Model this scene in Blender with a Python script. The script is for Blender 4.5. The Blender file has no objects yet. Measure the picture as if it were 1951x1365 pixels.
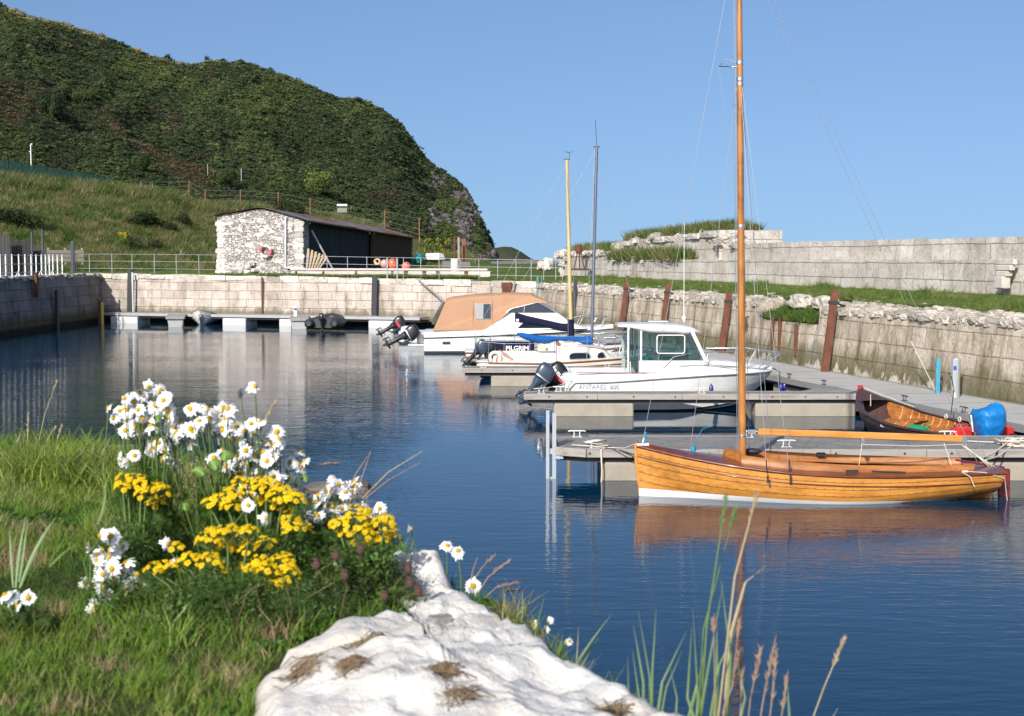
import bpy, math, random
import numpy as np
from mathutils import Vector, Matrix, noise as mnoise
R = math.radians
random.seed(7); RNG = np.random.default_rng(7)
S = bpy.context.scene
COL = S.collection
# ------------------------------------------------------------------ camera, sky, sun
FPX, PW, PH, EYE, HOR = 2710.0, 1951.0, 1365.0, 4.0, 494.0
PITCH = math.atan((PH/2-HOR)/FPX)
cam = bpy.data.cameras.new('camera'); camo = bpy.data.objects.new('camera', cam); COL.objects.link(camo)
cam.sensor_width = 36.0; cam.lens = 36.0*FPX/PW
cam.clip_start = 0.05; cam.clip_end = 60000
camo.location = (0, 0, EYE); camo.rotation_euler = (R(90)-PITCH, 0, 0)
cam.dof.use_dof = True; cam.dof.focus_distance = 22.0; cam.dof.aperture_fstop = 10.0
S.camera = camo
SUN = Vector((-0.40, -1.0, 0.66)).normalized()          # towards the sun
SUN_EL = math.asin(SUN.z); SUN_AZ = math.atan2(SUN.x, SUN.y)
w = bpy.data.worlds.new('World'); S.world = w; w.use_nodes = True
nt = w.node_tree; nt.nodes.clear()
sky = nt.nodes.new('ShaderNodeTexSky'); sky.sky_type = 'NISHITA'; sky.sun_disc = False
sky.sun_elevation = SUN_EL; sky.sun_rotation = SUN_AZ
sky.altitude = 0; sky.air_density = 1.0; sky.dust_density = 3.0; sky.ozone_density = 5.0
_tc = nt.nodes.new('ShaderNodeTexCoord'); _va = nt.nodes.new('ShaderNodeVectorMath'); _va.operation = 'MULTIPLY_ADD'
_va.inputs[1].default_value = (1, 1, 0.92); _va.inputs[2].default_value = (0, 0, 0.135)     # clear maritime air: no yellow band at the horizon
nt.links.new(_tc.outputs['Generated'], _va.inputs[0]); nt.links.new(_va.outputs[0], sky.inputs[0])
bg = nt.nodes.new('ShaderNodeBackground'); bg.inputs['Strength'].default_value = 0.124
wo = nt.nodes.new('ShaderNodeOutputWorld')
nt.links.new(sky.outputs[0], bg.inputs[0]); nt.links.new(bg.outputs[0], wo.inputs[0])
sl = bpy.data.lights.new('sun', 'SUN'); sl.energy = 4.3; sl.angle = R(0.53); sl.color = (1.0, 0.95, 0.87)
so = bpy.data.objects.new('sun', sl); COL.objects.link(so)
so.rotation_euler = (-SUN).to_track_quat('-Z', 'Y').to_euler()
S.view_settings.view_transform = 'Standard'; S.view_settings.look = 'None'
S.view_settings.exposure = 0.38; S.view_settings.gamma = 1.0
S.render.engine = 'CYCLES'
S.cycles.use_denoising = True
S.cycles.max_bounces = 6; S.cycles.diffuse_bounces = 2; S.cycles.glossy_bounces = 3
S.cycles.transmission_bounces = 4; S.cycles.transparent_max_bounces = 8
S.cycles.caustics_reflective = False; S.cycles.caustics_refractive = False
# ------------------------------------------------------------------ pixel rays (to find real positions)
_c, _s = math.cos(PITCH), math.sin(PITCH)
def ray(px, py):
    a = (px-PW/2)/FPX; b = (PH/2-py)/FPX
    return Vector((a, _c+b*_s, b*_c-_s))
def G(px, py, z=0.0):
    d = ray(px, py); t = (z-EYE)/d.z
    return Vector((d.x*t, d.y*t, z))
def AT(px, py, D):
    d = ray(px, py); t = D/d.y
    return Vector((d.x*t, D, EYE+d.z*t))
# ------------------------------------------------------------------ materials
MATS = {}
def _nodes(name):
    m = bpy.data.materials.new(name); m.use_nodes = True
    n = m.node_tree; b = n.nodes['Principled BSDF']; MATS[name] = m
    return m, n, b
def N(n, t, **kw):
    x = n.nodes.new(t)
    for k, v in kw.items():
        if k.startswith('i_'): x.inputs[k[2:].replace('_', ' ')].default_value = v
        else: setattr(x, k, v)
    return x
def coord(n, scale=(1, 1, 1), kind='Object'):
    tc = N(n, 'ShaderNodeTexCoord'); mp = N(n, 'ShaderNodeMapping')
    mp.inputs['Scale'].default_value = scale
    n.links.new(tc.outputs[kind], mp.inputs['Vector'])
    return mp.outputs[0]
def noise(n, scale, detail=4, rough=0.55, vec=None):
    x = N(n, 'ShaderNodeTexNoise'); x.inputs['Scale'].default_value = scale
    x.inputs['Detail'].default_value = detail; x.inputs['Roughness'].default_value = rough
    if vec is not None: n.links.new(vec, x.inputs['Vector'])
    return x.outputs[0]
def ramp(n, fac, stops):
    x = N(n, 'ShaderNodeValToRGB'); e = x.color_ramp.elements
    while len(e) < len(stops): e.new(0.5)
    for el, (p, c) in zip(e, stops):
        el.position = p; el.color = (*c, 1) if len(c) == 3 else c
    n.links.new(fac, x.inputs[0]); return x.outputs[0]
def mix(n, fac, a, b, mode='MIX'):
    x = N(n, 'ShaderNodeMix', data_type='RGBA', blend_type=mode)
    for sock, v in ((x.inputs[0], fac), (x.inputs[6], a), (x.inputs[7], b)):
        if isinstance(v, (int, float)): sock.default_value = v
        elif isinstance(v, tuple): sock.default_value = (*v, 1)
        else: n.links.new(v, sock)
    return x.outputs[2]
def math_(n, op, a, b=None, clamp=False):
    x = N(n, 'ShaderNodeMath', operation=op, use_clamp=clamp)
    for i, v in enumerate((a, b)):
        if v is None: continue
        if isinstance(v, (int, float)): x.inputs[i].default_value = v
        else: n.links.new(v, x.inputs[i])
    return x.outputs[0]
def bump(n, b, h, strength=0.4, dist=0.02):
    x = N(n, 'ShaderNodeBump'); x.inputs['Strength'].default_value = strength; x.inputs['Distance'].default_value = dist
    n.links.new(h, x.inputs['Height']); n.links.new(x.outputs[0], b.inputs['Normal'])
def M(name, col, rough=0.5, metal=0.0, var=0.12, scale=6.0, bmp=0.0, bscale=40.0, spec=None, coat=0.0, stretch=(1, 1, 1), dirt=None, dirt_amt=0.5):
    if name in MATS: return MATS[name]
    m, n, b = _nodes(name)
    v = coord(n, stretch)
    f = noise(n, scale, 5, 0.6, v)
    c = mix(n, f, tuple(x*(1-var) for x in col), tuple(min(1, x*(1+var)) for x in col))
    if dirt:
        d = ramp(n, noise(n, scale*0.6, 6, 0.65, v), [(0.48, (0, 0, 0)), (0.68, (dirt_amt,)*3)])
        c = mix(n, d, c, dirt)
    n.links.new(c, b.inputs['Base Color'])
    b.inputs['Roughness'].default_value = rough; b.inputs['Metallic'].default_value = metal
    if spec is not None: b.inputs['Specular IOR Level'].default_value = spec
    if coat: b.inputs['Coat Weight'].default_value = coat; b.inputs['Coat Roughness'].default_value = 0.08
    if bmp: bump(n, b, noise(n, bscale, 5, 0.6, v), bmp, 0.02)
    return m
def M_tint(name, rough=0.6, trans=0.0, spec=0.25, var=0.25):
    """foliage: the colour of every clump or blade is kept in the mesh attribute 'tint'"""
    m, n, b = _nodes(name)
    a = N(n, 'ShaderNodeAttribute', attribute_name='tint')
    g = N(n, 'ShaderNodeNewGeometry')
    k = math_(n, 'MULTIPLY_ADD', g.outputs['Random Per Island'], var*2); k.node.inputs[2].default_value = 1-var
    c = mix(n, 1.0, a.outputs[0], k, 'MULTIPLY')
    n.links.new(c, b.inputs['Base Color'])
    b.inputs['Roughness'].default_value = rough; b.inputs['Specular IOR Level'].default_value = spec
    if trans:
        t = N(n, 'ShaderNodeBsdfTranslucent'); n.links.new(c, t.inputs[0])
        ms = N(n, 'ShaderNodeMixShader'); ms.inputs[0].default_value = trans
        n.links.new(b.outputs[0], ms.inputs[1]); n.links.new(t.outputs[0], ms.inputs[2])
        n.links.new(ms.outputs[0], n.nodes['Material Output'].inputs[0])
    return m
# ------------------------------------------------------------------ mesh building
class MB:
    def __init__(s): s.v = []; s.f = []; s.m = []; s.uv = {}; s.sm = []
    def add(s, vs, fs, mat=0, smooth=False, uvs=None):
        o = len(s.v); s.v += [tuple(p) for p in vs]
        for k, f in enumerate(fs):
            if uvs is not None: s.uv[len(s.f)] = [uvs[i] for i in f]
            s.f.append(tuple(i+o for i in f)); s.m.append(mat); s.sm.append(smooth)
        return s
    def box(s, c, d, mat=0, rot=None, taper=1.0):
        x, y, z = d[0]/2, d[1]/2, d[2]/2; t = taper
        vs = [Vector(p) for p in ((-x, -y, -z), (x, -y, -z), (x, y, -z), (-x, y, -z), (-x*t, -y*t, z), (x*t, -y*t, z), (x*t, y*t, z), (-x*t, y*t, z))]
        if rot is not None:
            q = rot if isinstance(rot, Matrix) else Matrix.Rotation(rot, 3, 'Z')
            vs = [q @ p for p in vs]
        c = Vector(c)
        return s.add([p+c for p in vs], [(0, 3, 2, 1), (4, 5, 6, 7), (0, 1, 5, 4), (1, 2, 6, 5), (2, 3, 7, 6), (3, 0, 4, 7)], mat)
    def bbox(s, c, d, b=0.01, mat=0, rot=None):
        """box with chamfered vertical and top edges"""
        x, y, z = d[0]/2, d[1]/2, d[2]/2
        def ring(i, zz): 
            X, Y = x-i, y-i; k = b
            return [(-X+k, -Y, zz), (X-k, -Y, zz), (X, -Y+k, zz), (X, Y-k, zz), (X-k, Y, zz), (-X+k, Y, zz), (-X, Y-k, zz), (-X, -Y+k, zz)]
        rs = [ring(b, -z), ring(0, -z+b), ring(0, z-b), ring(b, z)]
        return s.rings([[Vector(p) for p in r] for r in rs], mat, rot, c)
    def rings(s, rs, mat=0, rot=None, c=(0, 0, 0), smooth=False, cap=(True, True), close=True):
        n = len(rs[0]); vs = [Vector(p) for r in rs for p in r]
        if rot is not None:
            q = rot if isinstance(rot, Matrix) else Matrix.Rotation(rot, 3, 'Z')
            vs = [q @ p for p in vs]
        c = Vector(c); vs = [p+c for p in vs]; fs = []
        for i in range(len(rs)-1):
            for j in range(n if close else n-1):
                k = (j+1) % n
                fs.append((i*n+j, i*n+k, (i+1)*n+k, (i+1)*n+j))
        s.add(vs, fs, mat, smooth)
        if cap[0]: s.add(vs[:n], [tuple(range(n))[::-1]], mat)
        if cap[1]: s.add(vs[-n:], [tuple(range(n))], mat)
        return s
    def tube(s, pts, r, mat=0, n=6, smooth=True, cap=True):
        pts = [Vector(p) for p in pts]; rs = r if isinstance(r, (list, tuple)) else [r]*len(pts)
        rings = []; up = None
        for i, p in enumerate(pts):
            t = (pts[min(i+1, len(pts)-1)]-pts[max(i-1, 0)])
            if t.length < 1e-9: t = Vector((0, 0, 1))
            t.normalize()
            if up is None: up = Vector((0, 0, 1)) if abs(t.z) < 0.9 else Vector((1, 0, 0))
            a = t.cross(up)
            if a.length < 1e-6: a = t.cross(Vector((0.3, 1, 0.2)))
            a.normalize(); b = a.cross(t); up = b
            rings.append([p+(a*math.cos(2*math.pi*k/n)-b*math.sin(2*math.pi*k/n))*rs[i] for k in range(n)])
        return s.rings(rings, mat, smooth=smooth, cap=(cap, cap))
    def lathe(s, prof, n=16, mat=0, c=(0, 0, 0), rot=None, smooth=True, cap=(True, True)):
        rs = [[(r*math.cos(2*math.pi*k/n), r*math.sin(2*math.pi*k/n), z) for k in range(n)] for r, z in prof]
        return s.rings(rs, mat, rot, c, smooth, cap)
    def prism(s, poly, h, mat=0, c=(0, 0, 0), axis='z', rot=None):
        def T(p, k):
            return {'z': (p[0], p[1], k), 'y': (p[0], k, p[1]), 'x': (k, p[0], p[1])}[axis]
        a, b = (h if isinstance(h, tuple) else (-h/2, h/2))
        return s.rings([[T(p, a) for p in poly], [T(p, b) for p in poly]], mat, rot, c)
    def grid(s, P, mat=0, smooth=True, uv=None, flip=False):
        """P[i][j] points; uv[i][j]"""
        a, b = len(P), len(P[0]); vs = [p for r in P for p in r]; fs = []
        for i in range(a-1):
            for j in range(b-1):
                q = (i*b+j, i*b+j+1, (i+1)*b+j+1, (i+1)*b+j)
                fs.append(q[::-1] if flip else q)
        return s.add(vs, fs, mat, smooth, [u for r in uv for u in r] if uv else None)
    def sphere(s, c, r, mat=0, n=12, m=8, sc=(1, 1, 1)):
        prof = [(max(1e-4, math.sin(math.pi*i/m))*r, -math.cos(math.pi*i/m)*r) for i in range(m+1)]
        rs = [[(q*math.cos(2*math.pi*k/n)*sc[0], q*math.sin(2*math.pi*k/n)*sc[1], z*sc[2]) for k in range(n)] for q, z in prof]
        return s.rings(rs, mat, None, c, True)
    def torus(s, c, R_, r, mat=0, n=28, m=8, rot=None, arc=None, flat=1.0):
        a0, a1 = arc or (0, 2*math.pi); rs = []
        for i in range(n+1):
            t = a0+(a1-a0)*i/n
            rs.append([((R_+r*math.cos(2*math.pi*k/m))*math.cos(t), (R_+r*math.cos(2*math.pi*k/m))*math.sin(t), r*flat*math.sin(2*math.pi*k/m)) for k in range(m)])
        return s.rings(rs, mat, rot, c, True, (arc is not None,)*2)
    def build(s, name, mats, parent=None, loc=None, rot=None):
        me = bpy.data.meshes.new(name)
        me.from_pydata(s.v, [], s.f)
        if not isinstance(mats, (list, tuple)): mats = [mats]
        for m in mats: me.materials.append(m)
        me.polygons.foreach_set('material_index', s.m)
        me.polygons.foreach_set('use_smooth', s.sm)
        if s.uv:
            ul = me.uv_layers.new(name='UVMap'); d = np.zeros((len(me.loops), 2), 'f')
            for p in me.polygons:
                if p.index in s.uv: d[p.loop_start:p.loop_start+p.loop_total] = s.uv[p.index]
            ul.data.foreach_set('uv', d.ravel())
        me.update()
        o = bpy.data.objects.new(name, me); COL.objects.link(o)
        if parent: o.parent = parent
        if loc is not None: o.location = loc
        if rot is not None: o.rotation_euler = rot
        return o
def tag(o, label=None, cat=None, group=None, kind=None):
    for k, v in (('label', label), ('category', cat), ('group', group), ('kind', kind)):
        if v: o[k] = v
    return o
def thing(name, label, cat, loc=(0, 0, 0), rz=0.0, group=None):
    o = bpy.data.objects.new(name, None); COL.objects.link(o); o.empty_display_size = 0.2
    o.location = loc; o.rotation_euler = (0, 0, rz)
    return tag(o, label, cat, group)
def copy_tree(o, loc=None, rz=None, label=None, parent=None, kids=None):
    c = o.copy(); COL.objects.link(c); c.parent = parent
    if loc is not None: c.location = loc
    if rz is not None: c.rotation_euler = (0, 0, rz)
    if label: c['label'] = label
    for ch in list(o.children): copy_tree(ch, parent=c)
    return c
def text(body, size, mat, parent, M4, name='lettering', depth=0.004, bold=0.0, shear=0.0):
    cu = bpy.data.curves.new('t', 'FONT'); cu.body = body; cu.size = size; cu.extrude = depth; cu.offset = bold; cu.shear = shear
    cu.align_x = 'LEFT'; cu.resolution_u = 3
    t = bpy.data.objects.new('t', cu); COL.objects.link(t)
    dg = bpy.context.evaluated_depsgraph_get()
    me = bpy.data.meshes.new_from_object(t.evaluated_get(dg)); bpy.data.objects.remove(t)
    me.name = name; me.materials.clear(); me.materials.append(mat); me.transform(M4)
    o = bpy.data.objects.new(name, me); COL.objects.link(o); o.parent = parent
    return o
def np_mesh(name, V, Fq, mat, tint=None, k=4, smooth=False, parent=None):
    me = bpy.data.meshes.new(name); nv, nf = len(V), len(Fq)
    me.vertices.add(nv); me.vertices.foreach_set('co', np.asarray(V, 'f').ravel())
    me.loops.add(nf*k); me.loops.foreach_set('vertex_index', np.asarray(Fq, 'i').ravel())
    me.polygons.add(nf); me.polygons.foreach_set('loop_start', np.arange(0, nf*k, k, dtype='i'))
    me.polygons.foreach_set('use_smooth', np.full(nf, smooth))
    me.update(calc_edges=True); me.validate()
    if tint is not None:
        a = me.attributes.new('tint', 'FLOAT_COLOR', 'POINT')
        a.data.foreach_set('color', np.concatenate([tint, np.ones((nv, 1))], 1).astype('f').ravel())
    for m in (mat if isinstance(mat, (list, tuple)) else [mat]): me.materials.append(m)
    o = bpy.data.objects.new(name, me); COL.objects.link(o)
    if parent: o.parent = parent
    return o
def scatter(name, temps, pos, scl, rot, tint, mat, parent=None, tilt=None):
    """merge copies of templates (verts, quads, per-vertex shade) into one mesh"""
    n = len(pos); pos = np.asarray(pos, float); scl = np.asarray(scl, float)
    if scl.ndim == 1: scl = np.repeat(scl[:, None], 3, 1)
    rot = np.asarray(rot, float); tint = np.asarray(tint, float)
    which = RNG.integers(0, len(temps), n); Vs, Fs, Ts = [], [], []; o = 0
    for t, (v, f, sh) in enumerate(temps):
        ix = np.nonzero(which == t)[0]
        if not len(ix): continue
        P = v[None]*scl[ix][:, None]
        if tilt is not None:
            tx, ty = tilt[ix, 0][:, None], tilt[ix, 1][:, None]
            P = np.stack([P[..., 0]+tx*P[..., 2], P[..., 1]+ty*P[..., 2], P[..., 2]], -1)
        c, s_ = np.cos(rot[ix])[:, None], np.sin(rot[ix])[:, None]
        if tilt is None: P = np.stack([P[..., 0]*c-P[..., 1]*s_, P[..., 0]*s_+P[..., 1]*c, P[..., 2]], -1)
        else:
            v0 = v[None]*scl[ix][:, None]
            X = v0[..., 0]*c-v0[..., 1]*s_+tx*v0[..., 2]; Y = v0[..., 0]*s_+v0[..., 1]*c+ty*v0[..., 2]
            P = np.stack([X, Y, v0[..., 2]], -1)
        P = P+pos[ix][:, None]
        Vs.append(P.reshape(-1, 3)); m = len(v)
        Fs.append((f[None]+(np.arange(len(ix))*m)[:, None, None]+o).reshape(-1, f.shape[1])); o += len(ix)*m
        Ts.append((tint[ix][:, None]*sh[None, :, None]).reshape(-1, 3))
    return np_mesh(name, np.concatenate(Vs), np.concatenate(Fs), mat, np.concatenate(Ts), Fs[0].shape[1], parent=parent)
def clump(nq, leaf, flat=0.75, seed=0, hollow=0.55, lo=0.85, hi=1.2, up=0.0):
    """a leafy ball of radius 1: many leaf-sized quads spread through its volume, uneven outline"""
    g = np.random.default_rng(seed)
    d = g.normal(size=(nq, 3)); d /= np.linalg.norm(d, axis=1)[:, None]
    lob = 0.8+0.25*np.sin(d[:, 0]*4.1+seed)*np.cos(d[:, 1]*3.7+seed*1.7)+0.12*np.sin(d[:, 2]*6+seed)
    r = (hollow+(1-hollow)*g.random(nq)**0.5)*lob
    c = d*r[:, None]*np.array([1, 1, flat]); c[:, 2] += up
    nrm = d+g.normal(size=(nq, 3))*0.55; nrm /= np.linalg.norm(nrm, axis=1)[:, None]
    a = np.cross(nrm, g.normal(size=(nq, 3))); a /= np.linalg.norm(a, axis=1)[:, None]; b = np.cross(nrm, a)
    sz = leaf*(0.6+0.8*g.random(nq))[:, None]
    V = np.stack([c-a*sz, c-b*sz*0.55, c+a*sz, c+b*sz*0.55], 1).reshape(-1, 3)
    return V, np.arange(nq*4).reshape(-1, 4), np.repeat(g.uniform(lo, hi, nq), 4)
def tuft(nb, h, wd, spread, seed=0, bend=0.5, lo=0.8, hi=1.25, seg=2, base=0.0):
    """a tuft of bent tapering grass blades"""
    g = np.random.default_rng(seed); V, F, Sh = [], [], []
    for i in range(nb):
        a = g.uniform(0, 2*math.pi); rr = spread*math.sqrt(g.random()); x, y = rr*math.cos(a), rr*math.sin(a)
        b = g.uniform(0, 2*math.pi); dx, dy = math.cos(b), math.sin(b); H = h*g.uniform(0.5, 1.1); bd = bend*g.uniform(0.2, 1.2)*H
        sx, sy = -dy*wd*0.5, dx*wd*0.5; o = len(V); sh = g.uniform(lo, hi)
        if g.random() < 0.5: sx, sy = dx*wd*0.5, dy*wd*0.5
        for k in range(seg+1):
            t = k/seg; q = 1-t*0.92
            px, py, pz = x+dx*bd*t*t, y+dy*bd*t*t, H*(t-0.18*bend*t*t)-base
            V += [(px-sx*q, py-sy*q, pz), (px+sx*q, py+sy*q, pz)]; Sh += [sh, sh]
        for k in range(seg): F.append((o+2*k, o+2*k+1, o+2*k+3, o+2*k+2))
    return np.array(V), np.array(F), np.array(Sh)
def lerp_tab(tab, x):
    xs = [a for a, _ in tab]; ys = [b for _, b in tab]
    return float(np.interp(x, xs, ys))
def fbm(x, y, z=0.0, o=4):
    return mnoise.fractal(Vector((x, y, z)), 0.9, 2.0, o)
# ================================================================== shared materials
def wall_mat(name, c1, c2, mortar, bw=1.1, rh=0.5, stain=0.6, algae=1.1, white=0.0, streak=(0.10, 0.075, 0.045), lichen=0.0, pits=0.60, wet=0.35):
    m, n, b = _nodes(name)
    tc = N(n, 'ShaderNodeUVMap'); uv = tc.outputs[0]
    # slightly wavy courses
    wob = N(n, 'ShaderNodeVectorMath', operation='MULTIPLY_ADD'); nz = N(n, 'ShaderNodeTexNoise'); nz.inputs['Scale'].default_value = 0.7
    n.links.new(uv, nz.inputs['Vector']); n.links.new(nz.outputs[1], wob.inputs[0]); wob.inputs[1].default_value = (0.16, 0.10, 0); n.links.new(uv, wob.inputs[2])
    br = N(n, 'ShaderNodeTexBrick'); n.links.new(wob.outputs[0], br.inputs['Vector'])
    for k, v in (('Scale', 1.0), ('Mortar Size', 0.016), ('Mortar Smooth', 0.7), ('Bias', -0.1), ('Brick Width', bw), ('Row Height', rh)): br.inputs[k].default_value = v
    br.inputs['Color1'].default_value = (*c1, 1); br.inputs['Color2'].default_value = (*c2, 1); br.inputs['Mortar'].default_value = (*mortar, 1)
    br.offset = 0.5; br.squash = 0.75; br.squash_frequency = 3
    def uvm(sx, sy):
        mp = N(n, 'ShaderNodeMapping'); mp.inputs['Scale'].default_value = (sx, sy, 1); n.links.new(uv, mp.inputs['Vector']); return mp.outputs[0]
    fine = noise(n, 9, 7, 0.68, uvm(1, 1))
    jm = ramp(n, noise(n, 2.3, 5, 0.65, uvm(1, 1)), [(0.40, (1, 1, 1)), (0.60, (0.12,)*3)])
    flat = mix(n, 0.5, c1, c2)
    jc = mix(n, math_(n, 'MULTIPLY', br.outputs['Fac'], math_(n, 'SUBTRACT', 1.0, jm)), br.outputs['Color'], flat)
    c = mix(n, 1.0, jc, ramp(n, fine, [(0.22, (0.62, 0.6, 0.57)), (0.5, (1.0, 0.99, 0.97)), (0.8, (1.16, 1.15, 1.14))]), 'MULTIPLY')
    big = ramp(n, noise(n, 0.55, 4, 0.6, uvm(1, 1)), [(0.35, (0.72, 0.69, 0.64)), (0.62, (1.08, 1.07, 1.06))])
    c = mix(n, 0.8, c, big, 'MULTIPLY')
    # water-run streaks and blotches
    st = ramp(n, noise(n, 1.0, 7, 0.7, uvm(1.7, 0.42)), [(0.50, (0, 0, 0)), (0.70, (stain,)*3)])
    c = mix(n, st, c, streak)
    if lichen > .3:
        s2 = ramp(n, noise(n, 1.0, 5, 0.6, uvm(1.1, 0.10)), [(0.52, (0, 0, 0)), (0.66, (0.55,)*3)])
        c = mix(n, s2, c, (0.21, 0.145, 0.075))
        s3 = ramp(n, noise(n, 1.0, 5, 0.6, uvm(2.3, 0.16)), [(0.60, (0, 0, 0)), (0.70, (0.7,)*3)])
        c = mix(n, s3, c, (0.085, 0.075, 0.05))
    pit = ramp(n, noise(n, 4.5, 5, 0.75, uvm(1, 1.2)), [(pits, (0, 0, 0)), (pits+0.08, (0.75,)*3)])
    c = mix(n, pit, c, tuple(x*0.30 for x in c2))
    sep = N(n, 'ShaderNodeSeparateXYZ'); n.links.new(uv, sep.inputs[0])
    hgt = math_(n, 'MULTIPLY_ADD', noise(n, 1.3, 5, 0.7, uvm(1.2, 0.5)), 1.5); hgt.node.inputs[2].default_value = -0.75
    hv = math_(n, 'ADD', sep.outputs[1], hgt)
    if lichen:
        lz = ramp(n, noise(n, 1.6, 6, 0.7, uvm(1.6, 0.8)), [(0.52, (0, 0, 0)), (0.66, (lichen,)*3)])
        c = mix(n, lz, c, (0.10, 0.095, 0.035))
    if algae:
        al = ramp(n, math_(n, 'DIVIDE', hv, algae), [(0.35, (0.92,)*3), (0.75, (0.62,)*3), (1.0, (0, 0, 0))])
        c = mix(n, al, c, (0.085, 0.078, 0.026))
    if white:
        wv2 = ramp(n, math_(n, 'DIVIDE', math_(n, 'ADD', sep.outputs[1], math_(n, 'MULTIPLY', noise(n, 2.2, 6, 0.72, uvm(1.0, 0.5)), 2.0)), 3.0), [(0.53, (white,)*3), (0.575, (0, 0, 0))])
        wv2 = math_(n, 'MULTIPLY', wv2, ramp(n, noise(n, 0.22, 3, 0.6, uvm(1, 0.2)), [(0.42, (0, 0, 0)), (0.55, (1, 1, 1))]))
        c = mix(n, wv2, c, (0.52, 0.46, 0.385))
    if wet:
        wt = ramp(n, math_(n, 'DIVIDE', math_(n, 'ADD', sep.outputs[1], math_(n, 'MULTIPLY', hgt, 0.12)), wet), [(0.6, (1, 1, 1)), (1.0, (0, 0, 0))])
        c = mix(n, wt, c, (0.018, 0.017, 0.010))
    n.links.new(c, b.inputs['Base Color']); b.inputs['Roughness'].default_value = 0.9; b.inputs['Specular IOR Level'].default_value = 0.2
    h = math_(n, 'ADD', math_(n, 'MULTIPLY', br.outputs['Fac'], -1.2), math_(n, 'MULTIPLY', fine, 1.0))
    bump(n, b, h, 0.9, 0.035)
    return m
WALL_F = wall_mat('far_quay_stone', (0.54, 0.485, 0.44), (0.43, 0.38, 0.34), (0.18, 0.15, 0.13), 1.25, 0.52, 0.7, 1.0, white=0.0)
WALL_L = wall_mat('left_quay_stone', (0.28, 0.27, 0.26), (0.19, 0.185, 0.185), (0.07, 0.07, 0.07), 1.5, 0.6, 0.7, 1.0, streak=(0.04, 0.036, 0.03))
WALL_R = wall_mat('right_quay_stone', (0.57, 0.505, 0.42), (0.46, 0.40, 0.325), (0.29, 0.24, 0.18), 1.05, 0.55, 0.95, 1.45, white=1.0, streak=(0.155, 0.118, 0.064), lichen=0.6, wet=0.2, pits=0.57)
WALL_S = wall_mat('sea_wall_stone', (0.60, 0.565, 0.52), (0.50, 0.465, 0.42), (0.17, 0.15, 0.125), 1.15, 0.50, 0.5, 0.0, streak=(0.17, 0.15, 0.12), lichen=0.12, wet=0)
STONE = M('pale_stone', (0.52, 0.48, 0.43), 0.9, var=0.25, scale=3, bmp=0.6, bscale=18, spec=0.2, dirt=(0.22, 0.19, 0.15), dirt_amt=0.7)
STONE_W = M('white_stone', (0.64, 0.60, 0.56), 0.9, var=0.18, scale=4, bmp=0.5, bscale=22, spec=0.2, dirt=(0.30, 0.26, 0.21), dirt_amt=0.6)
RUST = M('rusty_steel', (0.135, 0.055, 0.034), 0.85, var=0.4, scale=5, bmp=0.3, spec=0.2, dirt=(0.07, 0.03, 0.02), dirt_amt=0.8)
BLACKST = M('black_steel', (0.022, 0.022, 0.026), 0.6, var=0.3)
GALV = M('galvanised_steel', (0.46, 0.48, 0.49), 0.45, metal=0.55, var=0.12)
WHITEP = M('white_paint', (0.80, 0.80, 0.78), 0.4, var=0.05, scale=9)
def ground_mat(name, a, b_, c_, sc=0.6, rough=0.95):
    m, n, b = _nodes(name); v = coord(n)
    f = noise(n, sc, 6, 0.65, v); g = noise(n, sc*9, 5, 0.7, v)
    c = mix(n, ramp(n, f, [(0.35, (0, 0, 0)), (0.65, (1, 1, 1))]), a, b_)
    c = mix(n, ramp(n, g, [(0.45, (0, 0, 0)), (0.7, (0.8,)*3)]), c, c_)
    n.links.new(c, b.inputs['Base Color']); b.inputs['Roughness'].default_value = rough; b.inputs['Specular IOR Level'].default_value = 0.1
    bump(n, b, noise(n, sc*30, 4, 0.7, v), 0.8, 0.06)
    return m
LAWN = ground_mat('lawn_grass', (0.062, 0.108, 0.020), (0.088, 0.125, 0.026), (0.115, 0.115, 0.038), 0.35)
BANKM = ground_mat('bank_grass', (0.050, 0.078, 0.016), (0.105, 0.112, 0.035), (0.060, 0.070, 0.022), 0.22)
SOIL = ground_mat('turf_soil', (0.040, 0.058, 0.014), (0.060, 0.070, 0.022), (0.075, 0.062, 0.035), 1.5)
HILLM = ground_mat('hill_scrub_floor', (0.018, 0.030, 0.010), (0.028, 0.042, 0.013), (0.040, 0.038, 0.018), 0.06)
LEAF = M_tint('scrub_leaves', 0.7, 0.12, 0.15, 0.28); HLEAF = M_tint('hill_scrub_leaves', 0.8, 0.2, 0.1, 0.14)
GRASS = M_tint('grass_blades', 0.5, 0.35, 0.25, 0.22)
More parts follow.
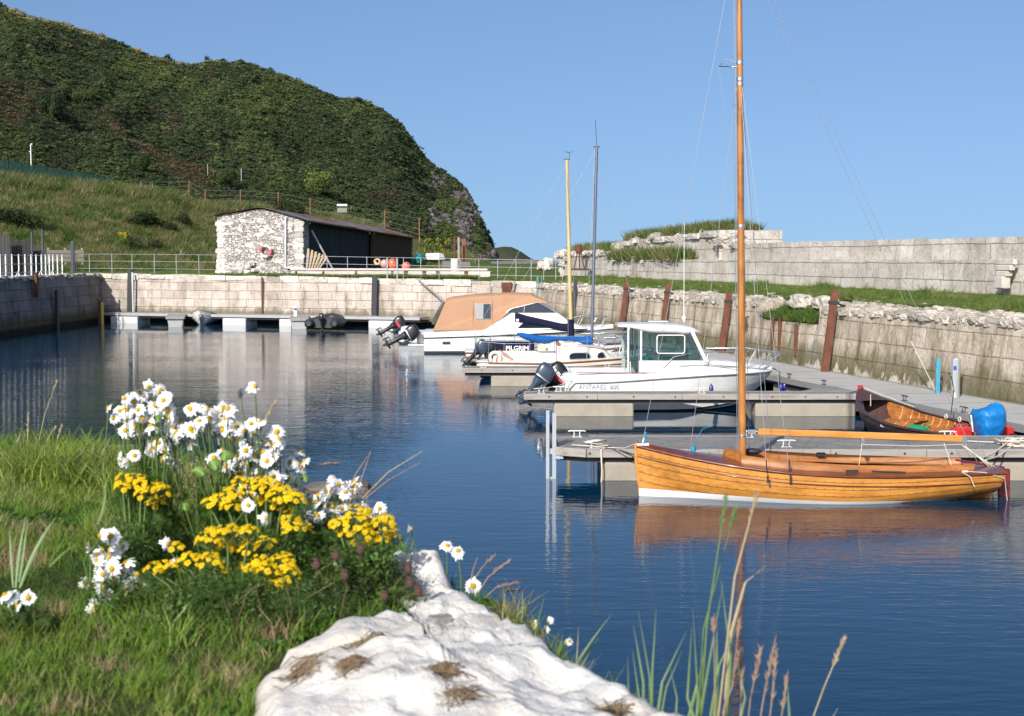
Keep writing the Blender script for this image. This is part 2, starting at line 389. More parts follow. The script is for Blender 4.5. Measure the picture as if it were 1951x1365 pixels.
# ================================================================== water
def water_mat():
    m, n, b = _nodes('harbour_water')
    b.inputs['Base Color'].default_value = (0.0002, 0.026, 0.060, 1); b.inputs['Roughness'].default_value = 0.03
    b.inputs['IOR'].default_value = 1.333; b.inputs['Specular IOR Level'].default_value = 0.46
    geo = N(n, 'ShaderNodeNewGeometry'); P = geo.outputs['Position']
    def mp(sx, sy, rz=0.0):
        x = N(n, 'ShaderNodeMapping'); x.inputs['Scale'].default_value = (sx, sy, 1); x.inputs['Rotation'].default_value = (0, 0, rz); n.links.new(P, x.inputs['Vector']); return x.outputs[0]
    a = noise(n, 1.0, 3, 0.5, mp(1.5, 5.2, 0.12)); c = noise(n, 1.0, 2, 0.5, mp(4.5, 13, -0.15)); d = noise(n, 1.0, 2, 0.5, mp(0.35, 0.9, 0.3))
    h = math_(n, 'ADD', math_(n, 'ADD', a, math_(n, 'MULTIPLY', c, 0.32)), math_(n, 'MULTIPLY', d, 1.0))
    # a lee of calm water below the far quay and behind the berthed boats, ruffled by the breeze elsewhere
    sep = N(n, 'ShaderNodeSeparateXYZ'); n.links.new(P, sep.inputs[0])
    edge = math_(n, 'ADD', sep.outputs[1], math_(n, 'MULTIPLY', sep.outputs[0], 0.9))
    wob = math_(n, 'MULTIPLY', math_(n, 'SUBTRACT', noise(n, 0.09, 3, 0.6, mp(1, 1)), 0.5), 22.0)
    calm1 = math_(n, 'MULTIPLY', math_(n, 'SUBTRACT', math_(n, 'ADD', edge, math_(n, 'MULTIPLY', wob, 0.4)), 58.0), 0.25, True)
    calm1 = math_(n, 'MULTIPLY', calm1, math_(n, 'MULTIPLY', math_(n, 'SUBTRACT', 74.0, math_(n, 'ADD', edge, wob)), 0.3, True))
    calm2 = math_(n, 'MULTIPLY', math_(n, 'SUBTRACT', sep.outputs[1], 74.0), 0.25, True)
    calm3 = math_(n, 'MULTIPLY', math_(n, 'MULTIPLY', math_(n, 'ADD', sep.outputs[0], 3.0), 0.2, True), math_(n, 'MULTIPLY', math_(n, 'SUBTRACT', sep.outputs[1], 22.0), 0.3, True))
    calm = math_(n, 'MAXIMUM', math_(n, 'MAXIMUM', calm2, calm3), math_(n, 'MULTIPLY', calm1, 0.0))
    far = math_(n, 'MULTIPLY', math_(n, 'SUBTRACT', sep.outputs[1], 10.0), 0.012, True)
    patch = ramp(n, noise(n, 1.0, 3, 0.55, mp(0.05, 0.16, 0.2)), [(0.36, (0.45,)*3), (0.58, (1.0,)*3)])
    amp = math_(n, 'MULTIPLY', patch, math_(n, 'SUBTRACT', 1.0, math_(n, 'MULTIPLY', calm, 0.85)))
    bp = N(n, 'ShaderNodeBump'); bp.inputs['Distance'].default_value = 0.0092
    n.links.new(h, bp.inputs['Height']); n.links.new(amp, bp.inputs['Strength'])
    n.links.new(bp.outputs[0], b.inputs['Normal'])
    return m
WATER = water_mat()
mb = MB(); mb.add([(-30000, -200, 0), (30000, -200, 0), (30000, 40000, 0), (-30000, 40000, 0)], [(0, 1, 2, 3)])
tag(mb.build('water', WATER), kind='structure')
# ================================================================== quay lines
def lin(a, b, t): return a+(b-a)*t
FW0, FW1 = Vector((-27.6, 92.44)), Vector((1.9, 81.73))            # far wall, foot line
def far_top(x): return 3.04-0.38*max(0, min(1, (x+26.4)/27.5))**1.4
def rw_x(D): return 19.43-0.223*D                                  # right wall, foot line
RW_N = Vector((0.976, 0.218))                                      # into the land
def sw_x(D): return 21.83-0.214*D                                  # sea wall, foot line
def ground_z(x, y):
    """height of the quay ground behind the walls"""
    t = max(0.0, min(1.0, (y-84)/46))
    z = 2.95+0.62*t*(1 if x > -8 else 0.55)
    if x > -2: z = min(z, 2.75+0.3*max(0, min(1, (y-80)/25))+0.45*t)
    return z
def chunk(seed, j=0.22, m=4):
    """a broken stone: cube grid eased towards a ball and roughened"""
    V, F, idx = [], [], {}
    def vid(p):
        k = tuple(round(c*m) for c in p)
        if k not in idx:
            q = Vector(p)*2-Vector((1, 1, 1)); d = q.normalized(); q = q.lerp(d*1.15, 0.34 if j > .1 else 0.10)
            n3 = Vector((fbm(d.x*1.3+seed, d.y*1.3, d.z*1.3), fbm(d.x*1.3, d.y*1.3+seed, 5+d.z), fbm(d.x*1.3+9, d.y, d.z*1.3+seed))); n4 = fbm(d.x*3+seed, d.y*3, d.z*3, 2)
            idx[k] = len(V); V.append(tuple((q+n3*j*1.5+d*n4*j*.8)*0.5))
        return idx[k]
    for ax in range(3):
        for side in (0, 1):
            for a in range(m):
                for b in range(m):
                    q = []
                    for da, db in ((0, 0), (1, 0), (1, 1), (0, 1)):
                        t = [0, 0, 0]; t[ax] = side; t[(ax+1) % 3] = (a+da)/m; t[(ax+2) % 3] = (b+db)/m; q.append(vid(t))
                    F.append(q if side else q[::-1])
    return np.array(V), np.array(F), np.ones(len(V))
CHUNKS = [chunk(i) for i in range(5)]; BLOCKS = [chunk(20+i, 0.05) for i in range(5)]
ROCK_T = M_tint('broken_stone', 0.92, 0, 0.15, 0.25)
def add_rock_tex(m):
    n = m.node_tree; b = n.nodes['Principled BSDF']; src = b.inputs['Base Color'].links[0].from_socket
    v = coord(n); f = noise(n, 5, 6, 0.7, v)
    n.links.new(mix(n, 1.0, src, ramp(n, f, [(0.3, (0.55, 0.52, 0.47)), (0.6, (1.05, 1.04, 1.02))]), 'MULTIPLY'), b.inputs['Base Color'])
    bump(n, b, f, 0.7, 0.05)
add_rock_tex(ROCK_T)
def wall_face(mb, p0, p1, zt, zb=-0.6, batter=0.0, nrm=None, step=0.9, rows=7, u0=0.0, mat=0, rough=0.012, v0=0.0):
    """front face: zt(t) top height; nrm points into the land"""
    L = (p1-p0).length; k = max(2, int(L/step)); P, U = [], []
    for i in range(k+1):
        t = i/k; q = p0.lerp(p1, t); top = zt(t); r, ur = [], []
        for j in range(rows+1):
            z = lin(zb, top, j/rows); o = batter*(z-0)/2.6+random.uniform(-rough, rough)
            r.append((q.x+nrm.x*o, q.y+nrm.y*o, z)); ur.append((u0+L*t, z+v0))
        P.append(r); U.append(ur)
    mb.grid(P, mat, False, U)
    return P
# far quay wall
t_ = thing('quay_wall', 'sunlit wall of pale squared stone blocks behind the far pontoon', 'wall', (-12, 87, 0))
def put(o, root):
    """parent keeping world place"""
    o.parent = root; o.matrix_parent_inverse = Matrix.Translation(root.location).inverted() if root.rotation_euler.z == 0 else root.matrix_basis.inverted(); return o
FN = Vector((0.341, 0.94))
mb = MB(); P = wall_face(mb, FW0, FW1, lambda t: far_top(lin(FW0.x, FW1.x, t))-0.02, nrm=FN, batter=0.12)
put(mb.build('stone_face', WALL_F), t_)
def coping(root, p0, p1, zt, nrm, spacing, size, col, mat, rows=1, jit=0.05, off=0.1, name='coping', drop=0.0, keep=None, temps=None):
    L = (p1-p0).length; pos, scl, rot, tin = [], [], [], []; ang = math.atan2((p1-p0).y, (p1-p0).x)
    for r in range(rows):
        s = 0.0
        while s < L:
            w_ = spacing*random.uniform(0.55, 1.35); q = p0.lerp(p1, min(1, (s+w_/2)/L)); o = off+r*size[1]*0.8+random.uniform(-jit, jit)
            if keep is None or keep(q):
                pos.append((q.x+nrm.x*o, q.y+nrm.y*o, zt(min(1, s/L))-drop*(rows-1-r)+random.uniform(-jit, jit)*0.6))
                scl.append((w_*1.02, size[1]*random.uniform(0.85, 1.25), size[2]*random.uniform(0.8, 1.2)))
                rot.append(ang+random.uniform(-0.06, 0.06)*(1+3*(rows > 1))); k = random.uniform(0.72, 1.12); tin.append(tuple(c*k for c in col))
            s += w_
    return put(scatter(name, temps or CHUNKS, pos, scl, rot, tin, mat), root)
coping(t_, FW0, FW1, lambda t: far_top(lin(FW0.x, FW1.x, t))-0.14, FN, 1.15, (1, 0.8, 0.34), (0.62, 0.575, 0.52), ROCK_T, jit=0.03, off=0.50, temps=BLOCKS)
# left quay wall (its face is turned from the sun)
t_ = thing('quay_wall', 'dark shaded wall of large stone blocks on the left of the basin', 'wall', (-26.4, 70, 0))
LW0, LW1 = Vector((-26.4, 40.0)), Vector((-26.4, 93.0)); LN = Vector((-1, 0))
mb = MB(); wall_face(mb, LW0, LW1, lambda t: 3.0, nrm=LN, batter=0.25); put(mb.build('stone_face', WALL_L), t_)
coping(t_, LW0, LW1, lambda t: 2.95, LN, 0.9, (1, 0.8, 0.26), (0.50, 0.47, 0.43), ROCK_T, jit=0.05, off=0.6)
# right quay wall with its gap
t_ = thing('quay_wall', 'long battered stone wall with brown stains behind the main pontoon', 'wall', (9, 45, 0))
ND0, ND1 = 49.4, 44.8
RT = 2.50
mb = MB()
for Da, Db, top in ((83.0, ND0, RT), (ND0, ND1, 1.93), (ND1, 20.0, RT)):
    wall_face(mb, Vector((rw_x(Da), Da)), Vector((rw_x(Db), Db)), lambda t, top=top: top, nrm=RW_N, batter=0.30, step=0.6, rows=8, rough=0.02, u0=82-Da)
for D in (ND0, ND1):                                               # cheeks of the gap
    x = rw_x(D)+0.25
    mb.add([(x, D, 1.5), (x+1.6, D+0.36, 1.5), (x+1.6, D+0.36, RT), (x, D, RT)], [(0, 1, 2, 3)], 0, False, [(0, 1.5), (1.6, 1.5), (1.6, RT), (0, RT)])
put(mb.build('stone_face', WALL_R), t_)
ngap = lambda q: not (ND1-0.1 < q.y < ND0+0.1)
coping(t_, Vector((rw_x(82), 82)), Vector((rw_x(20), 20)), lambda t: 2.62, RW_N, 0.48, (1, 0.36, 0.20), (0.50, 0.455, 0.40), ROCK_T, rows=5, jit=0.06, off=0.40, drop=0.05, keep=ngap)
# earth inside the gap
mb = MB(); P = []
for i in range(9):
    D = lin(ND0, ND1, i/8); r = []
    for j in range(6):
        o = 0.22+j*0.32; r.append((rw_x(D)+RW_N.x*o, D+RW_N.y*o, (1.90, 2.02, 2.2, 2.38, 2.5, 2.58)[j]+random.uniform(-.04, .04)*(j > 0)))
    P.append(r)
mb.grid(P, 0); tag(mb.build('gap_ground', SOIL), kind='structure')
# sea wall: two tiers and a raised far end
t_ = thing('sea_wall', 'tall two tiered breakwater wall of weathered grey blocks above the right quay', 'wall', (13, 45, 3))
SN = Vector((0.978, 0.209)); mb = MB()
def V2(D, o=0.0): return Vector((sw_x(D)+SN.x*o, D+SN.y*o))
wall_face(mb, V2(78.5), V2(18), lambda t: 3.98+random.uniform(-.02, .02), zb=2.4, nrm=SN, batter=0.15, step=0.5, rows=5, rough=0.02, v0=0.07)
P0 = wall_face(mb, V2(78.5, 0.75), V2(62.5, 0.75), lambda t: lin(4.95, 5.28, t), zb=3.9, nrm=SN, batter=0.1, step=0.8, rows=4, rough=0.02, u0=0.4)
wall_face(mb, V2(62.5, 0.6), V2(18, 0.6), lambda t: lin(4.68, 4.60, t)+random.choice((0, 0, .012, -.035, -.02)), zb=3.9, nrm=SN, batter=0.1, step=0.45, rows=4, rough=0.02, u0=15.3)
wall_face(mb, V2(88.5, 0.1), V2(78.5, 0.1), lambda t: 4.42, zb=2.5, nrm=SN, batter=0.15, step=0.8, rows=4, rough=0.03, u0=3)
def quad(mb, a, b, c, d): 
    L = (Vector(b)-Vector(a)).length; W = (Vector(d)-Vector(a)).length
    mb.add([a, b, c, d], [(0, 1, 2, 3)], 0, False, [(0, 0), (L, 0), (L, W), (0, W)])
def v3(q, z): return (q.x, q.y, z)
quad(mb, v3(V2(78.5, .25), 3.965), v3(V2(18, .25), 3.965), v3(V2(18, 1.0), 3.97), v3(V2(78.5, 1.0), 3.97))        # ledge
quad(mb, v3(V2(62.5, .80), 4.62), v3(V2(18, .80), 4.54), v3(V2(18, 2.6), 4.56), v3(V2(62.5, 2.6), 4.64))
quad(mb, v3(V2(78.5, .96), 4.92), v3(V2(62.5, .96), 5.25), v3(V2(62.5, 3.6), 5.25), v3(V2(78.5, 3.6), 4.92))
quad(mb, v3(V2(62.5, .65), 3.9), v3(V2(62.5, 3.6), 3.9), v3(V2(62.5, 3.6), 5.27), v3(V2(62.5, .65), 5.27))
quad(mb, v3(V2(78.5, .2), 3.0), v3(V2(78.5, 3.6), 3.0), v3(V2(78.5, 3.6), 4.94), v3(V2(78.5, .8), 4.94))
quad(mb, v3(V2(88.5, .38), 4.40), v3(V2(78.5, .38), 4.40), v3(V2(78.5, 3), 4.40), v3(V2(88.5, 3), 4.40))
quad(mb, v3(V2(88.5, .1), 2.6), v3(V2(88.5, 3), 2.6), v3(V2(88.5, 3), 4.42), v3(V2(88.5, .1), 4.42))
put(mb.build('stone_face', WALL_S), t_)
SWC = (0.56, 0.525, 0.48)
coping(t_, V2(78.5), V2(62.5), lambda t: lin(4.84, 5.16, t), SN, 1.2, (1, 0.8, 0.28), SWC, ROCK_T, jit=0.02, off=1.25, name='raised_coping', temps=BLOCKS)
coping(t_, V2(88.5), V2(78.5), lambda t: 4.32, SN, 0.8, (1, 0.7, 0.3), SWC, ROCK_T, jit=0.04, off=0.52, name='far_end_coping')
coping(t_, V2(32), V2(24), lambda t: 4.62, SN, 0.8, (1, 0.6, 0.13), (0.30, 0.24, 0.2), ROCK_T, jit=0.05, off=1.5, name='loose_cap_stones', keep=lambda q: random.random() < 0.6)
ru_p, ru_s, ru_r, ru_t = [], [], [], []                                       # ruined stones at the stepped ends of the raised length
for D0, D1, o0, z0, z1, n_ in ((62.0, 64.5, .8, 4.66, 5.1, 10), (60.5, 62.5, .8, 4.62, 4.8, 7), (78.2, 79.6, .7, 4.42, 4.8, 9), (66, 78, .35, 3.95, 4.05, 14), (87.6, 88.8, .2, 3.2, 4.5, 12), (64, 78, 1.0, 4.98, 5.18, 12)):
    for _ in range(n_):
        D = random.uniform(D0, D1); q = V2(D, o0+random.uniform(0, .5)); f = random.random(); ru_p.append((q.x, q.y, lin(z0, z1, f*f))); k = random.uniform(.35, .95); ru_s.append((k, k*.7, k*random.uniform(.35, .6))); ru_r.append(random.uniform(0, 3)); k = random.uniform(.7, 1.05); ru_t.append(tuple(c*k for c in SWC))
put(scatter('ruined_stones', CHUNKS, ru_p, ru_s, ru_r, ru_t, ROCK_T), t_)
# ================================================================== ground behind the walls
mb = MB(); P = []
for i in range(60):
    x = lin(-70, 1.0, i/59); yl = 92.0-0.363*(x+26.4) if x > -26.4 else 92.0; r = []
    for j in range(26):
        y = yl+0.35+(j/25)**1.4*62
        z = ground_z(x, y)+0.05*fbm(x*0.3, y*0.3)-0.0
        if j == 0: z = min(z, far_top(x))-0.05
        r.append((x, y, z))
    P.append(r)
mb.grid(P, 0, True, flip=True)
P = []
for i in range(14):                                                # lawn running on past the end of the sea wall
    x = lin(.95, 9.0, i/13); P.append([(x, lin(82.6, 150, (j/19)**1.3), lin(2.70, 3.58, j/19)+.05*fbm(x*.3, j*.6)*(i > 0)) for j in range(20)])
mb.grid(P, 0, True, flip=True)
P = []
for i in range(30):                                                # ground on top of the left quay
    y = lin(40, 92.3, i/29); P.append([(x, y, 2.97+0.04*fbm(x*.4, y*.4)) for x in (-70, -50, -38, -32, -28.5, -26.75)])
mb.grid(P, 0, True, flip=True)
tag(mb.build('lawn', LAWN), kind='structure')
mb = MB(); P = []                                                  # quay ground between the right wall and the sea wall
for i in range(70):
    D = lin(96, 18, i/69); x0 = rw_x(D)+1.2 if D < 82 else 1.0+(D-82)*0.01; x1 = sw_x(D)+0.15 if D < 88 else sw_x(88)+6
    if ND1-0.2 < D < ND0+0.2: x0 = rw_x(D)+1.7
    P.append([(lin(x0, x1, j/7), D+0.2*j/7, lin(2.66, 3.02, (j/7)**0.7)+0.05*fbm(j*0.6, D*0.35)*(0 < j < 7)) for j in range(8)])
mb.grid(P, 0, True)
tag(mb.build('quay_ground', LAWN), kind='structure')
# ================================================================== bank on the left
CREST = [(-420, 318), (-150, 326), (0, 337), (100, 347), (200, 357), (330, 374), (365, 392), (430, 397), (560, 400), (650, 414), (740, 436), (800, 455), (860, 478), (905, 493), (940, 497)]
def bank_pt(px, t):
    Df = lin(99, 126, max(0, min(1, (px)/850))) if px > 0 else 99-0.0*px; Dc = Df+lin(24, 16, max(0, min(1, px/900)))
    c = AT(px, lerp_tab(CREST, px), Dc); fx = (px-975.5)/FPX*Df*0.998
    zf = ground_z(fx, Df)-0.1
    s = t*t*(3-2*t)*0.55+t*0.45
    return Vector((lin(fx, c.x, t), lin(Df, Dc, t), lin(zf, c.z, s)))
mb = MB(); P = []
for i in range(90):
    px = lin(-420, 935, i/89); r = []
    for j in range(14):
        p = bank_pt(px, j/13); p.z += 0.25*fbm(p.x*0.25, p.y*0.25)*math.sin(math.pi*j/13); r.append(p)
    q = r[-1]; r += [Vector((q.x-2, q.y+14, q.z-1.5)), Vector((q.x-4, q.y+40, q.z-2.0))]
    P.append(r)
mb.grid(P, 0, True, flip=True)
tag(mb.build('grass_bank', BANKM), kind='structure')
# ================================================================== the hill and the headland beyond
SKYL = [(-700, -260), (-420, -160), (-200, -70), (0, 10), (60, 34), (130, 48), (180, 66), (230, 84), (280, 104), (330, 118), (365, 123), (395, 117), (470, 122), (520, 137), (560, 154), (600, 170), (645, 190), (668, 190), (690, 193), (740, 219), (765, 240), (785, 268), (805, 298), (830, 322), (860, 340), (882, 360), (900, 390), (915, 420), (926, 450), (938, 474), (952, 492)]
HB = [(-700, 330), (0, 345), (200, 362), (360, 392), (560, 408), (740, 440), (850, 480), (952, 496)]
def hill_pt(px, t):
    u = max(0.0, min(1.0, px/950)); D0 = lin(135, 190, u) if px > 0 else 135; D1 = lin(265, 430, u**2)+(0 if px > 0 else 0)
    a = AT(px, lerp_tab(HB, px), D0); a.z -= 1.0; b_ = AT(px, lerp_tab(SKYL, px), D1)
    s = t**0.92
    D = lin(D0, D1, t)
    p = Vector((lin(a.x, b_.x, t), D, lin(a.z, b_.z, s)))
    if t < 1 and t > 0: 
        p.z += math.sin(math.pi*t)*(3.0*fbm(px*0.006, t*2.2, 3)+1.2*fbm(px*0.02, t*7, 8))
    return p
mb = MB(); P = []
for i in range(150):
    px = lin(-700, 951, i/149); r = [hill_pt(px, j/40) for j in range(41)]
    q = r[-1]; k = max(0.0, min(1.0, (940-px)/300))
    r += [Vector((q.x-6*k, q.y+25, q.z-1-6*(1-k))), Vector((q.x-20, q.y+90, q.z*lin(0.2, 0.95, k)-4)), Vector((q.x-60, q.y+260, q.z*0.6*k-8))]
    P.append(r)
mb.grid(P, 0, True, flip=True)
def hill_mat():
    m, n, b = _nodes('hill_ground'); v = coord(n)
    f = noise(n, 0.05, 7, 0.65, v)
    c = mix(n, ramp(n, f, [(0.4, (0, 0, 0)), (0.6, (1, 1, 1))]), (0.026, 0.042, 0.014), (0.046, 0.056, 0.022))
    geo = N(n, 'ShaderNodeNewGeometry'); sp = N(n, 'ShaderNodeSeparateXYZ'); n.links.new(geo.outputs['Position'], sp.inputs[0])
    cliff = math_(n, 'MULTIPLY', math_(n, 'ADD', sp.outputs[0], math_(n, 'MULTIPLY', sp.outputs[1], 0.075)), 0.06, True)   # bare rock towards the seaward end
    rk = ramp(n, math_(n, 'MULTIPLY', cliff, noise(n, 0.14, 7, 0.7, v)), [(0.16, (0, 0, 0)), (0.3, (0.85,)*3)])
    rc = ramp(n, noise(n, 0.6, 8, 0.75, v), [(0.3, (0.035, 0.03, 0.03)), (0.6, (0.17, 0.15, 0.15)), (0.8, (0.28, 0.25, 0.25))])
    n.links.new(mix(n, rk, c, rc), b.inputs['Base Color']); b.inputs['Roughness'].default_value = 0.95; b.inputs['Specular IOR Level'].default_value = 0.1
    bump(n, b, noise(n, 0.9, 8, 0.75, v), 1.0, 1.2)
    return m
tag(mb.build('hill', hill_mat()), kind='structure')
mb = MB(); P = []
HEAD = [(900, 480), (938, 474), (958, 470), (975, 471), (990, 478), (1002, 486), (1012, 493), (1020, 496)]
for i in range(40):
    px = lin(880, 1022, i/39); top = AT(px, lerp_tab(HEAD, px), 760); base = AT(px, 497, 640); base.z = 1.0; r = []
    for j in range(9):
        t = j/8; p = base.lerp(top, t); p.z = lin(base.z, top.z, t**0.8)+1.0*fbm(px*0.06, t*3)*math.sin(math.pi*t); r.append(p)
    q = r[-1]; r.append(Vector((q.x-10, q.y+80, 0))); P.append(r)
mb.grid(P, 0, True, flip=True)
tag(mb.build('headland', ground_mat('far_headland', (0.030, 0.048, 0.018), (0.075, 0.075, 0.035), (0.05, 0.05, 0.03), 0.03)), kind='structure')
mb = MB(); P = []                                                  # stony foreshore with a dark revetment beyond the lawn
for i in range(30):
    px = lin(700, 1062, i/29); P.append([AT(px, 512, 139)+Vector((0, 0, 0.0)), AT(px, 503+1.5*fbm(px*.05, 1), 146), AT(px, 500, 150), AT(px, 498.5, 190), AT(px, 497.6, 230)-Vector((0, 0, .0)), AT(px, 497, 300)-Vector((0, 0, 5))])
mb.grid(P, 0, True, flip=True)
tag(mb.build('foreshore', ground_mat('shingle', (0.20, 0.19, 0.165), (0.28, 0.26, 0.23), (0.12, 0.12, 0.10), 0.6)), kind='structure')
t_ = tag(MB().add(*(lambda a: ([v for p in a for v in ((p.x, p.y, p.z-1.2), (p.x, p.y+1.5, p.z))], [(0, 2, 3, 1), (2, 4, 5, 3), (4, 6, 7, 5)]))([AT(945, 492.5, 260), AT(990, 494, 255), AT(1035, 495.5, 250), AT(1056, 497, 250)])).build('revetment', M('dark_revetment', (0.04, 0.04, 0.045), 0.9)), 'dark low stone revetment below the distant green headland', 'sea defence')
# ------------------------------------------------------------------ scrub on the hill: a mass nobody could count
CL = [clump(26, 0.34, 0.75, s, hollow=0.5, lo=0.88, hi=1.12) for s in range(4)]
def in_poly(x, y, poly):
    c = False; j = len(poly)-1
    for i in range(len(poly)):
        if (poly[i][1] > y) != (poly[j][1] > y) and x < (poly[j][0]-poly[i][0])*(y-poly[i][1])/(poly[j][1]-poly[i][1])+poly[i][0]: c = not c
        j = i
    return c
BROWN = [[(0, 165), (40, 180), (85, 215), (70, 222), (30, 200), (0, 192)], [(200, 222), (225, 225), (240, 255), (300, 285), (350, 305), (415, 325), (430, 345), (380, 362), (310, 330), (265, 290), (215, 255)], [(0, 200), (60, 215), (40, 245), (0, 240)]]
def pix(p):
    rel = Vector(p)-Vector((0, 0, EYE)); d = rel.y*_c-rel.z*_s
    return PW/2+rel.x/d*FPX, PH/2-(rel.z*_c+rel.y*_s)/d*FPX
pos, scl, rot, tin, rpos, rscl, rtin = [], [], [], [], [], [], []
def hill_tint(px, py, p, t=0.0):
    a = fbm(px*0.012, py*0.02, 2); b_ = fbm(px*0.04, py*0.06, 5)
    base = Vector((0.033, 0.048, 0.021))
    if a+0.4*b_ > 0.28: base = Vector((0.044, 0.060, 0.024))
    if a+0.5*b_ < -0.35: base = Vector((0.038, 0.042, 0.021))
    if b_ > 0.42: base = Vector((0.060, 0.074, 0.027))
    c_ = fbm(px*0.005+3, py*0.009, 12)
    if c_ > .18: base = base.lerp(Vector((0.062, 0.080, 0.026)), min(.8, (c_-.18)*2.2))
    if c_ < -.22: base = base.lerp(Vector((0.050, 0.044, 0.028)), min(.7, (-c_-.22)*2))
    if t > .935 and 15 < px < 200 or t > .965 and 250 < px < 420 and b_ > 0: base = Vector((0.16, 0.145, 0.075))
    if any(in_poly(px, py, q) for q in BROWN): base = Vector((0.086, 0.060, 0.036)) if random.random() < 0.92 else base
    if py > 300 and px < 420 and a > -0.1 and random.random() < .5: base = Vector((0.052, 0.074, 0.022))
    return base*random.uniform(0.88, 1.14)*1.3
for _ in range(34000):
    px = random.uniform(-260, 938); t = random.random()**1.15
    p = hill_pt(px, t); qx, qy = pix(p)
    rocky = px > 815 and fbm(px*0.03, qy*0.03, 9)+.35*fbm(px*.11, qy*.11, 2) > 0.22-(px-815)*0.0012
    if rocky and random.random() < .5:
        r = random.uniform(3, 11)*p.y/FPX; rpos.append((p.x, p.y, p.z)); rscl.append((r*1.5, r, r*random.uniform(.5, 1.2))); k = random.uniform(.5, 1.2); rtin.append((.15*k, .135*k, .13*k))
    if rocky or (px > 540 and px < 700 and 0.90 < t < 0.97 and random.random() < .6): continue
    if t > 0.93 and px < 400 and random.random() < 0.55: continue
    r = random.uniform(2.6, 6.0)*(1.7 if random.random() < 0.08 else 1)*p.y/FPX
    if any(in_poly(qx, qy, q) for q in BROWN): r *= 0.75
    pos.append((p.x, p.y, p.z+r*0.25)); scl.append((r*1.25, r*1.25, r)); rot.append(random.uniform(0, 6.28)); tin.append(tuple(hill_tint(qx, qy, p, t)))
tag(scatter('hill_scrub', CL, pos, scl, rot, tin, HLEAF), kind='stuff')

tag(scatter('cliff_rocks', CHUNKS, rpos, rscl, [random.uniform(0, 6) for _ in rpos], rtin, ROCK_T), kind='stuff')
# ================================================================== boats
def gloss(name, col, rough=0.25, coat=0.3, **k): return M(name, col, rough, coat=coat, var=k.pop('var', 0.04), **k)
GEL = gloss('white_gelcoat', (0.68, 0.68, 0.665), 0.3, dirt=(0.50, 0.48, 0.43), dirt_amt=0.5, scale=2.6)
GELY = gloss('cream_gelcoat', (0.67, 0.65, 0.59), 0.32, dirt=(0.55, 0.52, 0.44), dirt_amt=0.35, scale=2.0)
GREYP = gloss('grey_trim', (0.13, 0.14, 0.16), 0.4)
NAVY = gloss('navy_antifoul', (0.010, 0.016, 0.045), 0.45)
DARKAF = gloss('dark_antifoul', (0.045, 0.055, 0.065), 0.6)
BLACKP = gloss('black_plastic', (0.012, 0.012, 0.014), 0.38)
BLUEGREY = gloss('blue_grey_cowling', (0.035, 0.055, 0.085), 0.3)
ALU = M('brushed_alloy', (0.55, 0.56, 0.57), 0.3, metal=0.8, var=0.08)
STEEL = M('stainless_steel', (0.62, 0.63, 0.64), 0.18, metal=0.9, var=0.05)
REDP = gloss('red_plastic', (0.50, 0.025, 0.025), 0.4)
WIRE = M('rigging_wire', (0.42, 0.43, 0.44), 0.4, metal=0.5)
ROPE = M('pale_rope', (0.52, 0.48, 0.40), 0.9, var=0.2, scale=60)
ROPEB = M('blue_rope', (0.03, 0.22, 0.36), 0.9, var=0.2, scale=60)
ROPED = M('dark_rope', (0.03, 0.03, 0.03), 0.9)
CANVAS_T = M('tan_canvas', (0.40, 0.235, 0.145), 0.9, var=0.10, scale=1.6, bmp=0.25, bscale=7, spec=0.1)
CANVAS_B = M('blue_canvas', (0.010, 0.085, 0.30), 0.85, var=0.2, scale=3, bmp=0.4, bscale=8, spec=0.15)
CANVAS_N = M('navy_canvas', (0.010, 0.012, 0.035), 0.85, var=0.2, scale=3, bmp=0.3, bscale=8, spec=0.15)
LETTER_W = M('white_lettering', (0.8, 0.8, 0.8), 0.6, var=0.02)
LETTER_G = M('grey_blue_lettering', (0.24, 0.27, 0.36), 0.6, var=0.02)
LETTER_R = M('red_lettering', (0.55, 0.02, 0.05), 0.5, var=0.02)
BLUEP = gloss('blue_fender', (0.015, 0.02, 0.20), 0.4)
def glass_mat(name, col, rough=0.04, alpha=0.72):
    m, n, b = _nodes(name); b.inputs['Base Color'].default_value = (*col, 1); b.inputs['Roughness'].default_value = rough
    b.inputs['Specular IOR Level'].default_value = 0.7
    t = N(n, 'ShaderNodeBsdfTransparent'); t.inputs[0].default_value = (0.78, 0.88, 0.88, 1)
    ms = N(n, 'ShaderNodeMixShader'); ms.inputs[0].default_value = alpha
    n.links.new(t.outputs[0], ms.inputs[1]); n.links.new(b.outputs[0], ms.inputs[2]); n.links.new(ms.outputs[0], n.nodes['Material Output'].inputs[0]); return m
GLASS = glass_mat('tinted_glass', (0.05, 0.085, 0.09), alpha=0.22)
DGLASS = glass_mat('dark_glass', (0.012, 0.018, 0.032), alpha=0.95)
CLEARV = glass_mat('clear_vinyl', (0.34, 0.37, 0.38), 0.25, alpha=0.7)
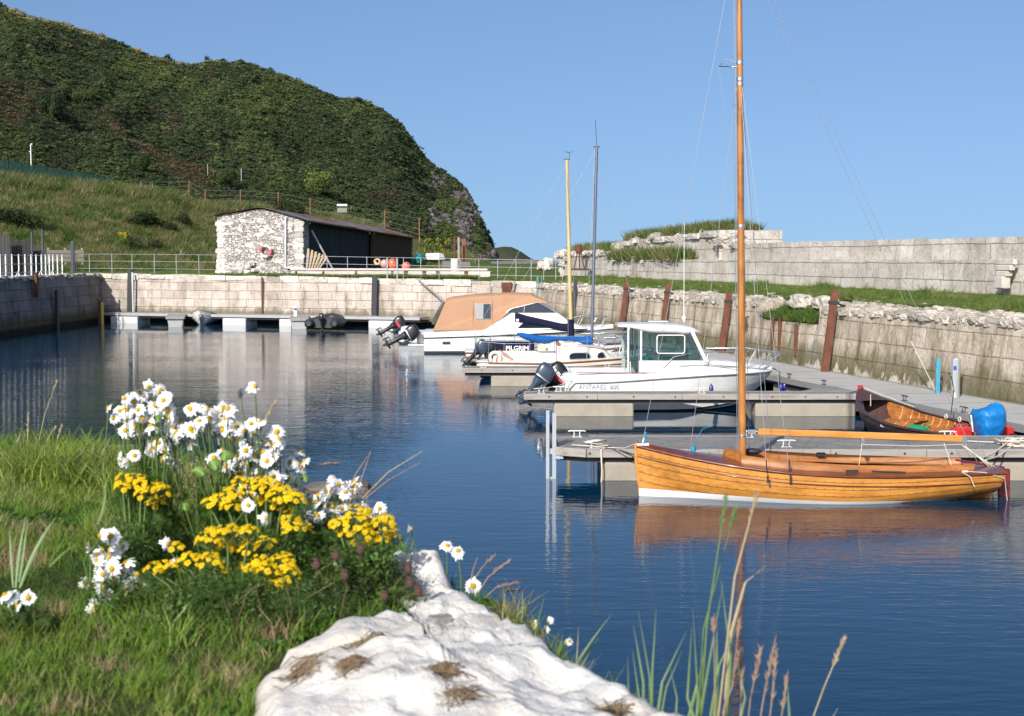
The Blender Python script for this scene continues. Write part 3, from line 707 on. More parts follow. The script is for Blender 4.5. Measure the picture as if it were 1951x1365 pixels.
def wood_mat(name, c, dark, rough=0.25, coat=0.22, sc=(1.2, 14, 14), seams=0, kind='Object', patch=0.35):
    m, n, b = _nodes(name)
    v = coord(n, sc, kind)
    g = noise(n, 1.0, 6, 0.65, v); p = noise(n, 0.9, 5, 0.6, coord(n, (1.5, 2.5, 2.5), kind))
    col = mix(n, ramp(n, g, [(0.35, (0, 0, 0)), (0.62, (1, 1, 1))]), dark, c)
    col = mix(n, ramp(n, p, [(0.50, (0, 0, 0)), (0.72, (patch,)*3)]), col, tuple(x*0.45 for x in dark))
    if seams:                                                       # uv: u metres along, v plank number
        uv = N(n, 'ShaderNodeUVMap'); sp = N(n, 'ShaderNodeSeparateXYZ'); n.links.new(uv.outputs[0], sp.inputs[0])
        fv = math_(n, 'FRACT', sp.outputs[1]); pl = N(n, 'ShaderNodeTexWhiteNoise', noise_dimensions='1D'); n.links.new(math_(n, 'FLOOR', sp.outputs[1]), pl.inputs['W'])
        col = mix(n, math_(n, 'MULTIPLY', pl.outputs[0], 0.35), col, dark)
        s1 = math_(n, 'LESS_THAN', fv, 0.10); 
        fu = math_(n, 'FRACT', math_(n, 'MULTIPLY', sp.outputs[0], 6.5))
        rv = math_(n, 'MULTIPLY', math_(n, 'MULTIPLY', math_(n, 'LESS_THAN', fu, 0.22), math_(n, 'GREATER_THAN', fv, 0.10)), math_(n, 'LESS_THAN', fv, 0.22))
        col = mix(n, math_(n, 'MULTIPLY', math_(n, 'MAXIMUM', s1, math_(n, 'MULTIPLY', rv, 0.7)), 0.7), col, (0.07, 0.028, 0.009))
    n.links.new(col, b.inputs['Base Color']); b.inputs['Roughness'].default_value = rough
    b.inputs['Coat Weight'].default_value = coat; b.inputs['Coat Roughness'].default_value = 0.12
    return m
VARN = wood_mat('varnished_planks', (0.62, 0.29, 0.062), (0.44, 0.175, 0.030), seams=1, patch=0.55)
VARN2 = wood_mat('varnished_spar', (0.46, 0.20, 0.048), (0.27, 0.095, 0.022), sc=(9, 9, 1.0), patch=0.6)
VARNB = wood_mat('varnished_boom', (0.62, 0.29, 0.07), (0.48, 0.19, 0.035), sc=(1, 12, 12), patch=0.3)
MAHOG = wood_mat('dark_mahogany', (0.19, 0.058, 0.024), (0.085, 0.022, 0.012))
INNER = wood_mat('varnished_inside', (0.40, 0.155, 0.036), (0.22, 0.075, 0.018), rough=0.5, coat=0.1)
DARKHULL = wood_mat('dark_varnished_hull', (0.085, 0.040, 0.032), (0.045, 0.021, 0.020), rough=0.45, coat=0.05)
TEAK = wood_mat('teak_trim', (0.26, 0.095, 0.040), (0.16, 0.055, 0.025), rough=0.5, coat=0.1)
YMAST = M('yellowed_spruce_mast', (0.50, 0.39, 0.17), 0.45, var=0.15, stretch=(8, 8, 0.6), scale=2)
GMAST = M('grey_anodised_mast', (0.16, 0.18, 0.23), 0.35, metal=0.5, var=0.15)
def hull(mb, L, sec, n=28, m=10, mats=None, uvplanks=0, lap=0.0, x0=0.0, close_stern=True, smooth=True, thick=0.0):
    """sec(t) -> list of (y, z) half profile from sheer down to the keel; t 0 stern .. 1 bow; x may be returned per point as third value"""
    for side in (1, -1):
        P, U = [], []
        for i in range(n+1):
            t = i/n; prof = sec(t); r, ur = [], []
            for q in prof:
                x = q[2] if len(q) > 2 else x0+L*t
                r.append((x, q[0]*side, q[1]))
            k = len(r)-1
            for j in range(len(r)): ur.append((L*t, (k-j)/k*(uvplanks or 1)))
            P.append(r); U.append(ur)
        mlist = mats
        if mlist is None: mb.grid(P, 0, smooth, U, flip=(side > 0))
        else:
            for j in range(len(P[0])-1):
                mb.grid([[r[j], r[j+1]] for r in P], mlist[min(j, len(mlist)-1)], smooth, [[u[j], u[j+1]] for u in U], flip=(side > 0))
    if close_stern:
        prof = sec(0.0); l = [((q[2] if len(q) > 2 else x0), q[0], q[1]) for q in prof]; r = [(x, -y, z) for x, y, z in l]
        for j in range(len(l)-1): mb.add([l[j], l[j+1], r[j+1], r[j]], [(0, 1, 2, 3)], (mats[min(j, len(mats)-1)] if mats else 0))
def outline(tab_b, tab_s, tab_k, n): return None
def deck_sheet(mb, L, half, z, mat=0, n=24, x0=0.0, camber=0.04, t0=0.0, t1=1.0, skip=None):
    P = []
    for i in range(n+1):
        t = lin(t0, t1, i/n); h = half(t); P.append([(x0+L*t, h*k, z(t)+camber*(1-k*k)) for k in (-1, -0.6, -0.2, 0.2, 0.6, 1)])
    mb.grid(P, mat, True)
def outboard(parent, loc, tilt, s=1.0, cowl=BLACKP, leg=BLACKP, band=None, name='outboard_motor', yaw=0.0, skeg=True):
    """local: x forward, the leg hangs down to -z; tilt about y lifts the leg aft"""
    o = bpy.data.objects.new(name, None); COL.objects.link(o); o.parent = parent; o.location = loc; o.rotation_euler = (0, tilt, yaw)
    mb = MB(); rs = []
    for z, lx, fx, wy in ((-0.02, -0.17, 0.12, 0.10), (0.03, -0.22, 0.20, 0.135), (0.06, -0.25, 0.225, 0.15), (0.20, -0.285, 0.225, 0.155), (0.34, -0.285, 0.19, 0.145), (0.42, -0.255, 0.13, 0.12), (0.46, -0.20, 0.05, 0.08), (0.47, -0.14, -0.04, 0.04)):
        c = (lx+fx)/2; a = (fx-lx)/2; rs.append([((c+a*math.copysign(abs(math.cos(u))**0.6, math.cos(u)))*s, wy*math.copysign(abs(math.sin(u))**0.6, math.sin(u))*s, z*s) for u in [2*math.pi*k/20 for k in range(20)]])
    mb.rings(rs, 0, smooth=True); c = mb.build('cowling', [cowl], o)
    if band:
        b = MB(); b.rings([[(p[0]*1.015, p[1]*1.015, p[2]) for p in rs[2]], [(p[0]*1.015+0.001, p[1]*1.015, p[2]+0.035*s) for p in rs[2]]], 0, smooth=True, cap=(False, False)); b.build('cowling_band', band, o)
    mb = MB()
    def ell(cx, a, w_, z): return [(cx*s+a*s*math.cos(2*math.pi*k/12), w_*s*math.sin(2*math.pi*k/12), z*s) for k in range(12)]
    mb.rings([ell(-0.04, 0.16, 0.10, 0.01), ell(-0.05, 0.13, 0.085, -0.12), ell(-0.06, 0.085, 0.055, -0.2), ell(-0.06, 0.075, 0.04, -0.5), ell(-0.07, 0.085, 0.03, -0.68)], 0, smooth=True)
    mb.bbox((-0.10*s, 0, -0.56*s), (0.36*s, 0.16*s, 0.02*s), 0.004)            # cavitation plate
    mb.rings([[(-0.24*s+0.36*s*q, r*s*math.cos(2*math.pi*k/10), -0.70*s+r*s*math.sin(2*math.pi*k/10)) for k in range(10)] for q, r in ((0, 0.03), (0.15, 0.05), (0.6, 0.05), (0.9, 0.03), (1, 0.008))], 0, smooth=True)
    mb.prism([(-0.14*s, -0.73*s), (0.0, -0.73*s), (-0.08*s, -0.88*s), (-0.13*s, -0.88*s)], 0.012*s, axis='y'); mb.build('leg', [leg], o)
    mb = MB()
    for k in range(3):
        a = 2*math.pi*k/3; q = Matrix.Rotation(a, 3, 'X') @ Matrix.Rotation(0.5, 3, 'Z')
        mb.box(q @ Vector((0, 0, 0.065*s))+Vector((-0.27*s, 0, -0.70*s)), (0.012*s, 0.07*s, 0.11*s), 0, q)
    mb.build('propeller', [leg], o)
    mb = MB(); mb.bbox((0.16*s, 0, -0.12*s), (0.07*s, 0.22*s, 0.34*s), 0.01); mb.tube([(0.10*s, 0.0, -0.05*s), (0.14*s, 0, -0.25*s), (0.02*s, 0, -0.36*s)], 0.03*s); mb.build('clamp_bracket', [leg], o)
    return o
def cleat_mesh():
    mb = MB(); mb.tube([(-0.17, 0, 0.115), (-0.12, 0, 0.125), (0.12, 0, 0.125), (0.17, 0, 0.115)], [0.012, 0.018, 0.018, 0.012], n=6)
    for x in (-0.05, 0.05): mb.tube([(x*1.4, 0, 0.0), (x, 0, 0.05), (x*1.2, 0, 0.125)], 0.014, n=6)
    mb.bbox((0, 0, 0.006), (0.2, 0.06, 0.012), 0.003); return mb
# ------------------------------------------------------------------ 1. varnished sailing dinghy in front
sb = thing('sailing_boat', 'long varnished wooden sailing boat with tall wooden mast and white waterline', 'sailing boat', (5.15, 23.88, 0), R(180))
SL = 6.08
def sb_half(t): return 0.93*(math.sin(math.pi*min(1, (t*0.72+0.22)))**0.75 if t < 0.40 else max(0.0, 1-((t-0.40)/0.60)**2.3))*(1 if t >= 0.40 else 1.0)
def sb_half(t): return lerp_tab([(0, 0.50), (0.12, 0.68), (0.28, 0.84), (0.45, 0.92), (0.6, 0.86), (0.75, 0.64), (0.87, 0.36), (0.95, 0.14), (1, 0.015)], t)
def sb_sheer(t): return 0.475-0.10*t+0.46*t*t*t+0.03*t*t
NP = 7
def sb_sec(t):
    b, s_ = sb_half(t), sb_sheer(t); k = lerp_tab([(0, 0.03), (0.12, -0.10), (0.4, -0.32), (0.8, -0.30), (0.95, -0.22), (1, -0.15)], t); out = []
    full = lerp_tab([(0, 3.2), (0.5, 4.6), (0.8, 2.3), (0.93, 1.5), (1, 1.1)], t)
    nz = NP*2
    for j in range(nz+1):
        u = j/nz
        z = lin(s_, k, u**0.95); y = b*max(0.0, (1-u**full))**0.9
        xx = -SL/2+SL*t + (-0.10*(1-u)*0 if t else 0) + (-0.05*u if t > 0.98 else 0)+(0.14*u*(1-t)**6)
        if j % 2 == 1 and t < 0.99: y += 0.012
        out.append((y+0.012, z, xx))
    return out
mb = MB(); hull(mb, SL, sb_sec, 36, uvplanks=NP, smooth=True); mb.build('hull', VARN, sb)
mb = MB()                                                           # white boot-top band rising towards the bow
def wl(t): return lerp_tab([(0, 0.03), (0.5, 0.055), (0.8, 0.10), (1, 0.135)], t)
def sb_at(t, z):
    pr = sb_sec(t)
    for a, b in zip(pr, pr[1:]):
        if a[1] >= z >= b[1]:
            f = (a[1]-z)/(a[1]-b[1]+1e-9); return lin(a[0], b[0], f), lin(a[2], b[2], f)
    return pr[-1][0], pr[-1][2]
def wpt(t, z):
    y, x = sb_at(t, z); return (x, y+0.009, z)
for sd in (1, -1):
    mb.grid([[(lambda p: (p[0], p[1]*sd, p[2]))(wpt(i/40, lin(wl(i/40), -0.12, j/3))) for j in range(4)] for i in range(2, 41)], 0, True, flip=sd > 0)
mb.build('boot_top', WHITEP, sb)
mb = MB()                                                           # rub rail and wale
for sd in (1, -1):
    mb.tube([(-SL/2+SL*t, (sb_half(t)+0.018)*sd, sb_sheer(t)-0.012) for t in [i/40 for i in range(41)]], 0.026, n=6)
    mb.tube([(lambda q: (q[1], (q[0]+0.006)*sd, sb_sheer(t)-0.185+0.03*(1-t)))(sb_at(t, sb_sheer(t)-0.185+0.03*(1-t))) for t in [i/40 for i in range(0, 41)]], 0.012, n=5)
mb.build('rub_rail', MAHOG, sb)
mb = MB()                                                           # foredeck, side decks, aft deck
deck_sheet(mb, SL, lambda t: sb_half(t)-0.005, lambda t: sb_sheer(t)+0.004, 0, 16, -SL/2, 0.06, 0.72, 1.0)
deck_sheet(mb, SL, lambda t: sb_half(t)-0.005, lambda t: sb_sheer(t)+0.004, 0, 4, -SL/2, 0.04, 0.0, 0.08)
for sd in (1, -1):
    mb.grid([[(-SL/2+SL*t, sd*lin(sb_half(t)-0.005, sb_half(t)-0.27, k), sb_sheer(t)+0.004+0.02*k) for k in (0, 1)] for t in [lin(0.075, 0.725, i/24) for i in range(25)]], 0, True, flip=sd > 0)
mb.build('deck', MAHOG, sb)
mb = MB()
def cock(t): return max(0.02, sb_half(t)-0.27)
for sd in (1, -1):
    mb.grid([[(-SL/2+SL*t, sd*(cock(t)+0.012*k), sb_sheer(t)+0.02+h) for k, h in ((0, -0.02), (0, lin(0.10, 0.16, t)), (1, lin(0.10, 0.16, t)), (1, -0.02))] for t in [lin(0.08, 0.72, i/24) for i in range(25)]], 0, True, flip=sd > 0)
mb.prism([(0.72*SL-SL/2, -cock(.72)), (0.76*SL-SL/2, 0), (0.72*SL-SL/2, cock(.72))], (sb_sheer(.72)+0.02, sb_sheer(.72)+0.20), axis='z')
mb.build('coaming', INNER, sb)
mb = MB()
for sd in (1, -1): mb.grid([[(-SL/2+SL*t, sd*max(0.0, sb_half(t)-0.03-0.75*sb_half(t)*u*u), lin(sb_sheer(t)-0.01, -0.12, u)) for u in (0, .3, .6, .85, 1)] for t in [lin(0.03, 0.75, i/20) for i in range(21)]], 0, True, flip=sd < 0)
mb.grid([[(-SL/2+SL*t, k*sb_half(t)*0.6, 0.0) for k in (-1, 0, 1)] for t in (0.04, 0.3, 0.5, 0.75)], 0)
for t in (0.28, 0.5): mb.bbox((-SL/2+SL*t, 0, 0.3), (0.22, 2*(sb_half(t)-0.06), 0.025), 0.005)
mb.build('cockpit_lining', INNER, sb)
mb = MB(); mb.tube([(SL/2-0.16, 0, -0.2), (SL/2-0.03, 0, 0.25), (SL/2+0.01, 0, 0.6), (SL/2+0.02, 0, sb_sheer(1)+0.02)], 0.032, n=6); mb.build('stem_post', VARNB, sb)
mb = MB(); mb.box((SL/2-0.10, 0, sb_sheer(1)+0.015), (0.20, 0.12, 0.03)); mb.tube([(SL/2-0.08, 0, sb_sheer(1)), (SL/2-0.12, 0, sb_sheer(1)+0.12)], 0.012); mb.build('stem_fitting', WHITEP, sb)
MX, MTOP = 1.25, 9.6
mb = MB(); rake = 0.16
mrk = lambda z: MX+rake*(z-0.5)/9
mb.tube([(mrk(z), 0, z) for z in (0.25, 1, 3, 5, 7, MTOP)], [0.063, 0.064, 0.062, 0.058, 0.052, 0.036], n=12); ms = mb.build('mast', VARN2, sb)
mb = MB(); mb.tube([(mrk(7.28)+0.02, 0, 7.24), (mrk(7.28)+0.22, -0.05, 7.32), (mrk(7.28)+0.34, -0.05, 7.20), (mrk(7.2)+0.02, 0, 7.18)], 0.010, n=5); mb.build('jumper_strut', STEEL, ms)
mb = MB()
for z in (7.25, 6.98, 6.9, 4.55, 1.02): mb.lathe([(0.066-0.002*z*0.5, -0.025), (0.068-0.002*z*0.5, 0.0), (0.066-0.002*z*0.5, 0.025)], 12, 0, (mrk(z), 0, z))
mb.build('mast_band', STEEL, ms)
mb = MB(); mb.bbox((MX-2.0, 0, 1.03), (3.5, 0.05, 0.115), 0.012, 0, Matrix.Rotation(R(-2.0), 3, 'Y')); bo = mb.build('boom', VARNB, sb)
mb = MB(); mb.box((MX-0.15, 0, 1.09), (0.14, 0.06, 0.07)); mb.box((MX-3.74, 0, 0.955), (0.08, 0.06, 0.12)); mb.box((MX-2.02, 0, 0.95), (0.06, 0.07, 0.07)); mb.build('boom_fitting', STEEL, bo)
mb = MB()
H = lambda z: (mrk(z), 0, z)
for a, b in ((H(9.5), (SL/2-0.10, 0, 0.91)), (H(7.2), (SL/2-0.9, 0.0, 0.77)), (H(9.5), (-SL/2+0.12, 0.0, 0.53)), (H(9.3), (-SL/2+0.30, 0.0, 0.53))): mb.tube([a, b], 0.0042, n=4, cap=False)
for sd in (1, -1):
    for xx, z in ((0.99, 7.1), (0.62, 7.15)): mb.tube([H(z), (xx, sd*0.84, 0.53)], 0.0045, n=4, cap=False)
for x in (0.085, 0.11): mb.tube([(mrk(9)+x, 0.03, 9.2), (MX+x*0.9, 0.05, 0.75)], 0.004, n=4, cap=False)
mb.tube([(mrk(7.3)+0.34, -0.05, 7.2), (mrk(4.5)+0.06, 0, 4.5)], 0.003, n=4); mb.build('stay', WIRE, sb)
mb = MB()
for sd in (1, -1):
    for xx in (0.99, 0.62):
        mb.tube([(xx, sd*0.845, 0.525), (xx*1.0+0.01, sd*0.83, 0.73)], 0.011, n=5); mb.box((xx, sd*0.945, 0.43), (0.03, 0.012, 0.13))
mb.build('chain_plate', BLACKST, sb)
mb = MB(); mb.tube([(mrk(8)+0.10, -0.02, 8.0), (MX+0.09, -0.02, 0.9), (MX+0.6, -0.1, 0.80), (SL/2-0.95, 0.0, 0.78)], 0.007, n=4); mb.tube([(SL/2-0.95, 0, 0.76), (SL/2-0.95, 0, 0.85)], 0.05, n=6); mb.tube([(SL/2-0.13, 0, sb_sheer(1)+.02), (SL/2-0.15, 0, sb_sheer(1)+0.22)], 0.02, n=5); mb.tube([(SL/2-0.95, 0, .79), (MX+.7, 0.1, 1.15), (MX+0.5, 0.1, 1.22)], 0.006, n=4); mb.build('halyard', ROPEB, sb)
mb = MB()
for xx, zz, x2 in ((MX-2.02, 0.92, MX-1.95+0.1), (MX-3.4, 0.90, MX-3.42)): mb.tube([(xx, 0, zz), (x2, 0.45, 0.52)], 0.007, n=5)
for k in range(3): mb.tube([(MX-3.75+0.03*k, 0, 0.86), (MX-4.15-0.05*k, 0.1, 0.50)], 0.007, n=5)
mb.tube([(MX-2.02, 0.03, 0.88), (MX-2.9, 0.03, 0.85), (MX-3.72, 0.03, 0.88)], 0.007, n=5)
mb.tube([(MX-3.78, 0, 0.86), (MX-3.55, 0.02, 1.10), (MX-3.5, 0, 0.95)], 0.008, n=5)
mb.tube([(-SL/2+0.72, 0.62, 0.51), (-SL/2+0.4, 0.62, 0.49), (-SL/2+0.04, 0.55, 0.38), (-SL/2, 0.5, 0.2), (-SL/2-0.05, 0.45, -0.05)], 0.008, n=5)
mb.tube([(-SL/2+0.8, 0.70, 0.51), (-SL/2+0.68, 0.77, 0.44), (-SL/2+0.62, 0.80, 0.28)], 0.008, n=5)
mb.torus((-SL/2+0.72, 0.64, 0.51), 0.05, 0.014, n=12, m=5); mb.build('sheet_rope', ROPE, sb)
mb = MB(); mb.tube([(-0.75, 0.75, 0.53), (-1.3, 0.76, 0.51)], 0.016, n=5); mb.box((-0.42, 0.78, 0.53), (0.2, 0.05, 0.05)); mb.box((-0.2, -0.58, 0.63), (0.14, 0.08, 0.05)); mb.sphere((-SL/2+0.98, 0.05, 0.48), 0.10, sc=(1.6, .8, .6)); mb.sphere((MX-0.22, -0.3, 0.72), 0.09, sc=(1.8, 1, .6)); mb.build('deck_fitting', BLACKST, sb)
mb = MB(); mb.bbox((-SL/2-0.14, 0, 0.10), (0.20, 0.05, 0.72), 0.02); mb.tube([(-SL/2-0.14, 0, 0.48), (-SL/2+0.7, 0.05, 0.62)], 0.02); mb.build('rudder', gloss('red_rudder_paint', (0.17, 0.016, 0.018), 0.4), sb)
# ------------------------------------------------------------------ 2. white cabin fishing boat
ab = thing('motor_boat', 'white cabin fishing boat with wheelhouse and two raised outboards behind the middle finger', 'motor boat', (4.20, 38.35, 0), R(0))
AL = 5.62; A0 = -AL/2
def a_half(t): return lerp_tab([(0, 1.06), (0.3, 1.15), (0.55, 1.14), (0.75, 0.95), (0.88, 0.62), (0.96, 0.28), (1, 0.03)], t)
def a_sh(t): return lerp_tab([(0, 0.74), (0.2, 0.76), (0.45, 0.86), (0.7, 0.94), (1, 0.97)], t)
def a_sec(t):
    b, s_ = a_half(t), a_sh(t); fl = lerp_tab([(0, 0.96), (0.5, 0.9), (0.8, 0.66), (1, 0.3)], t); zc = lerp_tab([(0, 0.02), (0.6, 0.05), (0.85, 0.22), (1, 0.42)], t)
    k = lerp_tab([(0, -0.25), (0.7, -0.28), (0.9, -0.1), (1, 0.25)], t); xe = A0+AL*t; rk = max(0, (t-0.8)/0.2)
    zs = (s_, s_-0.10, lin(s_, zc, .45), lin(s_, zc, .8), zc)
    pr = [(b, zs[0], xe), (lin(b, b*fl, .12), zs[1], xe-0.05*rk), (lin(b, b*fl, .45), zs[2], xe-.18*rk), (lin(b, b*fl, .85), zs[3], xe-.36*rk), (b*fl, zc, xe-.5*rk)]
    pr += [(b*fl*0.97, zc-0.055, xe-.52*rk), (b*fl*0.94, zc-0.075, xe-.53*rk), (b*fl*0.5, lin(zc, k, .7), xe-.6*rk), (0.0, k, xe-.62*rk)]
    return pr
mb = MB(); hull(mb, AL, a_sec, 30, mats=[0, 0, 0, 0, 1, 0, 1, 1], smooth=True); mb.build('hull', [GEL, NAVY], ab)
mb = MB()
for sd in (1, -1):
    mb.tube([(A0+AL*t, (a_half(t)+0.012)*sd, a_sh(t)) for t in [lin(0.05, 1, i/30) for i in range(31)]], 0.022, n=6)
    mb.tube([(A0+AL*.05, 1.082*sd, .745), (A0+0.16, 1.075*sd, .62), (A0+0.05, 1.06*sd, .42)], 0.02, n=5)
mb.build('rubbing_strake', GREYP, ab)
def a_top(t): return lerp_tab([(0, 0.98), (0.04, 1.0), (0.38, 0.99), (0.42, 1.10), (0.55, 1.17), (0.72, 1.17), (0.9, 1.10), (1, 1.02)], t)
mb = MB()                                                           # upper bulwark and deck
for sd in (1, -1):
    mb.grid([[(A0+AL*t-0.02*j, sd*max(0.01, a_half(t)-0.02-0.035*j-0.0*t), lin(a_sh(t), a_top(t), j/3)) for j in range(4)] for t in [i/30 for i in range(31)]], 0, True, flip=sd < 0)
    mb.grid([[(A0+AL*t, sd*max(0.008, a_half(t)-0.125-0.12*j), a_top(t)+(0.012 if j else -0.004)) for j in range(2)] for t in [i/24 for i in range(25)]], 0, True, flip=sd < 0)
    mb.grid([[(A0+AL*t, sd*max(0.006, a_half(t)-0.245), z) for z in (a_top(t)+.01, 0.35)] for t in [lin(0.03, 0.36, i/8) for i in range(9)]], 0, True, flip=sd < 0)
mb.add([(A0, -1.0, .42), (A0, 1.0, .42), (A0-.02, 1.0, .98), (A0-.02, -1.0, .98)], [(0, 1, 2, 3)]); mb.box((A0+.1, 0, .72), (.2, 1.9, .55)); mb.box((A0+1.0, 0, .36), (2.0, 1.75, .03))
deck_sheet(mb, AL, lambda t: max(.02, a_half(t)-.14), lambda t: a_top(t), 0, 14, A0, 0.10, 0.55, 1.0)
mb.box((A0+0.07, 0.55, 1.01), (0.16, 0.75, 0.08)); mb.build('deck', GEL, ab)
mb = MB()                                                           # foredeck trunk
P = []
for i in range(15):
    t = lin(0.60, 0.97, i/14); h = max(.03, a_half(t)-.30); zt = lerp_tab([(0.60, 1.36), (0.75, 1.30), (0.88, 1.20), (.97, 1.10)], t)
    P.append([(A0+AL*t, -h, a_top(t)), (A0+AL*t, -h*.9, lin(a_top(t), zt, .8)), (A0+AL*t, -h*.5, zt), (A0+AL*t, h*.5, zt), (A0+AL*t, h*.9, lin(a_top(t), zt, .8)), (A0+AL*t, h, a_top(t))])
mb.grid(P, 0, True, flip=False); mb.build('cabin_trunk', GEL, ab)
# wheelhouse, x of parts measured in the boat's frame
WX0, WX1 = -1.16, 0.85
mb = MB()
for sd in (1, -1):
    y0 = 0.93*sd
    mb.box((lin(WX0+.30, WX1-.05, .5)+.02, y0, 1.15), (WX1-WX0-.28, 0.05, 0.36))
    mb.box((WX0+0.03, y0, 1.60), (0.06, 0.06, 1.22)); mb.box((WX0+0.36, y0, 1.72), (0.05, 0.06, 0.80))
    mb.prism([(WX1-0.36, 2.10), (WX1-0.26, 2.10), (WX1+0.12, 1.30), (WX1+0.02, 1.30)], (y0-.03, y0+.03), axis='y')
    mb.box((WX0+.06, y0, 1.15), (.06, .05, .3))
mb.box((WX1+.05, 0, 1.22), (.12, 1.84, .24)); mb.build('wheelhouse_frame', GEL, ab)
mb = MB()
for sd in (1, -1):
    y0 = 0.935*sd
    mb.prism([(WX0+.385, 1.335), (WX1+0.02, 1.335), (WX1-.36, 2.08), (WX0+.385, 2.08)], (y0-.008, y0+.008), axis='y')
    mb.box((WX0+.18, y0, 1.56), (0.28, 0.02, 1.10))
mb.add([(WX1+.09, -.9, 1.34), (WX1+.09, .9, 1.34), (WX1-.29, .88, 2.08), (WX1-.29, -.88, 2.08)], [(0, 1, 2, 3)])
mb.add([(WX0, -.9, 1.0), (WX0, .9, 1.0), (WX0, .88, 2.08), (WX0, -.88, 2.08)], [(0, 1, 2, 3)]); mb.build('window', GLASS, ab)
mb = MB()
for sd in (1, -1):
    y0 = 0.955*sd; a, b, z0, z1, r = WX0+.78, WX1-.50, 1.52, 2.00, .06
    pts = []
    for cx, cz, a0 in ((b-r, z1-r, 0), (a+r, z1-r, 90), (a+r, z0+r, 180), (b-r, z0+r, 270)):
        for k in range(4): an = R(a0+30*k); pts.append((cx+r*math.cos(an), y0, cz+r*math.sin(an)))
    mb.tube(pts+[pts[0]], 0.016, n=5)
mb.build('sliding_window_frame', WHITEP, ab)
mb = MB()
for sd in (1, -1):
    for x in (WX0+.08, WX0+.30): mb.box((WX0+0.05 if x < WX0+.1 else x, .95*sd, 1.58), (.025, .03, 1.14))
mb.build('door_frame', GREYP, ab)
mb = MB(); P = []
for i in range(17):
    t = i/16; x = lin(WX0-.22, WX1-.02, t); zc = -.05+lerp_tab([(0, 2.27), (.06, 2.285), (.25, 2.29), (.7, 2.27), (.9, 2.20), (1, 2.11)], t); hw = lerp_tab([(0, .62), (.06, .84), (.2, .99), (.8, 1.0), (.93, .9), (1, .66)], t)
    zb = zc-lerp_tab([(0, .03), (.12, .05), (.35, .17), (.8, .17), (1, .03)], t)
    P.append([(x, k*hw, zc+.07*(1-k*k)*min(1, 6*(1-t)+.3)) for k in (-1, -.6, 0, .6, 1)]+[(x, hw, (zc+zb)/2), (x, hw-.05, zb), (x, -hw+.05, zb), (x, -hw, (zc+zb)/2)])
mb.rings(P, 0, smooth=True); mb.box((WX0+.9, 0, 2.325), (.5, .5, .03)); mb.build('wheelhouse_roof', GEL, ab)
mb = MB()
mb.box((WX0+.9, .1, 1.28), (1.5, 1.6, .04), 1); mb.box((WX1-.25, -.35, 1.45), (.25, .6, .30), 1); mb.bbox((WX0+.75, -.45, 1.15), (.45, .42, .6), .05, 1); mb.torus((WX1-.48, -.42, 1.62), .16, .015, 1, 18, 6, Matrix.Rotation(R(70), 3, 'Y'))
mb.box((WX0+.50, -.80, 1.36), (.12, .1, .14), 0); mb.box((WX0+.62, -.80, 1.35), (.10, .1, .10), 2); mb.build('wheelhouse_inside', [M('turquoise_mug', (.02, .28, .30)), M('grey_interior', (.20, .22, .22), .7), BLUEP], ab)
mb = MB()
for sd in (1, -1):
    mb.tube([(-.35, 1.02*sd, 1.05), (0.05, .98*sd, 1.42), (.45, .95*sd, 1.52), (1.4, .72*sd, 1.55), (2.2, .50*sd, 1.58), (3.0, .12*sd, 1.48), (3.1, 0, 1.46)], 0.013, n=6)
    for x, y, z, x2, y2, z2 in ((1.0, .8, 1.54, .9, .92, 1.18), (2.3, .46, 1.57, 2.05, .58, 1.12), (2.9, .17, 1.49, 2.4, .34, 1.08), (3.05, .04, 1.46, 2.55, .18, 1.04)): mb.tube([(x, y*sd, z), (x2, y2*sd, z2)], 0.012, n=5)
mb.tube([(-.05, -1.0, 1.06), (.25, -.98, 1.19), (1.0, -.95, 1.22), (1.9, -.80, 1.14)], 0.012, n=5); mb.build('guard_rail', STEEL, ab)
mb = MB(); mb.box((A0+1.35, -1.045, 1.015), (2.1, .03, .02)); mb.box((A0+1.35, 1.045, 1.015), (2.1, .03, .02)); mb.build('gunwale_trim', TEAK, ab)
mb = MB(); mb.tube([(WX1-.45, -.3, 2.32), (WX1-.45, -.3, 2.5)], .02); mb.sphere((WX1-.45, -.3, 2.43), .06); mb.tube([(WX1-.45, -.3, 2.4), (WX1-.46, -.3, 4.95)], [.011, .006], n=5); mb.build('aerial', WHITEP, ab)
mb = MB()
for x, y, z, s_ in ((1.02, -1.22, .58, 1), (3.05, -.16, .52, .9), (3.18, .05, .52, .9)): mb.lathe([(.005, -.13*s_), (.05*s_, -.11*s_), (.06*s_, 0), (.05*s_, .1*s_), (.02, .14*s_), (.01, .17*s_)], 10, 0, (x, y, z))
mb.build('fender', BLUEP, ab)
mb = MB(); mb.tube([(2.85, -.05, 1.06), (3.0, -.2, .98), (3.02, -.16, .6)], .018, n=5); mb.build('mooring_strop', BLACKP, ab)
text('ANTARES  600', 0.165, LETTER_G, ab, Matrix.Translation((A0+0.36, -1.092, .595)) @ Matrix.Rotation(R(-2.9), 4, 'Z') @ Matrix.Rotation(R(90), 4, 'X') @ Matrix.Scale(1.02, 4, (1, 0, 0)), 'boat_name', 0.002)
o1 = outboard(ab, (A0-.34, -.32, .72), R(48), 1.18, BLACKP, BLACKP)
text('SUZUKI', 0.115, LETTER_W, o1, Matrix.Translation((-.245, -.207, .25)) @ Matrix.Rotation(R(90), 4, 'X') @ Matrix.Translation((0.03, 0, 0)), 'motor_lettering', 0.003, 0.004)
MBs = MB(); MBs.box((-.02, -.209, .205), (.42, .004, .05)); MBs.build('red_flash', LETTER_R, o1)
o2 = outboard(ab, (A0-.62, -.78, .80), R(38), 0.98, BLUEGREY, BLUEGREY, ALU)
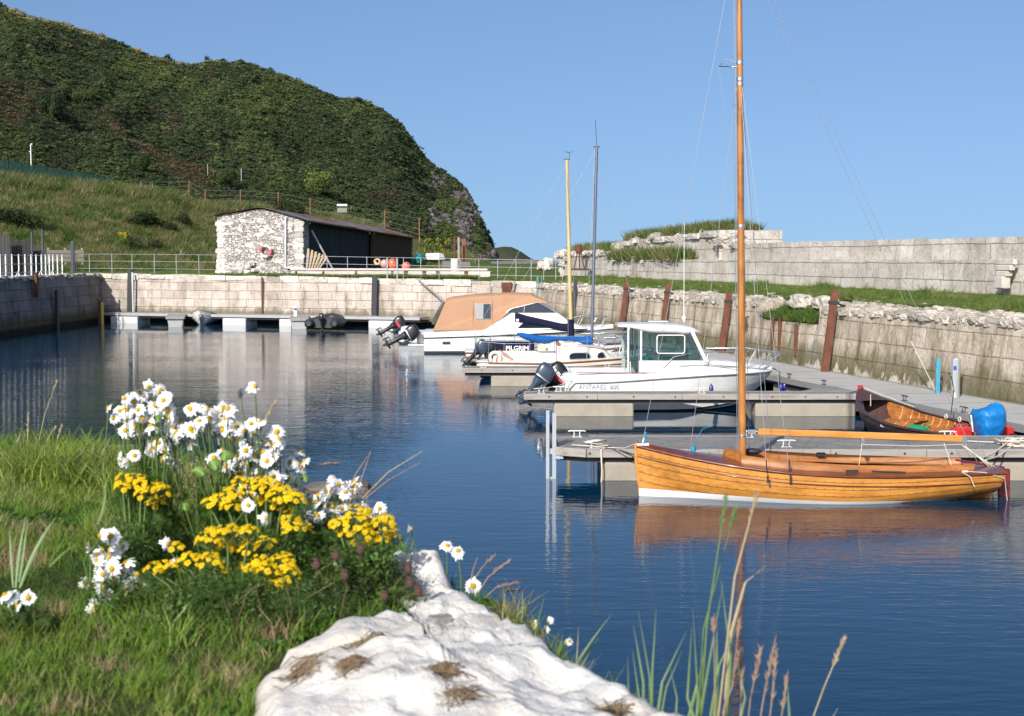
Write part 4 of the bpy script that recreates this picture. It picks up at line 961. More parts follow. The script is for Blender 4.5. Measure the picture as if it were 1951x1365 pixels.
# ------------------------------------------------------------------ 3. tan-canopied motor cruiser
cb = thing('motor_cruiser', 'white motor cruiser with a tan canvas canopy over its cockpit', 'motor cruiser', (0.32, 61.4, 0), R(0))
CL_, C0 = 8.1, -4.05
def c_half(t): return lerp_tab([(0, 1.22), (0.3, 1.32), (0.55, 1.30), (0.75, 1.05), (0.9, .62), (.97, .25), (1, .03)], t)
def c_sh(t): return lerp_tab([(0, .66), (.3, .74), (.6, .84), (1, .99)], t)
def c_sec(t):
    b, s_ = c_half(t), c_sh(t); fl = lerp_tab([(0, .95), (.5, .88), (.85, .55), (1, .2)], t); zc = lerp_tab([(0, .10), (.6, .12), (.85, .2), (1, .35)], t); k = lerp_tab([(0, -.3), (.7, -.3), (1, .1)], t); xe = C0+CL_*t; rk = max(0, (t-.75)/.25)
    return [(b, s_, xe), (lin(b, b*fl, .5), lin(s_, zc, .5), xe-.3*rk), (b*fl, zc, xe-.8*rk), (b*fl*.96, zc-.1, xe-.85*rk), (b*fl*.5, lin(zc, k, .7), xe-.95*rk), (0, k, xe-1.0*rk)]
mb = MB(); hull(mb, CL_, c_sec, 24, mats=[0, 0, 1, 1, 1]); mb.build('hull', [GEL, DARKAF], cb)
mb = MB()
for sd in (1, -1): mb.tube([(C0+CL_*t, (c_half(t)+.012)*sd, c_sh(t)) for t in [i/24 for i in range(25)]], .03, n=6)
mb.tube([(C0, -1.22, .66), (C0, 1.22, .66)], .03, n=6); mb.build('rubbing_strake', BLACKP, cb)
def c_top(t): return lerp_tab([(0, .90), (.3, .97), (.6, 1.05), (1, 1.12)], t)
mb = MB()
for sd in (1, -1): mb.grid([[(C0+CL_*t, sd*max(.02, c_half(t)-.02-.05*j), lin(c_sh(t), c_top(t), j/2)) for j in range(3)] for t in [i/24 for i in range(25)]], 0, True, flip=sd < 0)
deck_sheet(mb, CL_, lambda t: max(.02, c_half(t)-.12), lambda t: c_top(t), 0, 20, C0, .08, 0, 1); mb.add([(C0, -1.2, .6), (C0, 1.2, .6), (C0, 1.1, .9), (C0, -1.1, .9)], [(0, 1, 2, 3)]); mb.build('deck', GEL, cb)
cx = lambda px: (px-975.5)*.02214-0.32
cz = lambda py: 4-(py-494)*.02214
side = [(cx(918), .98), (cx(925), cz(628)), (cx(975), cz(597)), (cx(1062), cz(597)), (cx(1092), cz(618)), (cx(1120), 1.06)]
mb = MB()
mb.rings([[(x, -1.16+.16*max(0, (z-1)/.9), z) for x, z in side], [(x, 1.16-.16*max(0, (z-1)/.9), z) for x, z in side]], 0); mb.build('cabin', GEL, cb)
mb = MB(); wp = [(cx(964), cz(596.5)), (cx(974), cz(589)), (cx(1024), cz(577)), (cx(1030), cz(578)), (cx(1061), cz(596.5))]
mb.rings([[(x, -1.0+.10*(z-1.7), z) for x, z in wp], [(x, 1.0-.10*(z-1.7), z) for x, z in wp]], 0); ws = mb.build('windscreen', DGLASS, cb)
mb = MB()
for sd in (1, -1):
    mb.tube([(x, sd*(1.0-.10*(z-1.7)+.01), z) for x, z in wp], .022, n=5)
    mb.tube([(cx(998), sd*1.0, cz(596)), (cx(1000), sd*.98, cz(584))], .018, n=5)
mb.build('windscreen_frame', ALU, ws)
mb = MB()
mb.prism([(cx(985), cz(627)), (cx(997), cz(615.5)), (cx(1022), cz(618)), (cx(1050), cz(625)), (cx(1052), cz(627))], (-1.145, -1.10), axis='y'); mb.prism([(cx(985), cz(627)), (cx(997), cz(615.5)), (cx(1022), cz(618)), (cx(1050), cz(625)), (cx(1052), cz(627))], (1.10, 1.145), axis='y'); mb.build('cabin_window', DGLASS, cb)
can = [(cx(824), cz(631)), (cx(835), cz(603)), (cx(848), cz(575)), (cx(862), cz(571)), (cx(900), cz(566.5)), (cx(970), cz(563)), (cx(1012), cz(564)), (cx(1046), cz(577)), (cx(1024), cz(578)), (cx(972), cz(590)), (cx(958), cz(606)), (cx(935), cz(622)), (cx(920), cz(631))]
def cany(z): return 1.12-.16*max(0, (z-1.0))**1.7
mb = MB()
mid = [(x, 0, z+(.10 if z > 2.2 else 0)) for x, z in can]
mb.rings([[(x, -cany(z), z) for x, z in can], [(x, -cany(z)*.7, z+(.07 if z > 2.2 else 0)) for x, z in can], mid, [(x, cany(z)*.7, z+(.07 if z > 2.2 else 0)) for x, z in can], [(x, cany(z), z) for x, z in can]], 0, smooth=False); cn = mb.build('canopy', CANVAS_T, cb)
mb = MB(); z0, z1 = cz(609), cz(579); 
for sd in (1, -1):
    mb.add([(cx(907), sd*(cany(z0)+.012), z0), (cx(936), sd*(cany(z0)+.012), z0), (cx(935), sd*(cany(z1)+.012), z1), (cx(904), sd*(cany(z1)+.012), z1)], [(0, 1, 2, 3)], 0)
    zc_, zd_ = cz(608), cz(580)
    mb.add([(cx(920), sd*(cany(zc_)+.016), zc_), (cx(935), sd*(cany(zc_)+.016), zc_), (cx(934.5), sd*(cany(zd_)+.016), zd_), (cx(921), sd*(cany(zd_)+.016), zd_)], [(0, 1, 2, 3)], 1)
mb.build('canopy_window', [CLEARV, DGLASS], cn)
mb = MB(); z0, z1 = cz(610), cz(577)
mb.add([(cx(832), -1.08, z0), (cx(832), 1.08, z0), (cx(845), .85, z1), (cx(845), -.85, z1)], [(0, 1, 2, 3)], 0)
mb.grid([[(cx(844)-.0-k*.5-0.1*math.sin(k*3+j), -.9+j*.25, cz(577)-k*.95+.03*math.sin(j*2)) for k in (0, .4, .8, 1)] for j in range(5)], 0); mb.build('clear_flap', CLEARV, cn)
mb = MB()
for x in (cx(900), cx(937)): 
    zz = [lin(1.0, cz(566), k/6) for k in range(7)]
    for sd in (1, -1): mb.tube([(x-(.0), sd*(cany(z)+.006), z) for z in zz], .012, n=4)
mb.build('canopy_seam', M('canvas_seam', (.58, .33, .2), .9), cn)
mb = MB()
for sd in (1, -1):
    mb.tube([(cx(1085), sd*1.0, cz(612)), (cx(1120), sd*.75, cz(604)), (cx(1158), sd*.25, cz(606)), (cx(1163), 0, cz(606))], .02, n=5)
    for a, b in ((1112, 1102), (1140, 1128), (1158, 1148)): mb.tube([(cx(a), sd*lin(.8, .2, (a-1112)/46), cz(605)), (cx(b), sd*lin(.85, .35, (a-1112)/46), 1.06)], .02, n=5)
mb.build('guard_rail', STEEL, cb)
mb = MB(); mb.box((C0-.35, 0, .35), (.7, 1.9, .05)); mb.bbox((C0-.18, -.3, .62), (.34, .5, .55), .08); mb.tube([(C0-.65, -.8, .4), (C0-.1, -.8, .85)], .022); mb.tube([(C0-.65, -.3, .4), (C0-.1, -.3, .85)], .022); mb.build('bathing_platform', GEL, cb)
mb = MB(); mb.box((cx(850), -1.247, cz(654)), (.32, .01, .10)); mb.lathe([(.09, -.01), (.09, .01)], 14, 0, (cx(940), -1.12, cz(624.5)), Matrix.Rotation(R(90), 3, 'X')); mb.build('hull_badge', BLACKP, cb)
mb = MB(); g = random.Random(4)
for k in range(9): mb.box((cx(946)+k*.075, -1.13, cz(625)+g.uniform(-.01, .01)), (.05, .006, g.uniform(.06, .11)), 0)
mb.build('worn_name_marks', M('faded_name_grey', (.52, .52, .54), .6), cb)
outboard(cb, (C0-.75, -.9, .72), R(62), 1.25, BLACKP, BLACKP, ALU)
# ------------------------------------------------------------------ 4. small white boat astern of the cruiser
wb = thing('motor_boat', 'small white blue striped boat with a tilted red flashed outboard, left of the cruiser', 'motor boat', (-3.15, 67.8, 0), R(0))
def w_half(t): return lerp_tab([(0, .78), (.4, .86), (.7, .70), (.9, .32), (1, .02)], t)
def w_sec(t):
    b = w_half(t); s_ = lerp_tab([(0, .58), (.5, .60), (1, .85)], t); xe = -2.2+4.4*t
    return [(b, s_, xe), (b*.99, s_-.12, xe), (b*.96, s_-.2, xe), (b*.9, .1, xe-.1*t), (b*.5, -.1, xe-.25*t), (0, -.15, xe-.3*t)]
mb = MB(); hull(mb, 4.4, w_sec, 16, mats=[0, 1, 0, 0, 0]); deck_sheet(mb, 4.4, lambda t: max(.02, w_half(t)-.01), lambda t: lerp_tab([(0, .57), (.5, .59), (1, .84)], t), 0, 12, -2.2); mb.build('hull', [GEL, gloss('blue_stripe', (.02, .13, .42))], wb)
mb = MB(); mb.bbox((-1.85, 0, .68), (.5, 1.3, .26), .05); mb.build('stern_locker', GEL, wb)
mb = MB(); mb.box((-1.70, -.72, .60), (.12, .06, .40)); mb.build('blue_fender_pad', gloss('blue_pad', (.01, .10, .34)), wb)
o3 = outboard(wb, (-2.42, 0, .82), R(58), 1.15, BLACKP, BLACKP)
mb = MB(); mb.box((0, -.2, .17), (.34, .01, .10)); mb.box((0, .2, .17), (.34, .01, .10)); mb.build('red_flash', LETTER_R, o3)
# ------------------------------------------------------------------ 5. white yacht with the blue sail cover
def yacht(name, label, loc, L, beam, fb, gel, strake):
    r = thing(name, label, 'yacht', loc, 0)
    def yh(t): return beam/2*lerp_tab([(0, .62), (.15, .8), (.4, 1), (.6, .96), (.8, .62), (.92, .28), (1, .02)], t)
    def ys(t): return fb*lerp_tab([(0, 1.0), (.4, .98), (1, 1.25)], t)
    def sec(t):
        b, s_ = yh(t), ys(t); xe = -L/2+L*t; k = lerp_tab([(0, .02), (.2, -.25), (.8, -.35), (1, -.05)], t); o = []
        for j in range(9):
            u = j/8; o.append((b*(1-u**2.4)**.85 if u < 1 else 0, lin(s_, k, u), xe-.35*u*max(0, (t-.75)/.25)+.15*u*(1-t)**4))
        return o
    mb = MB(); hull(mb, L, sec, 24, mats=[0]*5+[1]*3); mb.build('hull', [gel, DARKAF], r)
    mb = MB()
    for sd in (1, -1): mb.tube([(-L/2+L*t, (yh(t)+.01)*sd, ys(t)-.06) for t in [i/24 for i in range(25)]], .03, n=5)
    for sd in (1, -1): mb.tube([(-L/2+L*t, (yh(t)*.985)*sd, ys(t)-.22) for t in [i/24 for i in range(25)]], .018, n=5)
    mb.build('rubbing_strake', strake, r)
    mb = MB(); deck_sheet(mb, L, lambda t: max(.02, yh(t)), lambda t: ys(t), 0, 20, -L/2, .06)
    mb.build('deck', gel, r)
    return r, yh, ys
yb, yh, ys = yacht('yacht', 'small white yacht with a bright blue sail cover and grey mast', (1.65, 47.6, 0), 5.7, 2.0, .64, GELY, TEAK)
yx = lambda px: (px-975.5)*.01716-1.65
yz = lambda py: 4-(py-494)*.01716
mb = MB(); P = []
for i in range(15):
    px = lin(1062, 1168, i/14); zt = lerp_tab([(1062, yz(661)), (1090, yz(661)), (1128, yz(664)), (1150, yz(667)), (1160, yz(674)), (1168, yz(688))], px); h = lerp_tab([(1062, .72), (1120, .66), (1168, .45)], px)
    P.append([(yx(px), -h, .62), (yx(px), -h*.93, lin(.62, zt, .85)), (yx(px), -h*.75, zt), (yx(px), 0, zt+.06), (yx(px), h*.75, zt), (yx(px), h*.93, lin(.62, zt, .85)), (yx(px), h, .62)])
mb.grid(P, 0, True); mb.add([P[0][k] for k in range(7)], [(6, 5, 4, 3, 2, 1, 0)]); mb.build('coachroof', GELY, yb)
mb = MB()
def port(px0, px1, py0, py1, n=20, p=.45):
    cxx, czz, a, b = yx((px0+px1)/2), yz((py0+py1)/2), (px1-px0)/2*.01716, (py1-py0)/2*.01716
    return [(cxx+a*math.copysign(abs(math.cos(2*math.pi*k/n))**p, math.cos(2*math.pi*k/n)), czz+b*math.copysign(abs(math.sin(2*math.pi*k/n))**p, math.sin(2*math.pi*k/n))) for k in range(n)]
for a, p in (((1087, 1125, 674.5, 689.5), .5), ((1141, 1154, 673.5, 688.5), 1.0)):
    for sd in (1, -1): mb.prism(port(*a, p=p), (.60*sd-.13, .60*sd+.13) if 0 else tuple(sorted((.55*sd, .715*sd if a[0] < 1100 else .665*sd))), axis='y')
mb.build('cabin_window', DGLASS, yb)
mb = MB()
for a, p in (((1086, 1126, 673.5, 690.5), .5), ((1140, 1155, 672.5, 689.5), 1.0)):
    for sd in (1, -1): 
        pr = port(*a, p=p); mb.tube([(x, sd*(.715 if a[0] < 1100 else .665), z) for x, z in pr+[pr[0]]], .012, n=4)
mb.build('window_frame', ALU, yb)
mb = MB()
for sd in (1, -1): mb.tube([(yx(1076), sd*.55, yz(662)), (yx(1100), sd*.52, yz(663.5)), (yx(1130), sd*.48, yz(665)), (yx(1157), sd*.38, yz(669))], .022, n=5)
mb.box((yx(1064), 0, yz(667)), (.08, .75, .42)); mb.box((yx(1066), -.45, yz(670)), (.10, .22, .46)); mb.build('wooden_trim', TEAK, yb)
mb = MB(); mb.prism([(yx(1065), yz(660)), (yx(1068), yz(652)), (yx(1098), yz(657)), (yx(1104), yz(661))], .7, axis='y'); mb.build('sliding_hatch', GELY, yb)
mb = MB()
for sd in (1, -1): mb.box((yx(1000), sd*.62, yz(684)), (2.1, .07, .30))
mb.box((yx(935), 0, yz(686)), (.08, 1.2, .26)); mb.build('cockpit_coaming', GELY, yb)
mb = MB(); m_ = lambda z: yx(1131)+.022*(z-1)
mb.tube([(m_(z), 0, z) for z in (1.05, 2, 5, 7.75)], [.055, .055, .052, .045], n=10); mm = mb.build('mast', GMAST, yb)
mb = MB(); mb.box((m_(7.7), 0, 7.72), (.22, .05, .03)); mb.tube([(m_(7.7), 0, 7.7), (m_(7.7)-.05, 0, 8.6)], .008, n=4); mb.build('masthead', BLACKST, mm)
mb = MB()
for a, b in (((m_(7.6)-.05, 0, 7.6), (-2.7, 0, .75)), ((m_(7.6)+.05, 0, 7.6), (2.75, 0, .8)), ((m_(7)-.05, 0, 7.6), (yx(1118), -.9, .66)), ((m_(7), 0, 7.6), (yx(1118), .9, .66)), ((m_(7)+.06, 0, 7.6), (m_(1.5)+.1, 0, 1.3))): mb.tube([a, b], .005, n=4, cap=False)
mb.build('stay', WIRE, yb)
mb = MB(); P = []
for i in range(25):
    t = i/24; px = lin(985, 1131, t); top = lerp_tab([(0, 637), (.1, 638), (.3, 643), (.6, 645), (.9, 645), (1, 643)], t); bot = lerp_tab([(0, 641), (.08, 648), (.22, 657), (.38, 659), (.55, 654), (.7, 652), (.82, 657), (.93, 662), (1, 660)], t)+.9*math.sin(t*21)
    zc_, hh = yz((top+bot)/2), (bot-top)/2*.01716; wd = .075+.03*math.sin(t*9)+.03*t
    P.append([(yx(px), wd*math.cos(2*math.pi*k/12), zc_+hh*math.sin(2*math.pi*k/12)*(1 if math.sin(2*math.pi*k/12) > 0 else 1)) for k in range(12)])
mb.rings(P, 0, smooth=True); mb.build('sail_cover', CANVAS_B, yb)
mb = MB()
for sd in (1, -1):
    mb.tube([(yx(905), sd*.75, 1.3), (yx(960), sd*.85, 1.22), (yx(1060), sd*.98, 1.25), (yx(1180), sd*.5, 1.35)], .010, n=4)
    for px in (905, 930, 960, 1010, 1060, 1120, 1180): mb.tube([(yx(px), sd*lerp_tab([(905, .7), (1060, .98), (1180, .5)], px), .6), (yx(px), sd*lerp_tab([(905, .75), (1060, .98), (1180, .5)], px), 1.27)], .011, n=4)
mb.build('guard_rail', STEEL, yb)
mb = MB(); mb.torus((yx(943), -.72, yz(683)), .17, .055, 0, 18, 8, Matrix.Rotation(R(90), 3, 'X') @ Matrix.Rotation(R(-40), 3, 'Z'), (0.0, 4.6)); mb.build('horseshoe_lifebuoy', WHITEP, yb)
mb = MB(); mb.tube([(yx(951), -.85, yz(668)), (yx(965), -.85, yz(677)), (yx(978), -.85, yz(687))], .02, n=5); mb.tube([(yx(945), -.8, yz(690)), (yx(948), -.8, yz(680))], .025, n=5); mb.build('orange_line', M('orange_line_cloth', (.62, .13, .05), .8), yb)
outboard(yb, (yx(912), -.42, yz(672)), R(42), .85, BLUEGREY, BLACKP)
outboard(yb, (yx(931), -.30, yz(676)), R(8), .85, BLACKP, BLACKP)
# ------------------------------------------------------------------ 6. yacht with navy cover and lettered dodger
nb, nh, ns = yacht('yacht', 'small white yacht with a navy sail cover, yellowed mast and lettered dodger', (1.25, 53.2, 0), 6.0, 2.0, .60, GEL, TEAK)
nx = lambda px: (px-975.5)*.01945-1.25
nz_ = lambda py: 4-(py-494)*.01945
mb = MB(); P = []
for i in range(9):
    px = lin(1030, 1150, i/8); zt = lerp_tab([(1030, .95), (1100, .98), (1150, .8)], px); h = lerp_tab([(1030, .7), (1150, .4)], px)
    P.append([(nx(px), -h, .6), (nx(px), -h*.8, zt), (nx(px), h*.8, zt), (nx(px), h, .6)])
mb.grid(P, 0); mb.add([P[0][k] for k in range(4)], [(3, 2, 1, 0)]); mb.build('coachroof', GEL, nb)
mb = MB(); mb.bbox((nx(1032), -.86, nz_(663)), (.30, .03, .30), .01); mb.build('folded_towel', M('checked_towel', (.6, .5, .36), .9, var=.5, scale=14), nb)
mb = MB(); y_ = -.93
P = [[(nx(lin(934, 1018, i/10)), y_+.02*math.sin(i*1.3), nz_(lin(649+.4*i/10, 672.5-.3*i/10, j/3))) for j in range(4)] for i in range(11)]
mb.grid(P, 0, True); mb.grid([[(x, y+.02, z) for x, y, z in r] for r in P], 0, True, flip=True); dg_ = mb.build('dodger', CANVAS_N, nb)
text('PILGRIM', .235, LETTER_W, dg_, Matrix.Translation((nx(963.5), y_-.035, nz_(666.3))) @ Matrix.Rotation(R(90), 4, 'X') @ Matrix.Scale(1.0, 4, (1, 0, 0)), 'boat_name', .004, .006)
mb = MB(); n_ = lambda z: nx(1089.5)-.027*(z-1)
mb.tube([(n_(z), 0, z) for z in (.95, 2, 5, 7.68)], [.078, .078, .07, .055], n=10); mm = mb.build('mast', YMAST, nb)
mb = MB(); mb.box((n_(7.7), 0, 7.70), (.22, .06, .03)); mb.tube([(n_(7.7)+.1, 0, 7.72), (n_(7.7)+.1, 0, 7.95), (n_(7.7)+.22, 0, 7.98)], .008, n=4); mb.tube([(n_(7.7)-.05, 0, 7.98), (n_(7.7)+.1, 0, 7.93)], .012, n=4); mb.build('wind_vane', BLACKST, mm)
mb = MB()
for a, b in (((n_(7.6), 0, 7.6), (-2.9, 0, .7)), ((n_(7.6), 0, 7.6), (2.9, 0, .75)), ((n_(7.6), 0, 7.6), (nx(1082), -.95, .6)), ((n_(7.6), 0, 7.6), (nx(1082), .95, .6)), ((n_(7.4)+.1, 0, 7.5), (n_(1.2)+.16, -.1, 1.0))): mb.tube([a, b], .0055, n=4, cap=False)
mb.build('stay', WIRE, nb)
mb = MB(); P = []
for i in range(21):
    t = i/20; px = lin(981, 1092, t); top = lerp_tab([(0, 597), (.06, 597), (.2, 602), (.8, 617), (1, 618)], t); bot = lerp_tab([(0, 615), (.06, 616), (.5, 624), (.8, 633), (1, 634)], t)
    zc_, hh = nz_((top+bot)/2), (bot-top)/2*.01945; wd = lerp_tab([(0, .07), (.1, .10), (1, .15)], t)
    P.append([(nx(px), wd*math.cos(2*math.pi*k/10), zc_+hh*math.sin(2*math.pi*k/10)) for k in range(10)])
mb.rings(P, 0, smooth=True); mb.tube([(n_(1.2), 0, 1.0), (n_(1.9), 0, 1.75)], [.14, .13], n=10); mb.box((nx(986), -.105, nz_(611)), (.10, .01, .09), 1); mb.build('sail_cover', [CANVAS_N, LETTER_W], nb)
mb = MB()
for sd in (1, -1):
    mb.tube([(nx(905), sd*.7, 1.2), (nx(1030), sd*.95, 1.1), (nx(1190), sd*.3, 1.25)], .010, n=4)
    for px in (905, 934, 980, 1018, 1066, 1130, 1190): mb.tube([(nx(px), sd*lerp_tab([(905, .7), (1030, .95), (1190, .3)], px), .55), (nx(px), sd*lerp_tab([(905, .7), (1030, .95), (1190, .3)], px), 1.18)], .011, n=4)
mb.build('guard_rail', STEEL, nb)
# ------------------------------------------------------------------ 7. little boat with black cover between the yachts and the pontoon
kb = thing('motor_boat', 'little white boat with black cover and metal rails by the main pontoon', 'motor boat', (4.05, 53.5, 0), R(12))
def k_sec(t):
    b = lerp_tab([(0, .65), (.5, .75), (.8, .5), (1, .02)], t); s_ = lerp_tab([(0, .48), (1, .65)], t); xe = -1.6+3.2*t
    return [(b, s_, xe), (b*.95, s_-.14, xe), (b*.88, .08, xe-.1*t), (0, -.12, xe-.2*t)]
mb = MB(); hull(mb, 3.2, k_sec, 14, mats=[0, 0, 1]); deck_sheet(mb, 3.2, lambda t: lerp_tab([(0, .64), (.5, .74), (.8, .49), (1, .02)], t), lambda t: lerp_tab([(0, .47), (1, .64)], t), 0, 10, -1.6); mb.build('hull', [GEL, BLACKP], kb)
mb = MB(); P = [[(lin(-1.3, 1.2, i/8), k*.6*math.sin(math.pi*min(.95, .15+i/10)), .50+.34*(1-k*k)*math.sin(math.pi*(.1+.8*i/8))) for k in (-1, -.5, 0, .5, 1)] for i in range(9)]
mb.grid(P, 0, True); mb.build('boat_cover', M('black_cover', (.012, .014, .018), .6, bmp=.4, bscale=6), kb)
mb = MB()
for x in (-1.1, -.2): mb.tube([(x, -.6, .5), (x+.25, -.5, 1.28), (x+.25, .5, 1.28), (x, .6, .5)], .022, n=5)
for y in (-.5, .5): mb.tube([(-.85, y, 1.28), (.95, y, 1.26)], .02, n=5); mb.tube([(.9, y, 1.26), (.9, y*1.1, .6)], .018, n=5)
mb.build('rail_frame', GALV, kb)
# ------------------------------------------------------------------ 8. dark varnished rowing boat with the tarpaulined outboard
rb = thing('rowing_boat', 'dark varnished wooden boat with ribbed inside, moored along the main pontoon', 'rowing boat', (8.84, 30.75, 0), R(90)+math.atan(0.228)+R(1))
RL = 5.4
def r_half(t): return lerp_tab([(0, .60), (.2, .78), (.5, .86), (.75, .68), (.9, .36), (.97, .14), (1, .02)], t)
def r_sh(t): return lerp_tab([(0, .50), (.4, .46), (.7, .56), (.9, .76), (1, .95)], t)
def r_sec(t):
    b, s_ = r_half(t), r_sh(t); xe = -RL/2+RL*t; k = lerp_tab([(0, -.05), (.5, -.2), (.9, -.15), (1, 0)], t); o = []
    for j in range(9):
        u = j/8; o.append((b*(1-u**2.2)**.9 if u < 1 else 0, lin(s_, k, u), xe-.45*u*max(0, (t-.7)/.3)))
    return o
mb = MB(); hull(mb, RL, r_sec, 26); mb.build('hull', DARKHULL, rb)
mb = MB()
for sd in (1, -1):
    mb.grid([[(-RL/2+RL*t+(-.0), sd*lin(r_half(t)+.015, max(.0, r_half(t)-.08), k), r_sh(t)+.008) for k in (0, 1)] for t in [i/26 for i in range(27)]], 0, True, flip=sd > 0)
    mb.tube([(-RL/2+RL*t, sd*(r_half(t)+.012), r_sh(t)-.015) for t in [i/26 for i in range(27)]], .024, n=5)
deck_sheet(mb, RL, lambda t: r_half(t), lambda t: r_sh(t)+.012, 0, 6, -RL/2, .03, .86, 1.0); mb.build('gunwale', DARKHULL, rb)
mb = MB()
for sd in (1, -1): mb.grid([[(-RL/2+RL*t, sd*max(0, r_half(t)-.035)*(1-u**2.6)**.9 if u < 1 else 0, lin(r_sh(t)-.02, 0.02, u)) for u in (0, .15, .3, .5, .7, .85, 1)] for t in [lin(.01, .88, i/24) for i in range(25)]], 0, True, flip=sd < 0)
mb.build('lining', INNER, rb)
RIBM = wood_mat('pale_ribs', (.60, .27, .06), (.42, .17, .035), rough=.4, coat=.2)
mb = MB()
for i in range(16):
    t = lin(.10, .80, i/15)
    for sd in (1, -1): mb.tube([(-RL/2+RL*t, sd*max(0, r_half(t)-.05)*(1-u**2.6)**.9, lin(r_sh(t)-.03, .05, u)) for u in (0, .2, .4, .6, .8, .93)], .020, n=4)
mb.build('rib_frames', RIBM, rb)
for t in (.22, .45, .66):
    mb = MB(); mb.bbox((-RL/2+RL*t, 0, r_sh(t)-.14), (.22, 2*(r_half(t)-.07), .03), .006); mb.build('thwart', INNER, rb)
mb = MB(); mb.box((-.3, 0, .10), (3.2, .8, .03)); mb.build('floor_boards', RIBM, rb)
mb = MB(); mb.tube([(RL/2-.02, 0, .94), (RL/2-.02, 0, 1.04)], [.05, .06], n=8); mb.build('bow_knob', REDP, rb)
mb = MB()
for x, y in ((.2, -.80), (-.35, -.80), (-.9, -.76), (-1.35, -.72), (-1.75, -.68)): mb.torus((x, y+.02, .54), .05, .018, 0, 10, 5, Matrix.Rotation(R(90), 3, 'X'))
mb.tube([(RL/2-.1, -.05, .98), (RL/2-.6, -.45, .78), (RL/2-1.2, -.75, .62)], .012, n=4); mb.tube([(1.45, .38, .68), (1.42, .40, .95)], .012, n=4); mb.box((.05, .83, .40), (.16, .03, .05)); mb.build('rope_lashing', ROPE, rb)
tb = bpy.data.objects.new('outboard_motor', None); COL.objects.link(tb); tb.parent = rb; tb.location = (-RL/2-.16, .10, .50); tb.rotation_euler = (0, 0, 0)
mb = MB(); rs = []
for k_ in range(19):
    z = -.05+.66*k_/18; q = k_/18; a = lerp_tab([(0, .17), (.1, .21), (.45, .29), (.8, .31), (.93, .27), (1, .10)], q); w_ = a*.95
    rs.append([(.02*q+a*math.copysign(abs(math.cos(u))**.7, math.cos(u))*(1+.07*fbm(u*1.6, z*5, 2)+.05*math.sin(11*u+z*25)), w_*math.copysign(abs(math.sin(u))**.7, math.sin(u))*(1+.07*fbm(u*1.9+3, z*4, 5)+.04*math.sin(9*u-z*31)), z+.035*fbm(u*1.4, z*3, 7)-.06*(q > .9)*math.cos(u-1)) for u in [2*math.pi*k/40 for k in range(40)]])
mb.rings(rs, 0, smooth=True); mb.build('tarpaulin_cover', M('blue_tarpaulin', (.006, .16, .46), .35, var=.2, scale=4, bmp=.9, bscale=14), tb)
mb = MB(); mb.rings([[(-.02+a*math.cos(u), w_*math.sin(u), z) for u in [2*math.pi*k/12 for k in range(12)]] for z, a, w_ in ((-.02, .18, .13), (-.20, .14, .10), (-.45, .09, .06), (-.75, .08, .04))], 0, smooth=True); mb.bbox((-.06, 0, -.55), (.34, .18, .02), .004); mb.box((.2, 0, -.05), (.08, .28, .3)); mb.tube([(.05, .32, .1), (.12, .33, .42)], .03); mb.build('leg', ALU, tb)
for x, y, lab in ((-RL/2+.28, .42, 'red fuel can in the dark wooden boat, left of the blue covered motor'), (-RL/2+.26, -.45, 'red fuel can in the dark wooden boat, right of the blue covered motor')):
    p = rb.matrix_basis @ Vector((x, y, .42))
    f = thing('fuel_can', lab, 'fuel can', p, rb.rotation_euler.z, 'red fuel cans in the wooden boat')
    mb = MB(); mb.bbox((0, 0, .10), (.30, .42, .24), .04); mb.build('can_body', REDP, f)
    mb = MB(); mb.tube([(0, -.12, .22), (0, -.11, .28), (0, .11, .28), (0, .12, .22)], .018, n=5); mb.build('handle', REDP, f)
    mb = MB(); mb.lathe([(.035, .22), (.035, .26), (.02, .265)], 10, 0, (.09, .1, 0)); mb.build('cap', BLACKP, f)
p = rb.matrix_basis @ Vector((-.75, .5, .40)); mb = MB(); mb.sphere((0, 0, 0), .2, sc=(1.3, .8, .55)); mb.tube([(.2, 0, .02), (.30, .02, .1)], .03)
tag(mb.build('bailer', gloss('green_plastic', (.01, .26, .10)), loc=p), 'green plastic bailer lying in the dark wooden rowing boat', 'bailer')
# ------------------------------------------------------------------ 9. far small boats
db = thing('dinghy', 'white clinker dinghy with bow to the camera and blue motor cover at the far pontoon', 'dinghy', G(384, 619, 0)+Vector((0, 1.2, 0)), R(-88))
def d_half(t): return lerp_tab([(0, .62), (.3, .80), (.6, .82), (.82, .56), (.94, .24), (1, .02)], t)
def d_sec(t):
    b, s_ = d_half(t), lerp_tab([(0, .55), (.6, .58), (1, .92)], t); xe = -1.9+3.8*t; k = lerp_tab([(0, -.1), (.85, -.15), (1, 0)], t); o = []
    for j in range(13):
        u = j/12; o.append((max(0, b*(1-u**2.0)**.9+(.018 if j % 2 else 0)) if u < 1 else 0, lin(s_, k, u), xe-.25*u*max(0, (t-.8)/.2)))
    return o
mb = MB(); hull(mb, 3.8, d_sec, 20, smooth=False); mb.build('hull', GEL, db)
mb = MB()
for sd in (1, -1): mb.tube([(-1.9+3.8*t, sd*(d_half(t)+.012), lerp_tab([(0, .55), (.6, .58), (1, .92)], t)) for t in [i/16 for i in range(17)]], .028, n=5)
mb.build('gunwale', M('grey_gunwale', (.28, .27, .25), .6), db)
mb = MB()
for sd in (1, -1): mb.grid([[(-1.9+3.8*t, sd*max(0, d_half(t)-.04)*(1-u**2), lin(lerp_tab([(0, .53), (.6, .56), (1, .88)], t), .0, u)) for u in (0, .3, .6, 1)] for t in [lin(.01, .98, i/12) for i in range(13)]], 0, True, flip=sd < 0)
for t in (.25, .5, .75): mb.box((-1.9+3.8*t, 0, .36), (.2, 2*d_half(t)-.1, .03))
mb.build('lining', M('grey_lining', (.34, .34, .32), .7), db)
